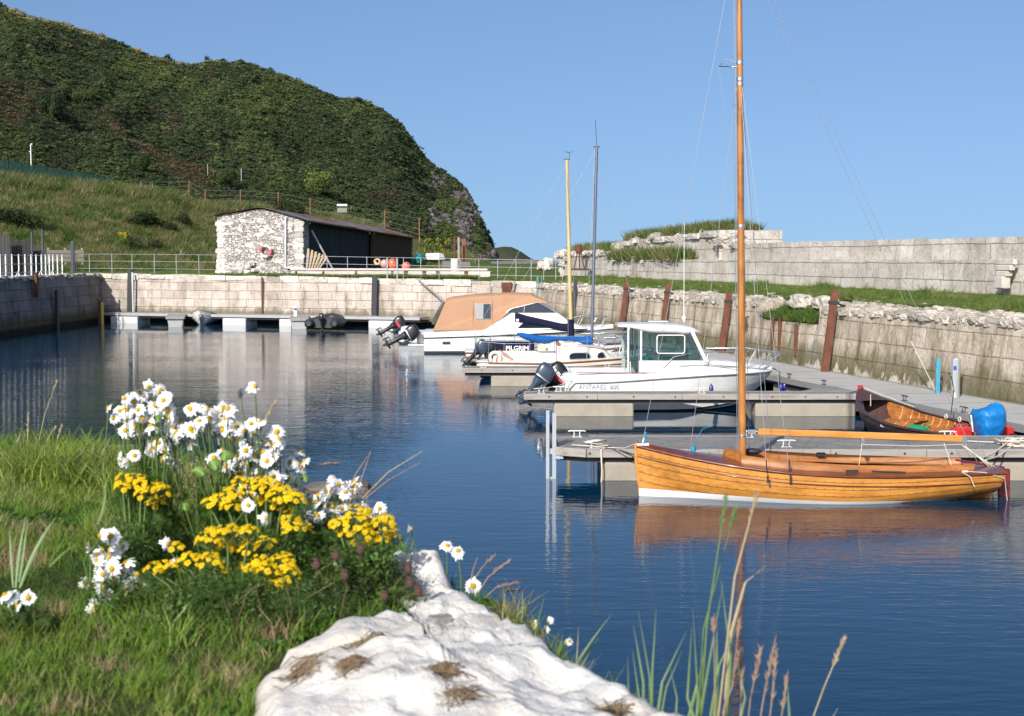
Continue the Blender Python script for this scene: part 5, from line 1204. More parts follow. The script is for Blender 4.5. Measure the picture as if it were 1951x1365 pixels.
mb = MB(); mb.lathe([(.14, -.1), (.19, .1), (.18, .32), (.12, .42), (.02, .45)], 12, 0, (-2.0, 0, .62)); mb.build('motor_cover', gloss('teal_blue_cover', (.01, .10, .19), .6), db)
ib = thing('inflatable_boat', 'dark grey inflatable boat with an outboard on its transom at the far pontoon', 'inflatable', G(618, 631, 0)+Vector((0, 1.4, 0)), R(86))
RUB = M('grey_hypalon', (.030, .032, .036), .55, var=.15, bmp=.2, bscale=12)
mb = MB()
mb.tube([(-1.75, .72, .42), (-1.6, .72, .42), (.4, .72, .45), (1.1, .5, .56), (1.45, 0, .66), (1.1, -.5, .56), (.4, -.72, .45), (-1.6, -.72, .42), (-1.75, -.72, .42)], [.14, .27, .27, .26, .25, .26, .27, .27, .14], n=12); mb.build('tube', RUB, ib)
mb = MB(); mb.box((-1.35, 0, .42), (.06, 1.0, .5)); mb.box((0, 0, .22), (2.4, 1.0, .05)); mb.bbox((-.4, 0, .55), (.5, .9, .3), .05); mb.build('transom', RUB, ib)
outboard(ib, (-1.55, 0, .55), R(5), .95, BLACKP, BLACKP)
# ================================================================== pontoons
def deck_mat(name, c, gap, ang=0.0, w_=0.13, dark=0.45):
    m, n, b = _nodes(name); tc = N(n, 'ShaderNodeTexCoord'); mp = N(n, 'ShaderNodeMapping'); mp.inputs['Rotation'].default_value = (0, 0, ang); n.links.new(tc.outputs['Object'], mp.inputs['Vector'])
    br = N(n, 'ShaderNodeTexBrick'); n.links.new(mp.outputs[0], br.inputs['Vector'])
    for k, v in (('Scale', 1.0), ('Mortar Size', 0.012), ('Mortar Smooth', 0.2), ('Bias', 0.0), ('Brick Width', 2.4), ('Row Height', w_)): br.inputs[k].default_value = v
    br.inputs['Color1'].default_value = (*c, 1); br.inputs['Color2'].default_value = (*[x*0.78 for x in c], 1); br.inputs['Mortar'].default_value = (*[x*gap for x in c], 1)
    mp2 = N(n, 'ShaderNodeMapping'); mp2.inputs['Scale'].default_value = (1.5, 30, 1); n.links.new(mp.outputs[0], mp2.inputs['Vector'])
    g = noise(n, 1.0, 5, 0.6, mp2.outputs[0]); p = noise(n, 1.4, 5, 0.65, coord(n))
    cc = mix(n, 1.0, br.outputs[0], ramp(n, g, [(0.3, (0.7,)*3), (0.7, (1.15,)*3)]), 'MULTIPLY')
    cc = mix(n, ramp(n, p, [(0.45, (0, 0, 0)), (0.75, (dark,)*3)]), cc, (0.10, 0.09, 0.075))
    n.links.new(cc, b.inputs['Base Color']); b.inputs['Roughness'].default_value = 0.85; b.inputs['Specular IOR Level'].default_value = 0.25
    bump(n, b, br.outputs['Fac'], 0.5, -0.01); return m
DECKW = deck_mat('weathered_deck_planks', (0.31, 0.295, 0.275), 0.10, R(38), 0.15)
DECKM = deck_mat('pale_walkway_planks', (0.40, 0.39, 0.37), 0.5, R(90)+0.225, 0.14, 0.15)
DECKF = deck_mat('far_walkway_planks', (0.42, 0.41, 0.42), 0.5, R(60), 0.14, 0.2)
BEAM = M('weathered_grey_beam', (0.31, 0.285, 0.26), 0.85, var=0.3, scale=3, stretch=(0.5, 6, 6), bmp=0.3, bscale=8, dirt=(0.15, 0.13, 0.11), dirt_amt=0.6)
CONC = M('float_concrete', (0.33, 0.295, 0.235), 0.9, var=0.15, scale=4, bmp=0.5, bscale=40, dirt=(0.26, 0.235, 0.20), dirt_amt=0.6, spec=0.2)
WFLOAT = M('pale_float_plastic', (0.55, 0.56, 0.55), 0.6, var=0.1)
UNDER = M('dark_steel_frame', (0.035, 0.035, 0.037), 0.7)
ALGAE = M('waterline_algae', (0.045, 0.038, 0.018), 0.9, var=0.4)
CLEAT = cleat_mesh()
PALEALU = M('pale_cast_alloy', (0.62, 0.62, 0.60), 0.5, metal=0.3, var=0.08)
DKCLEAT = M('dark_cast_iron', (0.05, 0.055, 0.06), 0.6, var=0.2)
def pontoon(name, label, x0, x1, y0, y1, floats, cleats, z=0.58, cham=0.0, deckm=DECKW, beam=BEAM):
    r = thing(name, label, 'pontoon', ((x0+x1)/2, (y0+y1)/2, 0)); cx_, cy_ = (x0+x1)/2, (y0+y1)/2
    mb = MB(); poly = [(x0+cham, y0), (x1, y0), (x1, y1), (x0+cham, y1), (x0, y1-cham*0.55), (x0, y0+cham*0.55)] if cham else [(x0, y0), (x1, y0), (x1, y1), (x0, y1)]
    poly = [(a-cx_, b-cy_) for a, b in poly]
    ins = [(a*(1-.06/max(.5, abs(a))), b*(1-.06/max(.4, abs(b)))) for a, b in poly]
    mb.prism(ins, (z-.06, z)); mb.build('deck', deckm, r)
    mb = MB(); n_ = len(poly); rr = random.Random(int(x0*10))
    for k in range(n_):
        a, b = Vector(poly[k]), Vector(poly[(k+1) % n_]); L = (b-a).length; ang = math.atan2((b-a).y, (b-a).x); s = 0.0
        while s < L-.01:
            e = min(L, s+rr.uniform(1.6, 2.6)); e = L if L-e < .5 else e; c = a.lerp(b, (s+e)/2/L)
            mb.bbox((c.x, c.y, z-.075+.004), (e-s-.008, .07, .15), .006, 0, ang); s = e
    mb.build('edge_beam', beam, r)
    mb = MB(); mb.prism([(a*.985, b*(1-.10/max(.4, abs(b)))) for a, b in poly], (z-.25, z-.155)); mb.build('frame', UNDER, r)
    for fx0, fx1 in floats:
        mb = MB(); c = ((fx0+fx1)/2-cx_, 0, 0); mb.bbox((c[0], 0, .03), (fx1-fx0, (y1-y0)-.10, .60), .03); o = mb.build('float', CONC, r)
        mb = MB(); mb.bbox((c[0], 0, -.02), (fx1-fx0+.012, (y1-y0)-.088, .10), .03); mb.build('algae_band', ALGAE, o)
    c0 = None
    for cxp, cyp in cleats:
        c = CLEAT.build('cleat', PALEALU, r) if c0 is None else c0.copy()
        if c0 is None: c0 = c
        else: COL.objects.link(c); c.parent = r
        c.location = (cxp-cx_, cyp-cy_, z)
    mb = MB(); rr = random.Random(3)
    x = x0+.6
    while x < x1-.3: mb.lathe([(.022, -.004), (.022, .006)], 8, 0, (x-cx_, y0-cy_-.037, z-.07), Matrix.Rotation(R(90), 3, 'X')); x += rr.uniform(.8, 1.5)
    mb.build('bolt_heads', BLACKST, r)
    return r
fc = pontoon('finger_pontoon', 'nearest finger pontoon of weathered planks, directly behind the varnished sailing boat', 0.80, 11.2, 25.45, 27.4, [(1.65, 4.4), (7.6, 10.4)], [(1.25, 27.2), (1.5, 25.6), (4.55, 27.15), (5.0, 25.75), (8.35, 27.1), (9.4, 25.7)], cham=0.55)
fb = pontoon('finger_pontoon', 'narrow finger pontoon on concrete floats in front of the white cabin boat', 0.34, 9.0, 36.0, 36.75, [(1.06, 3.10), (6.2, 8.75)], [(.75, 36.15), (4.85, 36.2), (1.2, 36.65)])
fa = pontoon('finger_pontoon', 'farther finger pontoon beside the blue covered yacht, partly hidden by outboards', -1.55, 7.0, 44.6, 45.4, [(-.66, 2.0), (4.2, 6.4)], [(-.9, 44.8), (3.0, 44.8)])
fd = pontoon('finger_pontoon', 'farthest finger pontoon, between the tan canopied cruiser and the lettered yacht', -1.2, 4.6, 57.6, 58.3, [(0.2, 2.0)], [(3.0, 57.8)])
# main walkway along the right wall
WD = Vector((-0.2232, 0.9748)); WN = Vector((0.9748, 0.2232)); WA = Vector((7.78, 41.4))
def wk(s, o): p = WA+WD*s+WN*o; return p
wp_ = thing('walkway_pontoon', 'wide pale main walkway pontoon running along the foot of the right wall', 'pontoon', (WA.x, WA.y, 0), math.atan2(WD.y, WD.x))
mb = MB(); mb.box((6.5, -1.18, .53), (58, 2.30, .06))
for i in range(24): mb.box((-22.5+i*2.42, -1.18, .5615), (.03, 2.3, .005), 1)
mb.build('deck', [M('pale_concrete_walkway', (.40, .39, .37), .85, var=.12, scale=1.5, bmp=.2, stretch=(1, 1, 1), dirt=(.28, .27, .25), dirt_amt=.4), M('joint_line', (.12, .12, .12), .9)], wp_)
for yy in (0.0, -2.36):
    mb = MB()
    for i in range(24): mb.box((-22.5+i*2.42+1.2, yy, .50), (2.415, .05, .16))
    mb.build('edge_beam', M('grey_edge_beam', (.22, .215, .21), .8, var=.15), wp_)
mb = MB(); mb.box((6.5, -1.18, .36), (57.5, 2.1, .10)); mb.build('frame', UNDER, wp_)
for s in (-21, -14.5, -7.5, -.5, 6.5, 13.5, 20.5, 27.5): mb = MB(); mb.bbox((s, -1.18, .02), (2.6, 2.0, .6), .03); mb.build('float', CONC, wp_)
c0 = None
for s in (-15.3, -12.6, -9.9, -7.2, -4.9, -2.7, -.4, 2.4, 5.2, 8.0, 12, 16, 20):
    c = CLEAT.build('cleat', DKCLEAT, wp_) if c0 is None else c0.copy()
    if c0 is None: c0 = c
    else: COL.objects.link(c); c.parent = wp_
    c.location = (s, -.16, .56)
def gusset(r, x, y0, y1, w_, z=.575):
    cx_, cy_ = r.location.x, r.location.y
    mb = MB(); mb.prism([(x-w_-cx_, y0-cy_+.02), (x-cx_+.15, y0-cy_+.02), (x-cx_-.25, y1-cy_+1.7), (x-cx_-.35, y1-cy_+1.7)], (z-.10, z)); mb.build('corner_gusset', DECKW, r)
    mb = MB(); mb.prism([(x-w_-cx_, y0-cy_+.1), (x-cx_+.1, y0-cy_+.1), (x-cx_-.25, y1-cy_+1.5)], (.12, z-.11)); mb.build('gusset_frame', UNDER, r)
gusset(fb, 8.9, 36.05, 36.7, 1.9); gusset(fa, 6.95, 44.65, 45.35, 1.3)
# ------------------------------------------------------------------ mooring post, ropes and small things on the near finger
t_ = thing('mooring_guide', 'pale galvanised twin bar guide post at the tip of the nearest finger pontoon', 'post', G(1049, 912))
mb = MB(); mb.box((-.055, 0, .42), (.06, .07, 1.66)); mb.build('bar', GALV, t_)
mb = MB(); mb.box((.065, .0, .40), (.07, .05, 1.62)); mb.build('bar', GALV, t_)
mb = MB(); mb.box((0.01, 0.02, .5), (.06, .05, .10)); mb.box((.01, .02, -.02), (.06, .05, .1)); mb.box((.15, -.05, .40), (.16, .05, .06)); mb.build('bracket', GALV, t_)
tag(MB().tube([(1.75, 25.75, .60), (1.3, 25.6, .70), (1.62, 25.55, .66), (1.45, 25.8, .70), (1.7, 25.6, .72), (1.5, 25.5, .74), (1.35, 25.7, .62), (1.75, 25.5, .64), (1.60, 25.40, .58), (1.62, 25.38, .2), (1.60, 25.36, -.2)], .017, n=5).tube([(1.1, 25.9, .60), (1.3, 25.6, .63), (1.7, 25.55, .60), (2.0, 25.0, .66), (2.2, 24.3, .86)], .012, n=5).build('mooring_rope', ROPE), 'pale rope tangled on a cleat near the tip of the nearest finger', 'rope')
tag(MB().tube([(1.75, 25.5, .62), (2.2, 25.3, .50), (2.7, 24.6, .25), (2.9, 24.3, .15)], .012, n=5).build('mooring_line', ROPED), 'thin dark line slanting from the finger tip to the sailing boat bow', 'rope')
rr = random.Random(5); pts = []
for k in range(34): a = k*0.9; pts.append((9.25+.30*math.cos(a)*(1+.3*math.sin(k*1.7)), 26.0+.28*math.sin(a), .60+.10*rr.random()*(k % 3 > 0)))
mb = MB(); mb.tube(pts, .018, n=5); mb.tube([(9.1, 25.9, .66), (8.6, 25.2, .55), (8.1, 24.4, .56)], .016, n=5); mb.tube([(9.15, 25.8, .62), (8.65, 25.1, .50), (8.15, 24.3, .55)], .016, n=5); mb.tube([(9.0, 26.2, .61), (8.2, 26.6, .60), (7.2, 26.7, .60)], .012, n=5)
tag(mb.build('mooring_rope', ROPE), 'heap of pale rope on the nearest finger beside the sailing boat stern', 'rope')
mb = MB(); mb.tube([(.75, 36.1, .71), (1.15, 36.8, .70), (1.75, 37.5, .85)], .012, n=5); mb.tube([(.55, 36.15, .70), (.95, 36.1, .72), (.7, 36.25, .69), (.85, 36.1, .74)], .014, n=5); mb.torus((1.46, 37.3, .72), .12, .014, n=14, m=5, rot=Matrix.Rotation(R(80), 3, 'X'))
tag(mb.build('mooring_rope', ROPE), 'pale rope from the middle finger cleat to the cabin boat stern', 'rope')
tag(MB().tube([(6.9, 38.2, .95), (7.6, 38.9, .72), (8.1, 39.4, .60)], .012, n=5).build('mooring_line', M('yellow_rope', (.50, .40, .10), .9)), 'thin yellow line from the cabin boat bow to the main walkway', 'rope')
# service pedestals
t_ = thing('service_pedestal', 'silver service pedestal on the main walkway near the blue covered outboard', 'pedestal', G(1820, 757, .56))
mb = MB(); mb.lathe([(.11, 0), (.11, .93), (.105, .97), (.07, .985), (.01, .99)], 18); mb.build('post', GALV, t_)
mb = MB(); mb.bbox((-.06, -.09, .55), (.10, .06, .80), .01); mb.build('socket_panel', M('grey_panel', (.33, .35, .37), .5), t_)
mb = MB(); mb.bbox((-.06, -.125, .74), (.08, .02, .10), .005); mb.build('blue_socket', gloss('blue_socket_plastic', (.02, .10, .45)), t_)
t_ = thing('service_pedestal', 'small white and blue service pedestal on the far pontoon', 'pedestal', AT(563, 597, 84.2))
t_.location.z = .6; mb = MB(); mb.bbox((0, 0, .30), (.18, .16, .6), .02); mb.build('post', WHITEP, t_); mb = MB(); mb.bbox((0, -.085, .44), (.16, .02, .14), .005); mb.build('blue_panel', MATS['blue_socket_plastic'], t_)
tag(MB().box((0, 0, .44), (.10, .08, .88)).box((0, -.045, .5), (.03, .02, .8)).build('blue_post', M('weathered_blue_paint', (.05, .28, .40), .7, var=.3), loc=G(1786, 750, .56)), 'weathered blue post standing on the walkway left of the silver pedestal', 'post')
tag(MB().tube([(0, 0, 0), (-.55, .25, 1.2), (-.6, .35, 1.3)], .012, n=5).build('shore_line', ROPE, loc=G(1786, 748, .56)+Vector((0, .1, 0))), 'thin pale line running up from the weathered blue post', 'rope')
tag(MB().tube([(0, 0, 0), (.05, 0, .55), (0.0, .02, .85)], .012, n=5).build('line_pole', BLACKST, loc=G(1812, 790, .56)), 'short dark rod with a line on the walkway edge below the pedestal', 'rod')
# ------------------------------------------------------------------ steel piles on the walls
def pile(name, label, base, top, w_, m, group=None, d=None, clamp=True):
    t = thing(name, label, 'pile', base, 0, group); v = Vector(top)-Vector(base); d = d or w_
    ang = math.atan2(-.2232, .9748)*0
    mb = MB()
    def ring(p, s): return [(p.x-w_/2*s, p.y-d/2, p.z), (p.x+w_/2*s, p.y-d/2, p.z), (p.x+w_/2*s, p.y-d/2+.03, p.z), (p.x+.025, p.y-d/2+.03, p.z), (p.x+.025, p.y+d/2-.03, p.z), (p.x+w_/2*s, p.y+d/2-.03, p.z), (p.x+w_/2*s, p.y+d/2, p.z), (p.x-w_/2*s, p.y+d/2, p.z), (p.x-w_/2*s, p.y+d/2-.03, p.z), (p.x-.025, p.y+d/2-.03, p.z), (p.x-.025, p.y-d/2+.03, p.z), (p.x-w_/2*s, p.y-d/2+.03, p.z)]
    mb.rings([ring(Vector((0, 0, 0))-v*.3, 1), ring(v, 1)], 0); mb.build('beam', m, t)
    if clamp:
        p = v*.86; mb = MB(); mb.box((p.x, p.y, p.z), (w_*1.25, d*1.3, .10)); mb.tube([(p.x+w_*.4, p.y, p.z), (p.x+.3, p.y+.25, p.z-.10), (p.x+.45, p.y+.4, p.z-.12)], .035, n=5); mb.build('clamp', BLACKST, t)
    return t
def onwall(px, py, z, off=0.0): p = G(px, py, z); return Vector((rw_x(p.y)+off, p.y, z))
PILES = [(1590, 43.4, 3.05, 'rusty steel pile beside the right wall, nearest the pedestal', .27, RUST), (1380, 52.0, 2.8, 'rusty dark pile on the right wall just left of the tall wooden mast', .26, RUST), (1262, 58.7, 3.0, 'rusty pile on the right wall above the cabin boat wheelhouse roof', .26, RUST), (1185, 64.3, 3.03, 'rusty pile on the right wall between the grey mast and the wheelhouse', .27, RUST), (1090, 73.0, 2.9, 'black steel pile on the right wall behind the yellowed mast', .25, BLACKST)]
for px, D, zt, lab, w_, m in PILES: pile('steel_pile', lab, (rw_x(D)-.20, D, .4), (rw_x(D)+.12, D+.07, zt), w_*.82, m, 'piles along the right wall', d=.16)
def fwp(px, z=0.0):
    k = (px-975.5)/FPX; t = (k*FW0.y-FW0.x)/((FW1.x-FW0.x)-k*(FW1.y-FW0.y)); return Vector((lin(FW0.x, FW1.x, t), lin(FW0.y, FW1.y, t), z))
for px, zt, lab, w_, m in ((715, 2.95, 'black steel fender pile on the far wall above the small tilted outboard', .32, BLACKST), (250, 3.35, 'dark twin fender pile with pale edge on the far wall left of the clinker dinghy', .26, BLACKST), (966, 2.85, 'rusty wedge shaped fender bracket on the far wall behind the tan canopy', .3, RUST)):
    p = fwp(px); 
    if px != 966: pile('fender_pile', lab, (p.x-FN.x*.2, p.y-FN.y*.2, .3), (p.x, p.y-.12, zt), w_, m, 'fender piles on the far wall', clamp=False)
    else: 
        t_ = thing('fender_bracket', lab, 'bracket', (p.x, p.y-.1, 0)); mb = MB(); mb.rings([[(-.16, -.2, 1.2), (.08, -.2, 1.2), (.08, 0, 1.2), (-.16, 0, 1.2)], [(-.35, -.25, zt-.2), (.28, -.25, zt-.2), (.28, .1, zt-.2), (-.35, .1, zt-.2)]], 0); mb.build('wedge', RUST, t_); mb = MB(); mb.tube([(-.02, -.3, 1.0), (.45, -.2, 2.72)], .05); mb.build('strut', BEAM, t_)
p = fwp(256); tag(MB().box((0, 0, 1.7), (.10, .10, 2.9)).build('fender_strip', GALV, loc=(p.x-.0, p.y-.32, 0)), 'pale galvanised strip fixed to the dark twin fender pile on the far wall', 'fender')
p = fwp(500); tag(MB().box((0, 0, 1.75), (.09, .06, 2.3)).build('rust_strip', RUST, loc=(p.x, p.y-.06, 0)), 'thin rusty strip down the far wall between dinghy and inflatable', 'strip')
t_ = thing('mooring_pile', 'short yellow and rusty pile at the left end of the far pontoon', 'pile', G(192, 617)); mb = MB(); mb.tube([(.12, -.05, -.5), (.12, -.05, 1.3)], .09); mb.build('yellow_pole', M('yellow_paint', (.62, .45, .10), .6, var=.2), t_); mb = MB(); mb.box((-.08, .05, .6), (.14, .14, 2.0)); mb.build('rusty_beam', RUST, t_)
for px, D, z0, z1, m, lab in ((72, 0, 1.9, 3.2, RUST, 'rusty post fixed to the top of the dark left wall'), (107, 0, -.3, 2.2, BLACKST, 'thin black timber fender low on the dark left wall')):
    D = 26.35/((975.5-px)/FPX); tag(MB().box((0, 0, (z0+z1)/2), (.16, .3, z1-z0)).box((.03, 0, (z0+z1)/2), (.05, .2, z1-z0+.1)).build('wall_fender', m, loc=(-26.3-(.1 if z0 > 1 else .0), D, 0)), lab, 'fender')
for px0, px1, y0, y1, lab in ((795, 853, 531, 578, 'long dark pole slanting down from the far quay edge to the tan canopy'), (168, 184, 524, 541, 'short dark strut jutting from the far wall corner')):
    a, b = fwp(px0), fwp(px1); za, zb = AT(px0, y0, a.y-.2).z, AT(px1, y1, b.y-.9).z
    tag(MB().tube([(0, 0, 0), ((b.x-a.x), (b.y-a.y)-.7, zb-za)], .05 if px0 > 500 else .09, n=6).build('slanting_pole', BEAM if px0 > 500 else UNDER, loc=(a.x, a.y-.2, za)), lab, 'pole')
p = fwp(1024); tag(MB().box((0, 0, 1.7), (.12, .06, 2.6)).box((.22, 0, 1.7), (.05, .05, 2.6)).build('teal_ladder', M('teal_paint', (.07, .20, .22), .6), loc=(p.x, p.y-.3, 0)), 'teal painted ladder stiles at the right corner of the far wall', 'ladder')
for k, (px, z0, z1, D) in enumerate(((1465, 1.0, 2.0, 48.2), (1478, 1.0, 2.05, 47.6), (1508, .85, 1.9, 46.3))):
    tag(MB().box((0, 0, (z0+z1)/2), (.09, .09, z1-z0)).box((0.03, 0.03, (z0+z1)/2), (.05, .05, z1-z0+.05)).build('rusty_bar', RUST, loc=(rw_x(D)+.12, D-.12, 0)), ('rusty bar below the gap in the right wall, leftmost of three', 'rusty bar below the gap in the right wall, middle of three', 'rusty bar below the gap in the right wall, rightmost of three')[k], 'bar', 'rusty bars below the wall gap')
tag(MB().torus((0, 0, 0), .20, .035, n=22, m=7, rot=Matrix.Rotation(R(90), 3, 'Y') @ Matrix.Rotation(.2, 3, 'X')).tube([(0, 0, .2), (.12, 0, .26)], .03).build('mooring_ring', RUST, loc=(rw_x(50.4)+.08, 50.4, 1.72), rot=(0, 0, .2)), 'rusty iron mooring ring hanging on the right wall beside the tall mast', 'mooring ring')
for k, (px, py, D, w_) in enumerate(((1500, 577, 47.8, 1.2), (1530, 578, 46.0, .9), (1335, 575, 55.4, .0))):
    if w_: tag(scatter('loose_block', [CHUNKS[k]], [(rw_x(D)+.95, D, 2.58)], [(w_, .6, .42)], [-1.35], [(.44, .41, .37)], ROCK_T), ('long pale loose stone block lying behind the wall gap', 'shorter grey loose stone block at the right of the wall gap')[k], 'stone block')
# ------------------------------------------------------------------ far pontoon with its floats
def FP(px, off=0.0):
    a_, b_ = FW0-FN*(2.0-off), FW1-FN*(2.0-off); k = (px-975.5)/FPX; t = (k*a_.y-a_.x)/((b_.x-a_.x)-k*(b_.y-a_.y)); return Vector((lin(a_.x, b_.x, t), lin(a_.y, b_.y, t), 0))
a, b = FP(196), FP(800); L = (b-a).length; ang = math.atan2((b-a).y, (b-a).x); c = (a+b)/2
fp = thing('walkway_pontoon', 'long far pontoon on pale floats below the sunlit quay wall', 'pontoon', (c.x, c.y, 0), ang)
mb = MB(); mb.box((0, .75, .60), (L, 1.5, .05)); mb.build('deck', DECKF, fp); mb = MB(); mb.box((0, -.02, .55), (L, .06, .16)); mb.build('edge_beam', M('pale_edge_beam', (.36, .355, .37), .8, var=.2), fp)
mb = MB(); mb.box((0, .75, .40), (L, 1.3, .10)); mb.build('frame', UNDER, fp)
for px0, px1 in ((212, 263), (425, 469), (533, 556), (703, 750)):
    q0, q1 = FP(px0), FP(px1); m_x = ((q0-c).to_2d().dot(Vector((math.cos(ang), math.sin(ang))))+(q1-c).to_2d().dot(Vector((math.cos(ang), math.sin(ang)))))/2
    mb = MB(); mb.bbox((m_x, .60, .10), ((q1-q0).length, 1.4, .62), .03); o = mb.build('float', WFLOAT, fp); mb = MB(); mb.bbox((m_x, .60, -.03), ((q1-q0).length+.01, 1.41, .10), .03); mb.build('algae_band', ALGAE, o)
for px, dx, lab, ln in ((338, 8, 'short grey finger pontoon left of the white clinker dinghy', 4.2), (572, -6, 'short grey finger pontoon left of the dark inflatable', 3.6)):
    a = FP(px); d = Vector((.20 if px < 400 else .13, -1)).normalized(); t_ = thing('finger_pontoon', lab, 'pontoon', (a.x, a.y, 0), math.atan2(d.y, d.x))
    mb = MB(); mb.box((ln/2, 0, .60), (ln, 1.0, .05)); mb.build('deck', DECKF, t_); mb = MB()
    for s in (1, -1): mb.box((ln/2, .52*s, .55), (ln, .05, .15))
    mb.box((ln+.02, 0, .55), (.05, 1.0, .15)); mb.build('edge_beam', BEAM, t_); mb = MB(); mb.rings([[(ln-1.4, -.45, -.2), (ln-1.4, .45, -.2), (ln-1.4, .45, .46), (ln-1.4, -.45, .46)], [(ln-.3, -.35, -.2), (ln-.3, .35, -.2), (ln-.05, .45, .46), (ln-.05, -.45, .46)]], 0); mb.build('float', WFLOAT, t_)
# ------------------------------------------------------------------ railings
def railing(name, label, pts, h, rails, rp, rr_, m, brace=()):
    t = thing(name, label, 'railing', pts[0]); o = Vector(pts[0]); p0 = None
    for k, p in enumerate(pts):
        q = Vector(p)-o
        mb = MB(); mb.tube([(0, 0, -.25), (0, 0, h)], rp, n=6)
        c = mb.build('post', m, t, q) if p0 is None else p0.copy()
        if p0 is None: p0 = c
        else: COL.objects.link(c); c.parent = t; c.location = q
        if k in brace: MB().tube([(0, -.02, .40), (0, -.75, -.05)], rp*.9, n=6).build('brace', m, t, q)
    for z in rails: MB().tube([Vector(p)-o+Vector((0, 0, z)) for p in pts], rr_, n=5).build('rail', GALV, t)
    return t
pxs = (2.5, 13, 25, 38, 50, 61.5, 71, 81, 89, 96, 103, 111.5, 120.5)
railing('railing', 'white painted railing with braced posts on top of the left wall', [(-26.75, 26.75/((975.5-x)/FPX), 2.98) for x in pxs], 1.28, (1.22, .75, .30), .038, .016, WHITEP, (3, 7, 10))
def q_edge(px, off=.55): p = fwp(px); return (p.x+FN.x*off, p.y+FN.y*off, far_top(p.x)-.02)
railing('railing', 'thin galvanised three rail railing along the far quay edge', [q_edge(x) for x in (137, 162, 205, 243.5, 286, 328, 371, 413, 457, 499, 540, 578, 616, 655, 692, 762, 795, 830, 870, 906, 942, 977, 1006, 1030, 1053, 1066)], 1.32, (1.30, .85, .38), .022, .013, GALV)
for x, lab in ((733, 'pale steel gate post beside the pink buoy on the far quay'), (752, 'pale steel gate post in front of the big orange buoy')): p = q_edge(x, .4); tag(MB().tube([(0, 0, -.2), (0, 0, 1.25)], .05, n=8).tube([(0, 0, 1.25), (0, 0, 1.27)], .06, n=8).build('gate_post', GALV, loc=p), lab, 'post')
# ------------------------------------------------------------------ stone shed
def rubble_mat():
    m, n, b = _nodes('whitewashed_rubble'); uv = N(n, 'ShaderNodeUVMap').outputs[0]
    mp = N(n, 'ShaderNodeMapping'); mp.inputs['Scale'].default_value = (4.6, 9.0, 1); n.links.new(uv, mp.inputs['Vector'])
    wv = N(n, 'ShaderNodeVectorMath', operation='MULTIPLY_ADD'); nz = N(n, 'ShaderNodeTexNoise'); nz.inputs['Scale'].default_value = 1.5; n.links.new(mp.outputs[0], nz.inputs['Vector']); n.links.new(nz.outputs[1], wv.inputs[0]); wv.inputs[1].default_value = (.7, .7, 0); n.links.new(mp.outputs[0], wv.inputs[2])
    vo = N(n, 'ShaderNodeTexVoronoi', feature='DISTANCE_TO_EDGE'); n.links.new(wv.outputs[0], vo.inputs['Vector']); vo.inputs['Scale'].default_value = 1.0
    vc = N(n, 'ShaderNodeTexVoronoi'); n.links.new(wv.outputs[0], vc.inputs['Vector']); vc.inputs['Scale'].default_value = 1.0
    joint = ramp(n, vo.outputs['Distance'], [(0.0, (0, 0, 0)), (0.16, (1, 1, 1))])
    sp = N(n, 'ShaderNodeSeparateColor'); n.links.new(vc.outputs['Color'], sp.inputs[0])
    st = ramp(n, sp.outputs[0], [(0.0, (.30, .26, .24)), (.22, (.46, .42, .39)), (.45, (.66, .62, .59)), (1, (.80, .77, .74))])
    c = mix(n, joint, (.22, .195, .175), st)
    c = mix(n, ramp(n, noise(n, .9, 5, .7, uv), [(.48, (0, 0, 0)), (.68, (.6,)*3)]), c, (.27, .23, .205))
    c = mix(n, 1.0, c, ramp(n, noise(n, 12, 5, .7, uv), [(.3, (.75,)*3), (.6, (1.05,)*3)]), 'MULTIPLY')
    n.links.new(c, b.inputs['Base Color']); b.inputs['Roughness'].default_value = .95; b.inputs['Specular IOR Level'].default_value = .15
    bump(n, b, joint, .9, .06); return m
RUBBLE = rubble_mat()
GR = Vector((-13.97, 95.0)); SD = Vector((.177, .984)); GD = Vector((.984, -.177))
sh = thing('stone_shed', 'whitewashed rubble stone shed with black timber side and rusty tin roof', 'shed', (GR.x, GR.y, 3.0), 0)
def SP(g, s, z): p = GR+GD*g+SD*s; return (p.x-GR.x, p.y-GR.y, z-3.0)      # g along gable (negative = left), s back along the side
GW = 5.95; gpts = [(-GW, 2.85), (0, 2.85), (0, 6.62), (-1.3, 6.98), (-2.55, 7.30), (-3.1, 7.32), (-4.3, 7.16), (-GW, 6.90)]
mb = MB(); g_ = random.Random(2)
mb.add([SP(g, 0, z) for g, z in gpts], [tuple(range(8))], 0, False, [(g+6, z) for g, z in gpts])
mb.add([SP(0, 0, 2.85), SP(0, 1.4, 2.85), SP(0, 1.4, 6.58), SP(0, 0, 6.62)], [(0, 1, 2, 3)], 0, False, [(0, 2.85), (1.4, 2.85), (1.4, 6.6), (0, 6.6)])
mb.add([SP(-GW, 30, 2.85), SP(-GW, 0, 2.85), SP(-GW, 0, 6.9), SP(-GW, 30, 6.3)], [(0, 1, 2, 3)], 0, False, [(0, 2.85), (30, 2.85), (30, 6.9), (0, 6.3)])
mb.add([SP(0, 30, 2.85), SP(-GW, 30, 2.85), SP(-GW, 30, 6.3), SP(0, 30, 5.95)], [(0, 1, 2, 3)], 0, False, [(0, 2.85), (6, 2.85), (6, 6.3), (0, 6)]); mb.build('wall', RUBBLE, sh)
pos, scl, rot, tin = [], [], [], []                                   # quoins and protruding stones
for z in np.arange(3.1, 6.7, .36):
    for g in (-GW+.22, -.2): 
        q = SP(g, .0, z); pos.append(q); scl.append((g_.uniform(.38, .7), .08, .33)); rot.append(math.atan2(GD.y, GD.x)); k = g_.uniform(.7, 1.0); tin.append((.72*k, .69*k, .66*k))
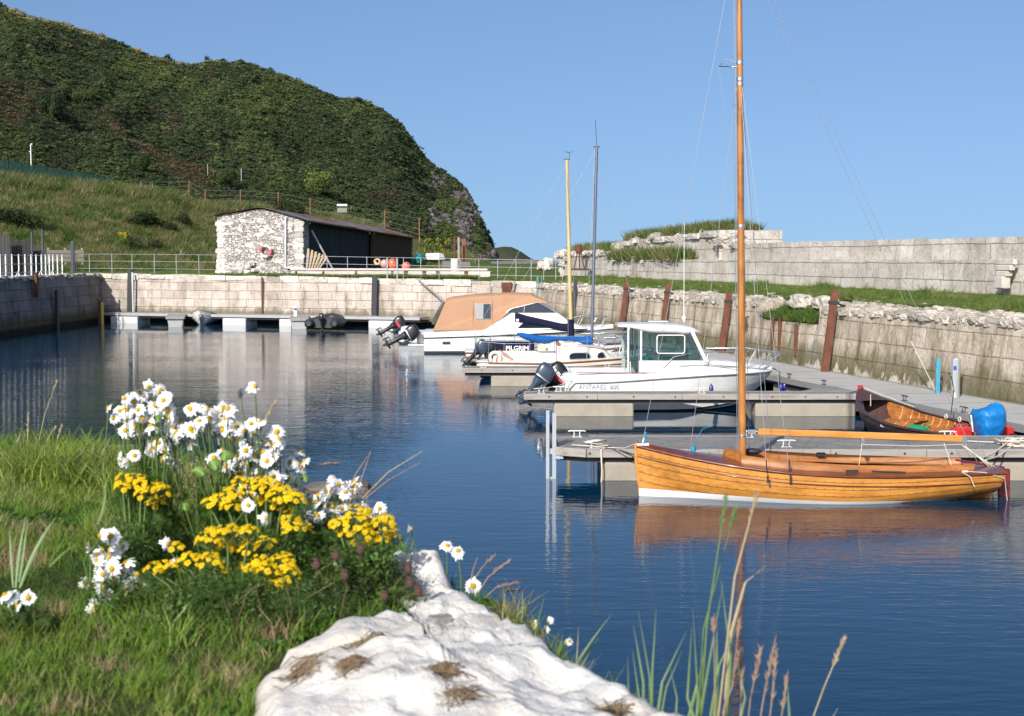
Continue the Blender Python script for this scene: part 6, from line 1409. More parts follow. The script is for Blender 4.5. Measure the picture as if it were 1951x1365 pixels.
for _ in range(90):
    g = -g_.uniform(.4, 5.6); z = g_.uniform(3.0, 6.8); q = SP(g, .0, z); pos.append(q); scl.append((g_.uniform(.2, .5), .05, g_.uniform(.10, .22))); rot.append(math.atan2(GD.y, GD.x)); k = g_.uniform(.55, 1.0); tin.append((.72*k, .69*k, .66*k))
scatter('wall_stones', CHUNKS, pos, scl, rot, tin, ROCK_T, sh)
BLACKB = M('black_tarred_boards', (.016, .016, .018), .75, var=.5, scale=3, stretch=(4, 4, .2), bmp=.4, bscale=6, spec=.3)
BROWNB = M('dark_brown_boards', (.075, .034, .019), .8, var=.5, scale=3, stretch=(4, 4, .2), bmp=.4, bscale=6, spec=.2)
for s0, s1, m, nm, off in ((1.4, 17.3, BLACKB, 'black_boards', -.30), (17.3, 30.2, BROWNB, 'brown_boards', -.12)):
    mb = MB(); s = s0
    while s < s1-.05:
        e = min(s1, s+.32); zt = lin(6.50, 5.88, s/30); o = off+g_.uniform(-.012, .012)
        mb.rings([[SP(o, s+.01, 2.8), SP(o, e-.01, 2.8), SP(o-.1, e-.01, 2.8), SP(o-.1, s+.01, 2.8)], [SP(o, s+.01, zt), SP(o, e-.01, zt-.006), SP(o-.1, e-.01, zt-.006), SP(o-.1, s+.01, zt)]], 0); s = e
    mb.build(nm, m, sh)
def tin_mat():
    m, n, b = _nodes('rusty_tin'); v = coord(n, (1, 1, 1)); f = noise(n, .35, 5, .6, v)
    c = ramp(n, f, [(.35, (.10, .115, .14)), (.48, (.16, .165, .175)), (.54, (.17, .075, .045)), (.7, (.105, .042, .025))])
    c = mix(n, ramp(n, noise(n, 3, 5, .7, v), [(.5, (0, 0, 0)), (.75, (.5,)*3)]), c, (.22, .12, .08))
    n.links.new(c, b.inputs['Base Color']); b.inputs['Roughness'].default_value = .65; b.inputs['Metallic'].default_value = .2; return m
mb = MB()
for ga, gb, za, zb in ((-2.8, .32, 7.44, 6.60), (-2.8, -GW-.2, 7.44, 6.92)):
    P = []
    for i in range(121):
        s = -.22+30.7*i/120; d = -.022*max(0, s)
        if s > 12: d -= .05
        P.append([SP(lin(ga, gb, j/6), s, lin(za, zb, (j/6)**1.1)+d+.025*math.sin(i*2.3)+.02*fbm(s*.4, j*.8)) for j in range(7)])
    mb.grid(P, 0, False, flip=(gb < ga)); mb.grid([[(x, y, z-.03) for x, y, z in r] for r in P], 0, False, flip=(gb > ga))
rf = mb.build('roof', tin_mat(), sh)
mb = MB(); mb.tube([SP(.30, 0, 6.53), SP(.30, 30.3, 5.80)], .06, n=6); mb.build('eaves_board', M('rusty_eaves', (.14, .075, .05), .8, var=.3), sh)
mb = MB(); mb.tube([SP(-1.08, -.16, 6.8), SP(-1.12, -.16, 3.5), SP(-1.14, -.18, 3.42), SP(-.3, -.35, 3.40), SP(.6, -1.2, 3.36)], .065, n=8); mb.build('downpipe', M('white_pvc', (.66, .66, .66), .5), sh)
mb = MB(); mb.box(SP(-.1, 1.6, 6.45), (.3, .3, .2)); mb.lathe([(.09, 0), (.1, .2), (.02, .24)], 10, 0, SP(.05, 17.3, 5.95)); mb.build('eaves_lamp', GALV, sh)
def world(p): return Vector(p)+Vector((GR.x, GR.y, 3.0))
lb = thing('lifebuoy', 'red and white lifebuoy hanging on the shed gable', 'lifebuoy', world(SP(-2.46, -.24, 4.52)))
Q = Matrix.Rotation(math.atan2(GD.y, GD.x), 3, 'Z') @ Matrix.Rotation(R(90), 3, 'X')
mb = MB()
for k in range(4): mb.torus((0, 0, 0), .36, .095, k % 2, 8, 10, Q, (R(20+90*k), R(110+90*k)))
mb.build('ring', [M('lifebuoy_white', (.74, .70, .67), .5), M('lifebuoy_red', (.50, .10, .11), .5)], lb)
mb = MB(); mb.tube([(0, 0, .2), (.0, .1, .5)], .02); mb.build('hanger', ROPE, lb)
pos, scl, rot, tin = [], [], [], []
for k in range(16): q = world(SP(-3.75+g_.uniform(-.75, .55), -.32+g_.uniform(-.15, .2), 3.12+.75*g_.random()**1.5)); pos.append(q); s = g_.uniform(.28, .55); scl.append((s, s*.8, s*.7)); rot.append(g_.uniform(0, 3)); kk = g_.uniform(.75, 1); tin.append((.70*kk, .68*kk, .65*kk))
tag(scatter('rubble_heap', CHUNKS, pos, scl, rot, tin, ROCK_T), 'heap of fallen whitewashed stones at the foot of the shed gable', 'rubble')
tag(MB().tube([world(SP(.08, 1.75, 5.95)), world(SP(1.35, 2.8, 3.1))], .065, n=8).build('leaning_pole', M('pale_pole', (.46, .42, .40), .7)), 'pale pole leaning against the black side of the shed', 'pole')
for k in range(6):
    tag(MB().box((0, 0, .85), (.14, .04, 1.7-.14*k), 0, Matrix.Rotation(R(5+5*k), 3, 'Y')).box((.02, -.03, .8), (.10, .03, 1.4-.12*k), 0, Matrix.Rotation(R(7+6*k), 3, 'Y')).build('leaning_board', M('bare_timber', (.42, .33, .23), .85, var=.3, scale=3, stretch=(6, 6, .6)), loc=world(SP(.25+.17*k, .3+.12*k, 3.0-.02*k))), 'rough timber boards leaning at the corner of the stone shed', 'board', 'boards leaning at the shed corner')
# long baulk on the quay edge, buoys, bollard and clutter on the lawn
a, b = AT(558, 521, 90.2), AT(936, 529, 86.6); v = b-a; L = v.length; t_ = thing('timber_baulk', 'long whitish timber baulk with rust bands lying on the far quay edge', 'timber', (a.x, a.y, 2.98), math.atan2(v.y, v.x))
PWOOD = M('whitish_timber', (.52, .47, .44), .85, var=.3, scale=2.5, stretch=(.4, 3, 5), bmp=.3, bscale=6, dirt=(.30, .22, .18), dirt_amt=.6)
mb = MB(); mb.bbox((L/2, 0, .10), (L, .5, .36), .03); mb.bbox((L/2-.1, -.03, .38), (L-.1, .55, .13), .02); mb.build('beam', PWOOD, t_)
for s in (.35, 2.2, 4.4, 6.8, 7.7, 8.9, 9.8, 11.6): mb = MB(); mb.box((min(s, L-.3), -.01, .15), (.14+.1*(s > 7), .56, .40)); mb.build('rust_band', RUST, t_)
def buoy(lab, px, py, D, r, col, nm):
    p = AT(px, py, D); t = thing('buoy', lab, 'buoy', p, 0, 'buoys on the far quay'); mb = MB(); mb.lathe([(.01, -r), (r*.55, -r*.86), (r*.92, -r*.42), (r, 0), (r*.9, r*.45), (r*.55, r*.83), (r*.2, r*1.02), (.01, r*1.05)], 18); mb.build('float_body', gloss(nm, col, .5), t); mb = MB(); mb.lathe([(r*.16, r*.95), (r*.14, r*1.25), (.02, r*1.27)], 10); mb.torus((0, 0, r*1.3), r*.12, r*.05, n=10, m=5, rot=Matrix.Rotation(R(90), 3, 'X')); mb.build('eyelet', gloss(nm, col, .5), t); t.rotation_euler = (R(50), R(20), 0)
buoy('pale pink buoy with a railing post in front of it', 733, 503, 88.4, .28, (.62, .30, .28), 'pink_buoy'); buoy('big orange buoy, largest of those on the far quay', 748, 503.5, 88.6, .36, (.62, .13, .065), 'orange_buoy'); buoy('coral buoy lying low at the right of the buoys', 774, 508, 88.2, .29, (.62, .17, .12), 'coral_buoy')
tag(MB().torus((0, 0, 0), .16, .055, n=18, m=8, rot=Matrix.Rotation(R(80), 3, 'X')).torus((.04, .06, .02), .15, .05, n=18, m=8, rot=Matrix.Rotation(R(70), 3, 'X')).build('net_float_ring', gloss('peach_float', (.62, .34, .18), .5), loc=AT(718.5, 499, 88.8)), 'small peach ring float at the left end of the row of buoys', 'float')
p = AT(867, 516, 92.5); tag(MB().lathe([(.27, -.2), (.285, .1), (.28, .66), (.29, .72), (.25, .78), (.01, .79)], 16).build('bollard', STONE_W, loc=p), 'stout white concrete bollard on the lawn right of the shed', 'bollard')
p = AT(858, 513, 95); tag(MB().tube([(-.55, 0, .32), (1.25, .5, .30)], [.33, .28], n=14).build('log', M('grey_log', (.17, .155, .14), .9, var=.3, bmp=.5, stretch=(1, 5, 5)), loc=p-Vector((0, 0, .1))), 'thick grey log lying behind the white bollard', 'log')
t_ = thing('upturned_dinghy', 'small pale grey dinghy lying upside down on the grass right of the shed', 'dinghy', AT(828, 495, 126), R(-4)); mb = MB(); mb.rings([[(-.85, -.55, 0), (-.85, .55, 0), (-.7, .4, .55), (-.7, -.4, .55)], [(.5, -.6, 0), (.5, .6, 0), (.45, .4, .58), (.45, -.4, .58)], [(.95, -.15, 0), (.95, .15, 0), (.8, .1, .5), (.8, -.1, .5)]], 0); mb.box((0, -.52, .28), (1.5, .03, .05)); mb.build('hull', M('pale_grey_hull', (.50, .51, .50), .6), t_); mb = MB(); mb.box((-.02, 0, .57), (1.3, .06, .05)); mb.build('keel_strip', GREYP, t_)
tag(scatter('tarpaulin_bundle', CHUNKS, [AT(792, 494, 122), AT(800, 492, 122.3), AT(796, 497, 121.8)], [(.7, .5, .4), (.4, .5, .7), (.9, .5, .4)], [0, 1, 2], [(.02, .25, .24), (.02, .16, .26), (.02, .25, .22)], ROCK_T), 'turquoise and blue bundle of tarpaulin at the far corner of the shed', 'tarpaulin')
for px, y0, y1, D, w_, m, lab in ((884, 456, 498, 112, .36, M('rust_brown_board', (.20, .085, .05), .9, var=.3), 'broad rusty brown board standing upright right of the white bollard'), (874, 453, 500, 111, .16, BEAM, 'slim grey upright post beside the rusty brown board'), (866, 452, 490, 113, .16, RUST, 'slim rusty upright post left of the grey post on the lawn')):
    a = AT(px, y1, D); zt = AT(px, y0, D).z; tag(MB().bbox((0, 0, (zt-a.z)/2-.2), (w_, .12, zt-a.z+.4), .02).box((w_*.3, -.07, (zt-a.z)/2-.2), (.05, .04, zt-a.z+.3)).build('upright_post', m, loc=a), lab, 'post', 'upright posts on the lawn')
tag(scatter('white_boulder', CHUNKS[:1], [AT(1034, 506, 108)], [(.75, .6, .6)], [.3], [(.54, .47, .42)], ROCK_T), 'pinkish white boulder at the end of the lawn, left of two', 'boulder', 'white boulders at the lawn end')
tag(scatter('white_boulder', CHUNKS[1:2], [AT(1046, 504, 106)], [(.8, .6, .85)], [1.0], [(.64, .61, .58)], ROCK_T), 'larger white boulder at the end of the lawn, right of two', 'boulder', 'white boulders at the lawn end')
# leaning timbers, rusty winch frame and drain on the sea wall
for k, (px, y0, y1, lean, w_) in enumerate(((1208, 528, 482, .4, .36), (1222, 530, 495, .2, .30), (1232, 530, 498, -.15, .22), (1243, 531, 492, .25, .34), (1252, 531, 471, .3, .24), (1259, 532, 478, .25, .26), (1238, 500, 466, .55, .22))):
    D = 73-.3*k; a = AT(px, y1 if False else y0, D); h = (y0-y1)*D/FPX*1.15
    tag(MB().tube([(0, 0, -.1), (lean*.35+.02, .25, h*.55), (lean*.8, .5, h)], [w_*.55, w_*.5, w_*.36], n=7, smooth=False).build('old_timber', M('old_grey_timber', (.20, .17, .15), .95, var=.4, scale=3, stretch=(5, 5, .6), bmp=.6, bscale=8), loc=(a.x, a.y, a.z if k < 6 else a.z-.4)), 'rotten grey timber leaning against the sea wall amid grass', 'timber', 'rotten timbers leaning on the sea wall')
t_ = thing('winch_frame', 'rusty iron tripod winch frame at the far end of the sea wall', 'winch', AT(1103, 512, 82)); mb = MB()
for x, y in ((-.28, -.2), (.30, -.2), (0.05, .25)): mb.tube([(x, y, 0), (x*.3, y*.3, .95)], .035, n=5)
mb.build('leg', RUST, t_); mb = MB(); mb.lathe([(.12, .85), (.2, .95), (.2, 1.1), (.12, 1.2), (.16, 1.3), (.05, 1.4)], 10); mb.tube([(-.3, 0, 1.05), (.3, 0, 1.05)], .04); mb.build('drum', RUST, t_); mb = MB(); mb.box((.1, -.1, -.05), (1.1, .7, .10)); mb.build('base_plate', BLACKST, t_)
D = 38.9; t_ = thing('drain_spout', 'pale stone corbel spout projecting from the sea wall at the right', 'spout', (sw_x(D), D, 3.0), math.atan2(-.209, -.978)+R(90)+R(0)); mb = MB()
for z, w_, d in ((.92, 1.0, .12), (.76, .8, .16), (.60, .55, .20)): mb.bbox((0, -d/2+.02, z), (w_, d, .15), .02)
mb.bbox((0, -.12, .36), (.42, .26, .34), .03); mb.build('corbel', STONE, t_)
# ------------------------------------------------------------------ hoardings, fences and poles on the left
for px0, px1, y0, y1, D, m, lab in ((0, 20, 448, 517, 86, UNDER, 'black timber hoarding at the left edge behind the white railing'), (20, 58, 458, 517, 87, M('grey_hoarding', (.03, .028, .027), .9, var=.3), 'dark grey hoarding behind the white railing, between two black ones'), (58, 88, 470, 517, 88, UNDER, 'black low hoarding behind the middle of the white railing')):
    a, b = AT(px0, y1, D), AT(px1, y1, D); zt = AT(px0, y0, D).z; t = thing('hoarding', lab, 'hoarding', ((a.x+b.x)/2, D, 2.9), 0, 'hoardings behind the white railing'); mb = MB(); k = 6; W = (b.x-a.x)
    for i in range(k): mb.box((-W/2+W*(i+.5)/k, .03*(i % 2), (zt-2.9)/2), (W/k-.015, .05, zt-2.9-.05*random.random()))
    mb.build('boards', m, t); mb = MB(); mb.box((0, .07, (zt-2.9)*.7), (W, .06, .10)); mb.box((0, .07, .4), (W, .06, .10)); mb.build('cross_rail', m, t)
SLATE = M('blue_grey_steel', (.04, .046, .058), .6)
for px, y0, y1, D, lab in ((82, 437, 515, 85, 'tall blue grey steel post behind the white railing'), (62, 443, 515, 86, 'slim blue grey steel post left of the tall one behind the railing'), (139, 460, 503, 93, 'short thick dark post where the white railing ends')):
    a = AT(px, y1, D); zt = AT(px, y0, D).z; a.z = min(a.z, 3.05); tag(MB().box((0, 0, (zt-a.z)/2), (.10 if px != 139 else .24, .12, zt-a.z)).box((.03, -.08, (zt-a.z)/2), (.05, .03, zt-a.z-.1)).build('steel_post', SLATE, loc=a), lab, 'post')
a, b = AT(90, 500, 94), AT(160, 499, 95.5); t_ = thing('plank_fence', 'low weathered plank fence behind the end of the white railing', 'fence', a, math.atan2((b-a).y, (b-a).x)); L = (b-a).length; mb = MB()
for k in range(3): mb.box((L/2, 0, .15+.27*k), (L, .05, .22))
mb.build('planks', M('grey_brown_planks', (.27, .225, .19), .9, var=.3, stretch=(.5, 5, 5)), t_)
for s in (.1, L/2, L-.1): mb = MB(); mb.box((s, .06, .4), (.1, .1, 1.1)); mb.build('post', BEAM, t_)
a0 = [bank_pt(x, .97) for x in range(-200, 222, 12)]; t_ = thing('mesh_fence', 'dark green mesh fence along the top of the grass bank', 'fence', a0[0])
GREENF = M('green_fence_paint', (.006, .036, .034), .7, spec=.15); hh = [lerp_tab([(-200, 1.7), (0, 1.45), (110, 1.15), (222, .85)], x) for x in range(-200, 222, 12)]
for k, (p, h) in enumerate(zip(a0, hh)):
    if k % 2 == 0: MB().box((0, 0, h/2-.1), (.09, .09, h+.5)).build('post', GREENF, t_, p-a0[0])
mb = MB()
for k in range(len(a0)-1):
    for j in range(7): p = a0[k].lerp(a0[k+1], j/7)-a0[0]; h = lin(hh[k], hh[k+1], j/7); mb.box((p.x, p.y, p.z+h/2+.1), (.05, .02, h))
    for z in (.3, .98): mb.tube([a0[k]-a0[0]+Vector((0, 0, hh[k]*z)), a0[k+1]-a0[0]+Vector((0, 0, hh[k+1]*z))], .02, n=4)
mb.build('mesh_panel', GREENF, t_)
p = bank_pt(60, .98); zt = AT(60, 276, p.y).z; t_ = thing('camera_pole', 'white pole with a camera behind the green mesh fence', 'pole', p); mb = MB(); mb.tube([(0, 0, -.3), (0, 0, zt-p.z)], .045, n=8); mb.build('pole', WHITEP, t_); mb = MB(); mb.box((.08, 0, zt-p.z+.05), (.16, .08, .08)); mb.box((-.08, 0, zt-p.z-.6), (.12, .08, .08)); mb.build('camera_head', GALV, t_)
RP = [(268, 345), (360, 345), (391, 361), (458, 362), (530, 366), (591, 378), (661, 392), (733, 401), (799, 415)]
def fence_pt(px, py): D = lin(140, 128, (px-268)/530); p = AT(px, py, D); q = bank_pt(px, .8); return Vector((p.x, p.y, 0)), p.z, q.z
t_ = thing('wire_fence', 'wire mesh fence on rusty posts running down behind the shed', 'fence', AT(268, 360, 140)); o = t_.location.copy(); pr = None
for px, py in RP:
    p, zt, zb = fence_pt(px, py); h = 1.7; MB().tube([(0, 0, -1.2), (0, 0, h)], .055, n=6).build('post', M('orange_rust_post', (.24, .10, .05), .85, var=.3), t_, (p.x-o.x, p.y-o.y, zt-h-o.z))
    q = Vector((p.x, p.y, zt))-o
    if pr is not None:
        for z in (-.1, -.55, -1.0, -1.45): MB().tube([pr+Vector((0, 0, z)), q+Vector((0, 0, z))], .012, n=4).build('wire', M('dull_wire', (.12, .13, .12), .7), t_)
    pr = q
for px, y0, y1, m, lab in ((372, 351, 370, REDP, 'short reddish post on the hill path, left of two'), (380, 353, 370, REDP, 'short reddish post on the hill path, right of two'), (460, 322, 356, GALV, 'slim grey pole standing on the slope above the shed'), (396, 313, 338, BEAM, 'slim weathered pole among the brown bracken'), (259, 268, 279, WHITEP, 'tiny white marker post in the brown scree')):
    t = .12 if px > 300 else .22; a = hill_pt(px, t); D = a.y; p0, p1 = AT(px, y1, D), AT(px, y0, D); tag(MB().tube([(0, 0, -.6), (0, 0, p1.z-p0.z)], .05, n=6).tube([(0, 0, p1.z-p0.z), (0, 0, p1.z-p0.z+.04)], .06, n=6).build('slope_post', m, loc=p0), lab, 'post')
p = AT(660, 415, 127); zt = AT(660, 391, 127).z; t_ = thing('notice_board', 'pale notice board on a rusty post behind the shed roof', 'sign', p); mb = MB(); mb.box((-.38, 0, zt-p.z), (.9, .05, .16)); mb.box((-.38, 0, zt-p.z-.45), (.85, .04, .4), 1); mb.build('board', [WHITEP, M('faded_board', (.20, .22, .17), .9)], t_); mb = MB(); mb.tube([(.05, .06, -.5), (.05, .06, zt-p.z+.05)], .06); mb.build('post', RUST, t_)
# ================================================================== near bank
GZ = 3.2
EDGE = [(-900, 846), (-300, 852), (0, 862), (100, 866), (200, 876), (330, 892), (420, 912), (520, 940), (600, 972), (680, 1015), (745, 1058), (800, 1080), (900, 1140), (1000, 1205), (1150, 1300), (1290, 1385)]
ew = [G(px, py, GZ) for px, py in EDGE]+[Vector((.55, 2.28, 3.0)), Vector((1.0, 2.15, 2.95)), Vector((1.9, 1.7, 2.95))]
bw = [Vector((lin(-9, .9, (i/(len(ew)-1))**.8), lin(3.0, .2, i/(len(ew)-1)), GZ if i < len(ew)-3 else 2.95)) for i in range(len(ew))]
mb = MB(); P = []
for a, b in zip(ew, bw):
    r = [Vector((a.x+.25, a.y+.5, -.8)), Vector((a.x+.10, a.y+.22, 1.6)), Vector((a.x+.03, a.y+.06, GZ-.35))]
    for j in range(14):
        p = a.lerp(b, (j/13)**1.3); p.z += -.07*(j == 0)-.02*(j == 1)+.018*fbm(p.x*2.5, p.y*2.5); r.append(p)
    P.append(r)
mb.grid(P, 0, True)
tag(mb.build('near_bank', SOIL), kind='structure')
RKP = [(478, 1300), (500, 1240), (570, 1205), (640, 1184), (700, 1172), (765, 1150), (738, 1095), (728, 1062), (750, 1046), (800, 1056), (850, 1088), (905, 1128), (960, 1166), (1045, 1208), (1125, 1250), (1215, 1300), (1290, 1345), (1350, 1385), (1390, 1450), (1150, 1560), (800, 1570), (560, 1500), (500, 1400)]
rk = [G(px, py, 3.24) for px, py in RKP]
def rock_mat():
    m, n, b = _nodes('white_limestone'); v = coord(n)
    f = noise(n, 2.2, 7, .6, v); g = noise(n, 9, 7, .7, v)
    c = mix(n, ramp(n, f, [(.36, (0, 0, 0)), (.7, (1, 1, 1))]), (.56, .535, .495), (.69, .67, .63))
    c = mix(n, ramp(n, noise(n, 3.2, 6, .68, v), [(.52, (0, 0, 0)), (.70, (.6,)*3)]), c, (.47, .39, .29))
    wv = N(n, 'ShaderNodeVectorMath', operation='MULTIPLY_ADD'); nz = N(n, 'ShaderNodeTexNoise'); nz.inputs['Scale'].default_value = 4.0; n.links.new(v, nz.inputs['Vector']); n.links.new(nz.outputs[1], wv.inputs[0]); wv.inputs[1].default_value = (.35, .35, .35); n.links.new(v, wv.inputs[2])
    vo = N(n, 'ShaderNodeTexVoronoi', feature='DISTANCE_TO_EDGE'); n.links.new(wv.outputs[0], vo.inputs['Vector']); vo.inputs['Scale'].default_value = 3.4
    crk = math_(n, 'MULTIPLY', ramp(n, vo.outputs['Distance'], [(0.0, (1, 1, 1)), (0.022, (0, 0, 0))]), ramp(n, noise(n, 3, 4, .6, v), [(.55, (0, 0, 0)), (.66, (1, 1, 1))]))
    c = mix(n, math_(n, 'MULTIPLY', crk, .45), c, (.36, .31, .25))
    c = mix(n, ramp(n, g, [(.62, (0, 0, 0)), (.76, (.3,)*3)]), c, (.36, .34, .31))
    n.links.new(c, b.inputs['Base Color']); b.inputs['Roughness'].default_value = .8; b.inputs['Specular IOR Level'].default_value = .25
    h = math_(n, 'SUBTRACT', math_(n, 'ADD', math_(n, 'MULTIPLY', noise(n, 5, 7, .66, v), 1.1), math_(n, 'MULTIPLY', g, .4)), math_(n, 'MULTIPLY', crk, .15)); bump(n, b, h, .6, .045); return m
# densify outline
out = []
for a, b in zip(rk, rk[1:]+rk[:1]):
    for k in range(5): out.append(a.lerp(b, k/5))
cen = Vector((sum(p.x for p in out)/len(out), sum(p.y for p in out)/len(out), 0)); cen = G(860, 1310, 3.25)
def rock_z(x, y, r):
    z = 3.262+.042*fbm(x*3.0+5, y*3.0)+.020*fbm(x*9, y*9, 3)-.02*abs(fbm(x*5, y*5, 17))+.05*(y-3.0)*0
    return z-.10*max(0, (r-.82)/.18)**2.2*.7
mb = MB(); P = []
NR = 34
for i in range(NR+1):
    r = i/NR; P.append([])
    for p in out+out[:1]:
        x, y = lin(cen.x, p.x, r), lin(cen.y, p.y, r); w_ = .02*fbm(x*8, y*8, 9)*r; P[-1].append((x+w_, y+w_, rock_z(x, y, r)))
for dz, gr in ((.06, 1.02), (.20, 1.04), (.5, 1.05), (1.1, 1.06), (2.6, 1.08)):
    P.append([(lin(cen.x, p.x, gr)+.02*fbm(p.x*9, p.y*9, dz*5), lin(cen.y, p.y, gr)+.02*fbm(p.x*9, p.y*9, dz*5+3), rock_z(p.x, p.y, 1)-dz) for p in out+out[:1]])
mb.grid(P, 0, True, flip=True)
ro = mb.build('white_boulder', rock_mat()); tag(ro, 'large smooth white rock slab beside the flowers in the foreground', 'rock')
def top_at(px, py):
    p = G(px, py, 3.25); return p
def in_world(p, poly): return in_poly(p.x, p.y, [(q.x, q.y) for q in poly])
for k, (px, py, s, c, lab) in enumerate(((838, 1194, .026, (.30, .29, .28), 'grey pebble on the white slab, higher of two'), (808, 1312, .030, (.40, .40, .39), 'pale grey pebble on the white slab, lower of two'))):
    p = top_at(px, py); z = rock_z(p.x, p.y, .4); tag(scatter('pebble', [chunk(40+k, .08)], [(p.x, p.y, z+.006)], [(s*1.7, s, s*.8)], [.4], [c], ROCK_T), lab, 'pebble')
DRYM = M('dry_brown_weed', (.22, .15, .085), .9, var=.4, scale=30)
for k, (px, py, w_, lab) in enumerate(((700, 1245, 0.025, 'tangle of dry brown weed on the white slab, nearest the flowers'), (572, 1292, 0.027, 'tangle of dry brown weed at the left end of the white slab'), (668, 1303, 0.013, 'small tangle of dry brown weed, second from the left on the slab'), (845, 1318, 0.021, 'tangle of dry brown weed beside the lower pebble'), (880, 1345, 0.017, 'thin dry brown weed at the bottom edge of the slab'), (1170, 1335, 0.015, 'dark dry weed in a crack at the right of the slab'))):
    p = top_at(px, py); mb = MB(); g_ = random.Random(k)
    for _ in range(75):
        a = g_.uniform(0, 6.28); c = Vector((g_.gauss(0, w_*.55), g_.gauss(0, w_*.8), 0)); l = g_.uniform(.008, .028); d = Vector((math.cos(a)*.9+.4, math.sin(a)*.6+.4, 0))*l
        pts = []
        for t in (-1, -.3, .3, 1): q = c+d*t+Vector((0, 0, 0)); X, Y = p.x+q.x, p.y+q.y; pts.append((q.x, q.y+.006*math.sin(t*3), rock_z(X, Y, .5)-3.25+.003+.008*g_.random()))
        mb.tube(pts, .0010, n=3, cap=False)
    tag(mb.build('dry_weed', DRYM, loc=(p.x, p.y, 3.25)), lab, 'dry weed', kind=None)
for k, (px, py, s, lab) in enumerate(((190, 874, .12, 'tan stone at the far edge of the near grass'), (645, 945, .10, 'dark weathered stone behind the flowers at the water edge'))):
    p = G(px, py, GZ-.02); tag(scatter('edge_stone', [chunk(60+k, .15)], [(p.x, p.y, GZ-.0)], [(s*2.2, s*1.3, s*.5)], [.2], [((.36, .31, .22), (.16, .14, .12))[k]], ROCK_T), lab, 'stone')
# ------------------------------------------------------------------ grass
def edge_y(px): return lerp_tab(EDGE, px)
def sample_ground(n, dmin=2.05, dmax=7.0, marg=0.0):
    res = []
    while len(res) < n:
        y = math.sqrt(random.uniform(dmin**2, dmax**2)); x = random.uniform(-.44*y, .16*y); px, py = pix((x, y, GZ))
        if py < edge_y(px)+marg or px > 1300: continue
        if in_world(Vector((x, y, 0)), rk): continue
        res.append((x, y, px, py))
    return res
TG = [tuft(9, 1.0, .055, .35, s, .75, seg=2) for s in range(6)]
pos, scl, rot, tin, tl = [], [], [], [], []
for x, y, px, py in sample_ground(9500):
    n1 = fbm(x*1.6, y*1.6, 4); n2 = fbm(x*5, y*5, 7)
    h = random.uniform(.035, .075)*(1+.5*n1); edge_d = py-edge_y(px)
    if edge_d < 70 and px < 420: h *= 1.9
    if px > 180 and py > 1000 and py < 1230: h *= 1.4
    if py > 1230: h *= .8
    col = Vector((.115, .235, .024)).lerp(Vector((.185, .25, .044)), max(0, min(1, .5+n1)))
    if n2 > .36 or random.random() < .07: col = Vector((.34, .275, .14))
    if n1 < -.38: col = Vector((.08, .155, .024))
    pos.append((x, y, GZ-.012+.018*fbm(x*2.5, y*2.5))); scl.append((h*.9, h*.9, h)); rot.append(random.uniform(0, 6.28)); tin.append(tuple(col*random.uniform(.75, 1.25))); tl.append((random.gauss(.10, .22), random.gauss(0.05, .22)))
tag(scatter('near_grass', TG, pos, scl, rot, tin, GRASS, tilt=np.array(tl)), kind='stuff')
WEED = [clump(60, .20, .45, 30+s, hollow=.15) for s in range(3)]
pos, scl, rot, tin = [], [], [], []
for x, y, px, py in sample_ground(1100, 2.3, 5.5):
    if fbm(x*2.2, y*2.2, 21) < .05 or (px < 300 and py > 1060): continue
    s = random.uniform(.02, .05); pos.append((x, y, GZ+s*.25)); scl.append((s, s, s)); rot.append(random.uniform(0, 6.28)); tin.append((.055*random.uniform(.7, 1.3), .12*random.uniform(.7, 1.2), .018))
tag(scatter('near_weeds', WEED, pos, scl, rot, tin, GRASS), kind='stuff')
def grass_tufts(name, gen, h0, h1, cols, n, mat=GRASS, seg=2, temps=None):
    temps = temps or TG; pos, scl, rot, tin = [], [], [], []
    while len(pos) < n:
        q = gen()
        if q is None: continue
        x, y, z, k = q; h = random.uniform(h0, h1)*k; f = max(0, min(1, .5+fbm(x*.5, y*.5, 3)*1.3)); c = Vector(cols[0]).lerp(Vector(cols[1]), f)
        if len(cols) > 2 and random.random() < .14: c = Vector(cols[2])
        pos.append((x, y, z-.02)); scl.append((h*1.1, h*1.1, h)); rot.append(random.uniform(0, 6.28)); tin.append(tuple(c*random.uniform(.75, 1.25)))
    return tag(scatter(name, temps, pos, scl, rot, tin, mat), kind='stuff')
TC = [tuft(30, 1.0, .065, .6, 70+s, .8, seg=1) for s in range(5)]
def g_quay():
    D = 20+62*random.random()**1.3; u = random.random(); x0 = rw_x(D)+1.15; x1 = sw_x(D)+.1
    x = lin(x0, x1, u); z = lin(2.66, 3.0, u**.7); edge = u < .18 or u > .85
    if not edge and random.random() < .35: return None
    return x, D, z, (1.3 if u > .9 else 1.0)*(1.6 if fbm(D*.4, u*3) > .25 else .8)
grass_tufts('quay_grass', g_quay, .06, .17, ((.105, .185, .03), (.15, .205, .05), (.26, .24, .10)), 5200, temps=TC)
def g_gap():
    D = random.uniform(ND1+.1, ND0-.1); j = random.random()*1.7; return rw_x(D)+.22+j*.97, D, 1.98+.36*j, 1.0
grass_tufts('gap_grass', g_gap, .18, .38, ((.075, .14, .022), (.11, .16, .035)), 320, temps=TC)
def g_walltop():
    r = random.random()
    if r < .62: D = random.uniform(62.8, 78.3); return sw_x(D)+random.uniform(1.2, 2.6), D+.2, lin(5.27, 4.94, (D-62.5)/16)+.05, 1.2 if D > 64 else .8
    if r < .80: D = random.uniform(78.7, 88); return sw_x(D)+random.uniform(.5, 2.0), D+.2, 4.45, 1.2
    D = random.uniform(66, 78.3); return sw_x(D)+random.uniform(.3, .9), D+.1, 3.97, 1.5
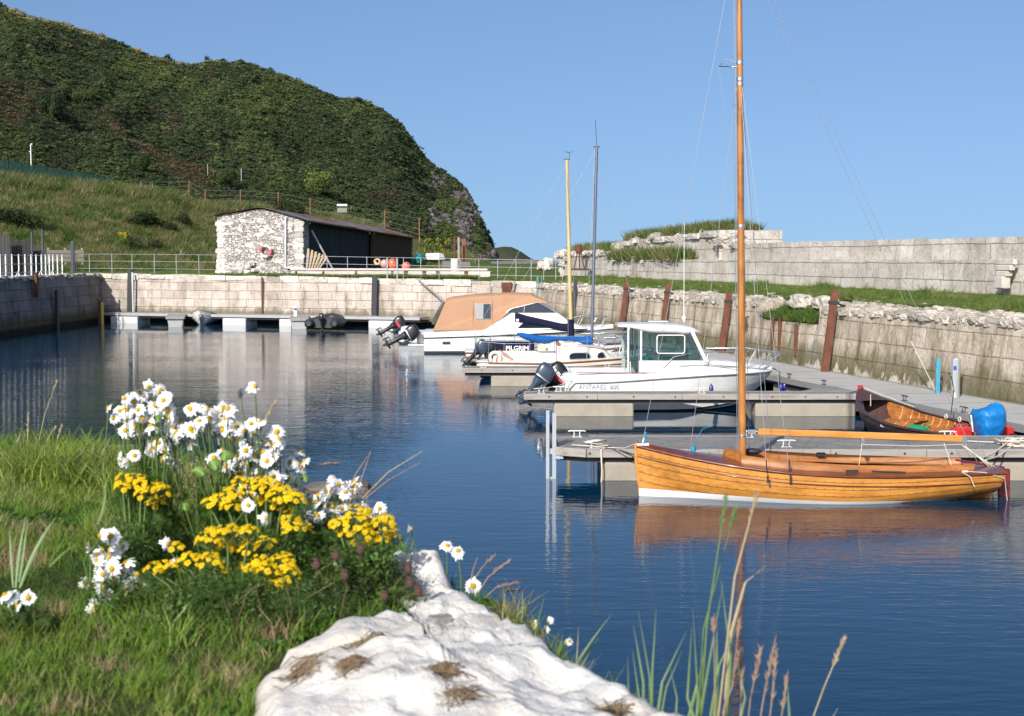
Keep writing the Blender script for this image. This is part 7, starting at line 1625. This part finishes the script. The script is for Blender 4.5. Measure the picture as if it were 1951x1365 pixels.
grass_tufts('wall_top_grass', g_walltop, .28, .62, ((.10, .15, .035), (.17, .18, .06), (.26, .21, .10)), 1100, temps=TC)
def g_lawn():
    x = random.uniform(-27, 1.0); yl = 92.0-.363*(x+26.4); k = random.random(); y = yl+.4+(1.2*k if random.random() < .5 else 34*k*k); z = ground_z(x, y)
    q = Vector((x, y))-GR.to_2d(); g = q.dot(GD); s = q.dot(SD)
    if -6 < g < .2 and s > -.1: return None
    return x, y, z, 1.0
grass_tufts('lawn_tufts', g_lawn, .08, .20, ((.105, .18, .03), (.14, .195, .045), (.24, .23, .10)), 4200, temps=TC)
def g_bank():
    px = random.uniform(-180, 900); t = random.random(); p = bank_pt(px, t)
    q = p.to_2d()-GR.to_2d()
    if -6.3 < q.dot(GD) < .6 and q.dot(SD) > -.4: return None
    return p.x, p.y, p.z, 1.0+.7*(t > .8)*(px < 500)+.4*max(0, fbm(p.x*.2, p.y*.2, 6))
grass_tufts('bank_tufts', g_bank, .28, .62, ((.080, .140, .030), (.205, .205, .078), (.33, .28, .14)), 14000, temps=TC)
# ------------------------------------------------------------------ bushes on the bank and the slope
BUSH = [clump(420, .085, .85, 90+s, hollow=.45, lo=.7, hi=1.3) for s in range(4)]
def hit(fn, px, py):
    best = min((abs(pix(fn(px+dx, t/50))[1]-py)+abs(pix(fn(px+dx, t/50))[0]-px), px+dx, t/50) for t in range(51) for dx in (-12, -6, 0, 6, 12)); return fn(best[1], best[2])
def bush(name, label, px, py, wpx, hpx, D, col, group=None, trunk=False, parts=1, sink=.2):
    p = hit(hill_pt if (name == 'hill_bush' or D > 145) else bank_pt, px, py+hpx*.42); D = p.y; sx = wpx/2*D/FPX; sz = hpx/2*D/FPX; r = thing(name, label, 'bush' if name != 'tree' else 'tree', (p.x, p.y-.3, p.z-.1), 0, group); pos, scl, rot, tin = [], [], [], []
    g_ = random.Random(px)
    for k in range(7 if wpx > 40 else 4):
        a = g_.uniform(-.62, .62); s = g_.uniform(.42, .62); pos.append((a*sx, g_.uniform(-.5, .5)*sx, sz*.72+g_.uniform(-.40, .50)*sz*(1-abs(a)))); scl.append((sx*s, sx*s, sz*s*1.6)); rot.append(g_.uniform(0, 6)); k_ = g_.uniform(.75, 1.25); tin.append(tuple(c*k_ for c in col))
    scatter('crown', BUSH, pos, scl, rot, tin, LEAF, r)
    mb = MB()
    for k in range(4): mb.tube([(0, 0, -.3), (g_.uniform(-.2, .2)*sx, 0, sz*.5), (g_.uniform(-.5, .5)*sx, g_.uniform(-.3, .3)*sx, sz*1.2)], [.10, .07, .03], n=5)
    mb.build('trunk', M('dark_bark', (.06, .045, .032), .9), r)
    return r
bush('tree', 'round light green tree on the slope above the shed', 600, 348, 82, 60, 150, (.095, .125, .032))
bush('bush', 'dark round bush just behind the shed roof', 548, 396, 66, 40, 136, (.030, .045, .014))
for px, py, w_, h_, D, lab in ((258, 414, 95, 34, 112, 'largest dark gorse bush in the middle of the grass bank'), (255, 458, 46, 40, 106, 'dark gorse bush low on the bank beside the yellow flowers'), (298, 464, 34, 30, 105, 'small dark gorse bush low on the bank, nearest the shed gable'), (320, 430, 50, 26, 110, 'low dark bush right of the largest gorse bush'), (30, 408, 110, 50, 108, 'dense dark green bush at the left end of the bank'), (345, 415, 44, 34, 118, 'dark bush on the brow of the bank left of the shed')): bush('gorse_bush', lab, px, py, w_, h_, D, (.034, .048, .016), 'gorse bushes on the bank')
for px, py, w_, h_, D, c, lab in ((100, 195, 66, 70, 190, (.022, .036, .014), 'darkest tall bush on the left of the hill'), (118, 165, 40, 40, 196, (.075, .095, .028), 'pale green bush on the left of the hill'), (160, 180, 46, 34, 194, (.065, .090, .024), 'second pale green bush, right of the first on the hill'), (270, 300, 46, 46, 160, (.028, .046, .015), 'dark bush between the two brown bracken patches'), (170, 345, 90, 40, 150, (.040, .068, .018), 'wide green bush above the green mesh fence'), (330, 375, 70, 30, 142, (.028, .044, .014), 'dark bush behind the brow of the bank'), (430, 338, 50, 44, 168, (.05, .075, .022), 'light green bush right of the brown bracken'), (320, 100, 22, 16, 262, (.03, .045, .016), 'round bush on the hill skyline, left of the gap'), (395, 112, 12, 14, 275, (.022, .036, .014), 'tiny upright bush on the hill skyline at the gap'), (635, 188, 18, 14, 300, (.02, .034, .012), 'small dark bush on the skyline above the crag'), (680, 190, 30, 14, 330, (.022, .036, .014), 'low dark bush on the skyline knoll')): bush('hill_bush', lab, px, py, w_, h_, D, c, 'bushes on the hill')
mb = MB(); a = AT(232, 462, 104.8); pos = [(a.x+random.uniform(-.3, .3), a.y, a.z+random.uniform(.1, .55)) for _ in range(9)]
t_ = thing('yellow_plant', 'yellow flowering plant on the bank beside a gorse bush', 'plant', a); scatter('flower_mass', [clump(50, .35, .6, 5)], [Vector(p)-a+Vector((0, 0, .2)) for p in pos], [.14]*9, [0]*9, [(.55, .42, .02)]*9, LEAF, t_); scatter('foliage', [clump(60, .3, .9, 6)], [(random.uniform(-.25, .25), 0, random.uniform(.0, .3)) for _ in range(8)], [.22]*8, [0]*8, [(.08, .14, .03)]*8, LEAF, t_)
pos = []
for _ in range(60): px = random.uniform(796, 856); a = AT(px, random.uniform(455, 486), 128); pos.append((a.x, a.y, a.z))
tag(scatter('yellow_weeds', [clump(30, .35, .7, 8)], pos, [random.uniform(.10, .26) for _ in pos], [0]*60, [(.34, .30, .03) if random.random() < .5 else (.10, .15, .03) for _ in pos], LEAF), kind='stuff')
# ------------------------------------------------------------------ flowers
def daisy(seed, droop):
    g = random.Random(seed); mb = MB(); n = 17
    for k in range(n):
        a = 2*math.pi*k/n+g.uniform(-.06, .06); l = .0270*g.uniform(.74, 1.08); w_ = .0037*g.uniform(.75, 1.1); dr = droop*g.uniform(.5, 1.4)
        ca, sa = math.cos(a), math.sin(a); pts = []
        for r, ww in ((.006, .55), (.014, 1.0), (.022, .95), (l, .35)):
            z = -dr*(r/.026)**2*.016+.001; pts.append(((r*ca-sa*w_*ww, r*sa+ca*w_*ww, z), (r*ca+sa*w_*ww, r*sa-ca*w_*ww, z)))
        mb.grid([[p[0], p[1]] for p in pts], 0, True)
    mb.lathe([(.0088, -.002), (.0090, .002), (.0075, .0055), (.004, .0075), (.0005, .0082)], 12, 1)
    mb.lathe([(.002, -.006), (.007, -.003), (.0085, -.001)], 8, 2); return mb
PETAL = M('white_petal', (.80, .80, .80), .6, var=.03, spec=.2); DISC = M('yellow_disc', (.62, .37, .01), .8, var=.25, scale=400, bmp=.5, bscale=600, spec=.15); SEPAL = M('green_stem', (.085, .14, .03), .6, var=.2); STEMR = M('reddish_stem', (.13, .10, .045), .7, var=.3)
DT = []
def head_mesh():
    if not DT:
        for s, d in ((1, .0), (2, .3), (3, .8), (4, 1.5), (5, .5), (6, 1.1)):
            o = daisy(s, d).build('flower_head', [PETAL, DISC, SEPAL]); DT.append(o.data); bpy.data.objects.remove(o)
    return random.choice(DT)
FEATH = [clump(150, .10, .9, 110+s, hollow=.15, lo=.6, hi=1.35) for s in range(4)]
def feather(seed):                                                   # thin divided leaves
    g = np.random.default_rng(seed); V, F, Sh = [], [], []
    for i in range(26):
        a = g.uniform(0, 6.28); e = g.uniform(-.2, 1.2); d = np.array([math.cos(a)*math.cos(e), math.sin(a)*math.cos(e), math.sin(e)]); c0 = g.normal(size=3)*.25
        for j in range(7):
            c = c0+d*(.2+.11*j); s_ = np.cross(d, g.normal(size=3)); s_ /= np.linalg.norm(s_); l = .22*(1-.09*j); w_ = .022; q = np.cross(d, s_); o = len(V)
            V += [c-s_*l, c-d*w_, c+s_*l+d*.1, c+d*w_]; F.append((o, o+1, o+2, o+3)); Sh += [g.uniform(.7, 1.3)]*4
    return np.array(V), np.array(F), np.array(Sh)
FL = [feather(s) for s in range(4)]
def foliage(root, cen, n, ext, size, col, temps):
    pos, scl, rot, tin = [], [], [], []
    for _ in range(n):
        d = Vector((random.gauss(0, .5), random.gauss(0, .5), random.random())); p = (d.x*ext[0]*(1-.35*d.z), d.y*ext[1], d.z*ext[2]); pos.append(p); s = size*random.uniform(.6, 1.3); scl.append((s, s, s)); rot.append(random.uniform(0, 6.28)); k = random.uniform(.65, 1.3); tin.append(tuple(c*k for c in col))
    return scatter('foliage', temps, pos, scl, rot, tin, GRASS, root)
def face(d):
    return d.normalized().to_track_quat('Z', 'Y').to_euler()
def zp(x, y): return x/2.0524, 700+y/2.0524
def daisies(label, D, pts, ext, nf, spread, col=(.085, .17, .030), zoomed=True, size=1.0, base=None, fol=.05):
    ps = [AT(*(zp(*q) if zoomed else q), D+random.uniform(-spread, spread)) for q in pts]
    c = Vector((sum(p.x for p in ps)/len(ps), D, GZ)); 
    if base: c = Vector(base)
    r = thing('daisy_plant', label, 'flowers', c, 0, 'white daisies in the foreground')
    if nf: foliage(r, c, nf, ext, fol, col, FL)
    mb = MB()
    for p in ps:
        q = p-c; b0 = Vector((q.x*.45+random.gauss(0, .02), q.y*.45, -.03)); m_ = b0.lerp(q, .6)+Vector((random.gauss(0, .015), random.gauss(0, .02), .03)); mb.tube([b0, m_, q-Vector((0, .0, .004))], [.0022, .0019, .0014], n=5)
        o = bpy.data.objects.new('flower_head', head_mesh()); COL.objects.link(o); o.parent = r; o.location = q; s = random.uniform(.82, 1.08)*size; o.scale = (s*.76, s*.76, s*.76)
        o.rotation_euler = face(Vector((random.gauss(-.05, .65), random.gauss(-.42, .6), random.uniform(-.1, 1.0))))
    mb.build('stem', SEPAL, r); return r
def more(pts, n, sx, sy):
    g = random.Random(len(pts)); return pts+[(p[0]+g.gauss(0, sx), p[1]+g.gauss(0, sy)) for p in [g.choice(pts) for _ in range(n)]]
T1 = [(625, 90), (655, 165), (545, 165), (510, 150), (465, 190), (500, 275), (625, 265), (525, 345), (690, 250), (590, 230), (600, 310), (665, 185), (700, 215), (560, 200), (490, 200), (640, 130), (480, 245), (590, 195), (650, 225), (610, 150)]
T2 = [(755, 350), (685, 375), (735, 300), (760, 180), (800, 200), (745, 240), (820, 200), (865, 210), (940, 105), (925, 230), (985, 220), (910, 280), (960, 325), (940, 410), (1000, 420), (1050, 300), (1060, 350), (1090, 370), (960, 260), (1020, 290), (870, 180), (1105, 430), (880, 190), (780, 210), (1165, 380), (900, 350), (1075, 300), (985, 350), (760, 165)]
T3 = more([(1190, 480), (1215, 520), (1245, 500), (1290, 490), (1330, 480), (1370, 465), (1300, 530), (1240, 580), (1340, 560), (1400, 480), (1320, 580), (1210, 570), (1260, 545), (1445, 560)], 12, 25, 22)
T4 = [(440, 665), (350, 710), (400, 715), (430, 740), (490, 765), (475, 805), (395, 800), (360, 850), (400, 860), (440, 880), (520, 860), (550, 850), (375, 940), (490, 890), (535, 960), (415, 905), (545, 870), (385, 730), (410, 780), (335, 845)]
T5 = [(45, 890), (70, 935), (90, 960), (45, 1000), (150, 1000), (110, 900), (20, 890)]
daisies('tallest daisy clump at the top left of the flowers', 3.55, more(T1, 46, 44, 42), (.11, .10, .24), 90, .08)
daisies('wide daisy clump leaning right, above the largest yellow ragwort', 3.55, more(T2, 76, 40, 40), (.17, .11, .20), 120, .09)
daisies('low dense daisy clump beside the dark stone at the water edge', 3.65, more(T3, 34, 27, 24), (.13, .08, .09), 50, .06)
daisies('daisy clump on the grass left of the lowest ragwort', 3.15, more(T4, 30, 26, 30), (.08, .06, .05), 40, .05, col=(.075, .14, .026))
daisies('small daisy clump at the left edge of the grass', 3.0, T5, (.05, .04, .03), 14, .04, col=(.075, .14, .026))
daisies('lone daisies among the ragwort stems', 3.22, [(970, 540), (1040, 590), (745, 885), (655, 690), (670, 760), (1320, 750)], (.1, .1, .1), 0, .03, size=.85)
daisies('single daisy standing behind the tip of the white slab', 3.55, [(783, 1008)], (.02, .02, .14), 7, .0, zoomed=False, base=(AT(783, 1008, 3.55).x-.01, 3.55, 3.16), fol=.03)
daisies('pair of daisies rising behind the white slab', 3.35, [(852, 1040), (872, 1050), (902, 1117)], (.03, .02, .08), 9, .0, zoomed=False, base=(AT(862, 1060, 3.35).x, 3.35, 3.10), fol=.025)
daisies('wilting daisies at the right rim of the white slab', 3.0, [(1017, 1190), (1045, 1184), (1085, 1222), (1040, 1200)], (.04, .02, .06), 5, .0, zoomed=False, size=.6, base=(AT(1050, 1215, 3.0).x, 3.0, 3.10), fol=.02)
def floret(seed):
    g = np.random.default_rng(seed); V, F, Sh = [], [], []
    n = 11
    for k in range(n):
        a = 2*math.pi*k/n; ca, sa = math.cos(a), math.sin(a); o = len(V); l = g.uniform(.85, 1.1); w_ = .20; dr = g.uniform(-.1, .25)
        V += [(.2*ca-sa*w_*.5, .2*sa+ca*w_*.5, .05), (.2*ca+sa*w_*.5, .2*sa-ca*w_*.5, .05), (l*ca+sa*w_*.8, l*sa-ca*w_*.8, -dr), (l*ca-sa*w_*.8, l*sa+ca*w_*.8, -dr)]; F.append((o, o+1, o+2, o+3)); Sh += [1.0]*4
    for r0, r1, z0, z1 in ((.38, .25, .08, .24), (.25, .02, .24, .30)):
        o = len(V)
        for k in range(8):
            a = 2*math.pi*k/8; V += [(r0*math.cos(a), r0*math.sin(a), z0), (r1*math.cos(a), r1*math.sin(a), z1)]; Sh += [.62, .62]
        for k in range(8): q = (k+1) % 8; F.append((o+2*k, o+2*q, o+2*q+1, o+2*k+1))
    return np.array(V), np.array(F), np.array(Sh)
FLO = [floret(s) for s in range(3)]
YELLOW = M_tint('ragwort_yellow', .65, .15, .15, .12)
def rot_temp(t, d):
    q = d.normalized().to_track_quat('Z', 'Y').to_matrix(); A = np.array(q); return (t[0] @ A.T, t[1], t[2])
def ragwort(label, D, domes, ext, nf):
    ps = [(AT(*zp(x, y), D+random.uniform(-.05, .05)+(y-700)/9000*-1), r/2.0524*D/FPX) for x, y, r in domes]; c = Vector((sum(p.x for p, _ in ps)/len(ps), D-.03, GZ)); root = thing('ragwort_plant', label, 'flowers', c, 0, 'yellow ragwort in the foreground')
    foliage(root, c, nf, ext, .045, (.085, .15, .032), FEATH+FL); mb = MB()
    for p, r in ps:
        q = p-c; b0 = Vector((q.x*.35, q.y*.4, -.03)); j = b0.lerp(q, .7)+Vector((0, 0, .01)); mb.tube([b0, j, q-Vector((0, 0, r*.7))], [.0035, .003, .002], n=5); Vs, Fs, Ts = [], [], []; o = 0; nfl = max(12, int(30*(r/.03)**2)); pts = []
        for k in range(nfl):
            for _ in range(12):
                a = random.uniform(0, 6.28); e = random.random()**.6*1.45; d = Vector((math.sin(e)*math.cos(a), math.sin(e)*math.sin(a), math.cos(e))); w_ = Vector((d.x*r*1.1, d.y*r*.9, d.z*r*.85+random.uniform(-.35, .18)*r))
                if all((w_-z).length > .0062 for z in pts): break
            pts.append(w_); t = rot_temp(random.choice(FLO), d+Vector((0, -.35, .5))); s = random.uniform(.0052, .0082); v = t[0]*s+np.array(q+w_); Vs.append(v); Fs.append(t[1]+o); o += len(v); k_ = random.uniform(.85, 1.1); Ts.append(np.outer(t[2]*k_, (.80, .54, .008)))
            mb.tube([q-Vector((0, 0, r*.5)), q+w_-d*.002], [.0012, .001], n=3, cap=False)
        np_mesh('flower_cluster', np.concatenate(Vs), np.concatenate(Fs), YELLOW, np.concatenate(Ts), 4, parent=root)
    mb.build('stem', SEPAL, root); return root
ragwort('small yellow ragwort farthest left, under the tallest daisies', 3.40, [(500, 455, 48), (550, 470, 52), (610, 490, 52), (610, 535, 42), (570, 500, 40), (480, 470, 30)], (.08, .06, .15), 50)
ragwort('wide yellow ragwort arching under the daisies in the middle', 3.36, [(830, 535, 40), (890, 520, 55), (950, 480, 55), (1040, 480, 60), (1100, 510, 55), (1150, 520, 45), (900, 550, 40), (1060, 540, 40), (1000, 470, 40), (990, 520, 45), (1130, 600, 40), (1150, 640, 48), (1200, 640, 35), (1120, 560, 35)], (.15, .08, .14), 110)
ragwort('largest yellow ragwort, lowest and nearest the camera', 3.12, [(600, 790, 32), (650, 795, 45), (740, 760, 46), (690, 715, 32), (820, 690, 52), (820, 770, 50), (890, 660, 50), (960, 720, 52), (970, 655, 42), (1040, 700, 42), (1020, 770, 46), (960, 800, 40), (1100, 770, 52), (1120, 820, 52), (1080, 850, 46), (870, 800, 30), (880, 720, 45), (1050, 800, 45), (830, 650, 28), (900, 890, 18)], (.17, .07, .085), 150)
ragwort('yellow ragwort at the right, beside the tip of the white slab', 3.22, [(1330, 620, 40), (1390, 620, 55), (1400, 580, 50), (1460, 620, 55), (1480, 680, 46), (1430, 700, 55), (1500, 620, 46), (1530, 660, 36), (1450, 740, 38), (1360, 650, 40), (1510, 600, 32), (1420, 655, 40)], (.10, .08, .14), 80)
# dark undergrowth, broad leaves and dry heads
c = AT(545, 1200, 3.06); t_ = thing('undergrowth_plant', 'dark leafy undergrowth below the yellow ragwort beside the white slab', 'plant', (c.x, c.y, GZ)); foliage(t_, c, 120, (.20, .09, .06), .042, (.065, .115, .028), FEATH+FL); mb = MB()
for k in range(14): a = Vector((random.gauss(0, .12), random.gauss(0, .08), -.02)); mb.tube([a, a+Vector((random.gauss(.01, .02), -.02, .07)), a+Vector((random.gauss(.02, .03), -.03, .13))], .0011, n=4)
mb.build('stem', STEMR, t_)
c = AT(685, 1112, 3.14); t_ = thing('knapweed_plant', 'plant with brown seed heads between the right ragwort and the slab', 'plant', (c.x, c.y, GZ)); foliage(t_, c, 44, (.055, .05, .08), .03, (.060, .085, .030), FEATH+FL); mb = MB(); hb = []
for px, py in ((657, 1098), (687, 1048), (778, 1085), (781, 1112), (797, 1128), (733, 1138), (603, 1077), (640, 1060)): q = AT(px, py, 3.08)-Vector((c.x, c.y, GZ)); mb.tube([(q.x*.4, 0, -.02), (q.x*.7, 0, q.z*.6), q], .0016, n=4); hb.append(q)
mb.build('stem', STEMR, t_)
for q in hb: MB().sphere((0, 0, 0), .0095, n=9, m=6, sc=(1, 1, 1.15)).lathe([(.004, .008), (.010, .014), (.002, .015)], 8).build('seed_head', M('brown_seed_head', (.13, .065, .05), .9, var=.4, scale=200, bmp=.8, bscale=300), t_, q)
def blade(mb, pts, w0, mat=0, wt=.08):
    pts = [Vector(p) for p in pts]; P = []
    for i in range(13):
        t = i/12; k = t*(len(pts)-1); j = min(int(k), len(pts)-2); f = k-j
        if len(pts) == 3: p = (1-t)**2*pts[0]+2*t*(1-t)*pts[1]+t*t*pts[2]
        else: p = pts[j].lerp(pts[j+1], f)
        w_ = w0*(min(1, .55+t*1.5) if t < .3 else max(wt, 1-((t-.3)/.7)**1.6)); P.append([p+Vector((-w_/2, 0, 0)), p+Vector((0, -.15*w_, -.0)), p+Vector((w_/2, 0.1*w_, 0))])
    mb.grid(P, mat, True)
BL1 = M('reed_green', (.10, .165, .045), .5, var=.25, scale=30); BL2 = M('reed_dry', (.34, .27, .15), .7, var=.3, scale=40); BL3 = M('seed_purple_brown', (.27, .18, .13), .85, var=.35, scale=60); BROAD = M('broad_leaf_green', (.11, .20, .03), .5, var=.2, scale=20)
def px3(D, *q): return [AT(x, y, D+.03*i) for i, (x, y) in enumerate(q)]
t_ = thing('broad_leaf_plant', 'bright green broad leaves between the two tall daisy clumps', 'plant', AT(400, 1000, 3.45)); o = t_.location.copy(); mb = MB()
for x, y, s, a in ((408, 885, .020, .3), (432, 868, .020, -.5), (378, 899, .021, .9), (300, 798, .013, .3), (580, 912, .013, .5), (352, 965, .014, .2)):
    p = AT(x, y, 3.42)-o; n_ = 14; ring = [p+Vector((s*.8*math.cos(2*math.pi*k/n_+a)*(1+.15*math.sin(3*k)), .25*s*math.sin(2*math.pi*k/n_)+.01*math.sin(k), s*.62*math.sin(2*math.pi*k/n_+a))) for k in range(n_)]; mb.add([p+Vector((0, -.012, .01))]+ring, [(0, 1+k, 1+(k+1) % n_) for k in range(n_)], 0, True)
mb.build('leaf', BROAD, t_); MB().tube([(0, .05, -.2), (0, .02, .05), (.02, 0, .12)], .003).tube([(0, .05, -.2), (-.1, .02, .15), (-.12, 0, .24)], .002).tube([(.02, .05, -.2), (.15, .03, -.02), (.21, 0, .08)], .002).build('stem', SEPAL, t_)
def reed_thing(name, label, D, blades_, stalks, cat='grass', base=None):
    allp = [q for b in blades_ for q in b[0][:1]]+[q for s in stalks for q in s[0][:1]]; bx = AT(sum(q[0] for q in allp)/len(allp), 1365, D); o = Vector((bx.x, D, base if base else 2.97)); t = thing(name, label, cat, o)
    for pts, w_, m in blades_:
        mb = MB(); w3 = px3(D+random.uniform(-.06, .06), *pts); b0 = Vector((lin(w3[0].x, o.x, .5), w3[0].y, o.z)) if w3[0].z > o.z+.05 and base is None else None
        p = ([b0] if b0 else [])+w3; p = [a-o for a in p]; blade(mb, p, w_*.72*D/FPX); mb.build('blade', m, t)
    for pts, r, hl, m in stalks:
        w3 = px3(D+random.uniform(-.06, .06), *pts); p = [a-o for a in w3]
        if w3[0].z > o.z+.05 and base is None: p = [Vector((p[0].x*.6, p[0].y, 0))]+p
        mb = MB(); mb.tube(p, [r*.7*D/FPX]*(len(p)-1)+[r*.45*D/FPX], n=5)
        if hl:
            a, b = p[-2], p[-1]; L = (b-a).length; g_ = random.Random(int(pts[0][0]))
            for k in range(46):
                f = 1-hl*D/FPX/max(L, 1e-3)*g_.random(); c = a.lerp(b, max(-.2, f)); d = (b-a).normalized()*.008+Vector((g_.gauss(0, .0028), g_.gauss(0, .0025), g_.uniform(0, .006))); mb.tube([c, c+d*.6, c+d*1.2], [.0005, .0013, .0003], n=4, cap=False)
        mb.build('stalk', m, t)
    return t
reed_thing('reed_clump', 'low clump of green reed blades nearest the right end of the slab', 2.55, [(((1222, 1420), (1218, 1330), (1205, 1240)), 7, BL1), (((1228, 1420), (1226, 1300), (1207, 1192)), 10, BL1), (((1238, 1420), (1238, 1290), (1216, 1165)), 7, BL1), (((1240, 1420), (1243, 1280), (1250, 1162)), 8, BL1), (((1245, 1420), (1262, 1300), (1308, 1203)), 10, BL1), (((1250, 1420), (1270, 1310), (1300, 1240)), 7, BL1), (((1200, 1420), (1198, 1330), (1196, 1250)), 5, BL1)], [])
reed_thing('reed_clump', 'tall reeds with long stalks crossing the mast reflection', 2.5, [(((1325, 1420), (1352, 1260), (1378, 1110)), 9, BL1), (((1385, 1420), (1392, 1250), (1374, 1105)), 11, BL1), (((1300, 1420), (1330, 1300), (1345, 1230)), 12, BL1), (((1345, 1420), (1370, 1270), (1410, 1180)), 9, BL1), (((1285, 1420), (1290, 1330), (1276, 1270)), 6, BL1), (((1325, 1420), (1330, 1330), (1320, 1160)), 8, BL1), (((1360, 1420), (1366, 1300), (1366, 1180)), 14, BL1), (((1392, 1210), (1420, 1110), (1460, 1078)), 9, BL2), (((1340, 1420), (1310, 1330), (1318, 1195)), 10, BL1), (((1400, 1420), (1420, 1330), (1405, 1260)), 8, BL1)], [(((1330, 1420), (1347, 1190), (1383, 950)), 3.2, 60, BL1), (((1362, 1420), (1400, 1100), (1440, 950)), 3.2, 50, BL2), (((1328, 1420), (1340, 1200), (1400, 975)), 2.2, 40, BL1)])
reed_thing('seed_grass', 'brown seed heads of grass at the bottom right, right of the reeds', 2.5, [(((1505, 1420), (1504, 1360), (1500, 1300)), 9, BL1), (((1560, 1430), (1568, 1400), (1596, 1350)), 8, BL2)], [(((1370, 1420), (1385, 1330), (1410, 1245)), 2, 70, BL3), (((1405, 1420), (1412, 1340), (1413, 1260)), 2, 60, BL3), (((1440, 1420), (1455, 1330), (1476, 1225)), 2.4, 110, BL3), (((1460, 1420), (1470, 1340), (1478, 1250)), 2.2, 90, BL3), (((1420, 1420), (1430, 1330), (1449, 1240)), 2, 70, BL3), (((1475, 1420), (1490, 1360), (1500, 1290)), 2, 70, BL3), (((1360, 1420), (1362, 1330), (1360, 1185)), 2, 30, BL3), (((1530, 1420), (1570, 1310), (1608, 1220)), 2.2, 60, BL2), (((1350, 1420), (1395, 1310), (1408, 1190)), 2, 30, BL3)])
reed_thing('grass_blades', 'green blades leaning right from behind the slab rim', 2.9, [(((1080, 1300), (1110, 1240), (1166, 1170)), 9, BL1), (((1095, 1300), (1110, 1260), (1140, 1215)), 9, BL1), (((950, 1160), (985, 1180), (1015, 1205)), 8, BL1), (((1095, 1300), (1100, 1250), (1102, 1195)), 3, BL2)], [], base=3.0)
reed_thing('dry_grass', 'reddish dry grass stems leaning over the water behind the slab', 3.3, [], [(((905, 1140), (930, 1100), (968, 1072)), 2, 40, BL3), (((895, 1130), (900, 1090), (910, 1062)), 1.5, 0, BL3), (((912, 1150), (945, 1120), (985, 1112)), 2, 50, BL3), (((925, 1160), (960, 1128), (990, 1125)), 1.6, 40, BL3), (((885, 1130), (920, 1080), (940, 1062)), 1.6, 30, BL3), (((825, 1135), (828, 1100), (833, 1080)), 1.5, 0, BL2)], base=3.05)
reed_thing('dry_grass', 'thin dry stems fanning right from the low daisy clump', 3.6, [], [(((665, 960), (690, 910), (706, 860)), 1.6, 0, BL3), (((690, 950), (740, 900), (805, 860)), 1.8, 0, BL2), (((690, 955), (740, 915), (800, 882)), 1.4, 0, BL3), (((560, 900), (600, 885), (640, 885)), 1.6, 30, BL3), (((660, 940), (680, 900), (700, 870)), 1.6, 0, BL3), (((490, 840), (505, 800), (525, 765)), 2, 45, BL2), (((540, 830), (580, 815), (600, 808)), 1.2, 0, BL1), (((680, 960), (700, 957), (728, 955)), 1.5, 0, BL3)], base=3.2)
reed_thing('dry_grass', 'tall thin seed stems at the far left edge of the near grass', 5.6, [], [(((52, 860), (53, 820), (54, 788)), 1.6, 40, BL2), (((70, 862), (85, 790), (108, 728)), 1.2, 20, BL2), (((30, 860), (33, 845), (38, 830)), 1.2, 20, BL2), (((104, 862), (110, 835), (118, 812)), 1.4, 30, BL2), (((85, 862), (92, 835), (106, 815)), 1.4, 20, BL2), (((100, 862), (125, 850), (168, 862)), 1.2, 20, BL2)], base=3.15)
reed_thing('long_grass', 'broad grass blades standing on the lawn at the left', 3.1, [(((30, 1120), (36, 1040), (50, 985)), 9, BL1), (((38, 1120), (70, 1030), (108, 985)), 12, BL1), (((36, 1110), (46, 1060), (52, 990)), 7, BL1), (((25, 1120), (20, 1050), (18, 1000)), 7, BL1), (((95, 1080), (120, 1050), (150, 1035)), 8, BL1), (((230, 1280), (214, 1240), (192, 1190)), 9, BL1), (((250, 1270), (252, 1230), (258, 1200)), 7, BL1), (((185, 1000), (205, 960), (200, 915)), 8, BL1), (((235, 900), (210, 880), (170, 908)), 3, BL2)], [], base=3.19)
# ------------------------------------------------------------------ every loose piece of these parts is a part of its own
def split_pieces(o):
    me = o.data; n = len(me.vertices); par = list(range(n))
    def find(i):
        while par[i] != i: par[i] = par[par[i]]; i = par[i]
        return i
    for e in me.edges:
        a, b = find(e.vertices[0]), find(e.vertices[1])
        if a != b: par[a] = b
    groups = {}
    for p in me.polygons: groups.setdefault(find(p.vertices[0]), []).append(p)
    if len(groups) < 2: return
    for k, ps in enumerate(groups.values()):
        ids = sorted({v for p in ps for v in p.vertices}); mp = {v: i for i, v in enumerate(ids)}
        m2 = bpy.data.meshes.new(o.name.split('.')[0]); m2.from_pydata([me.vertices[v].co for v in ids], [], [[mp[v] for v in p.vertices] for p in ps])
        for m in me.materials: m2.materials.append(m)
        m2.polygons.foreach_set('material_index', [p.material_index for p in ps]); m2.polygons.foreach_set('use_smooth', [p.use_smooth for p in ps])
        if k == 0: o.data = m2
        else:
            c = o.copy(); c.data = m2; COL.objects.link(c); c.parent = o.parent
for o in list(bpy.data.objects):
    if o.name.startswith('stem') and o.parent and o.parent.name.startswith('broad_leaf'): split_pieces(o)
    if o.type == 'MESH' and o.parent and o.name.split('.')[0] in ('stay', 'chain_plate', 'sliding_window_frame', 'canopy_window', 'leaf', 'window', 'cabin_window', 'window_frame', 'gunwale_trim', 'fender', 'mast_band', 'boom_fitting', 'door_frame', 'canopy_seam', 'edge_beam', 'deck_fitting', 'floor_boards', 'mesh_panel_x') and len(o.children) == 0:
        if o.name.startswith('edge_beam') and len(o.data.polygons) > 200: continue
        split_pieces(o)
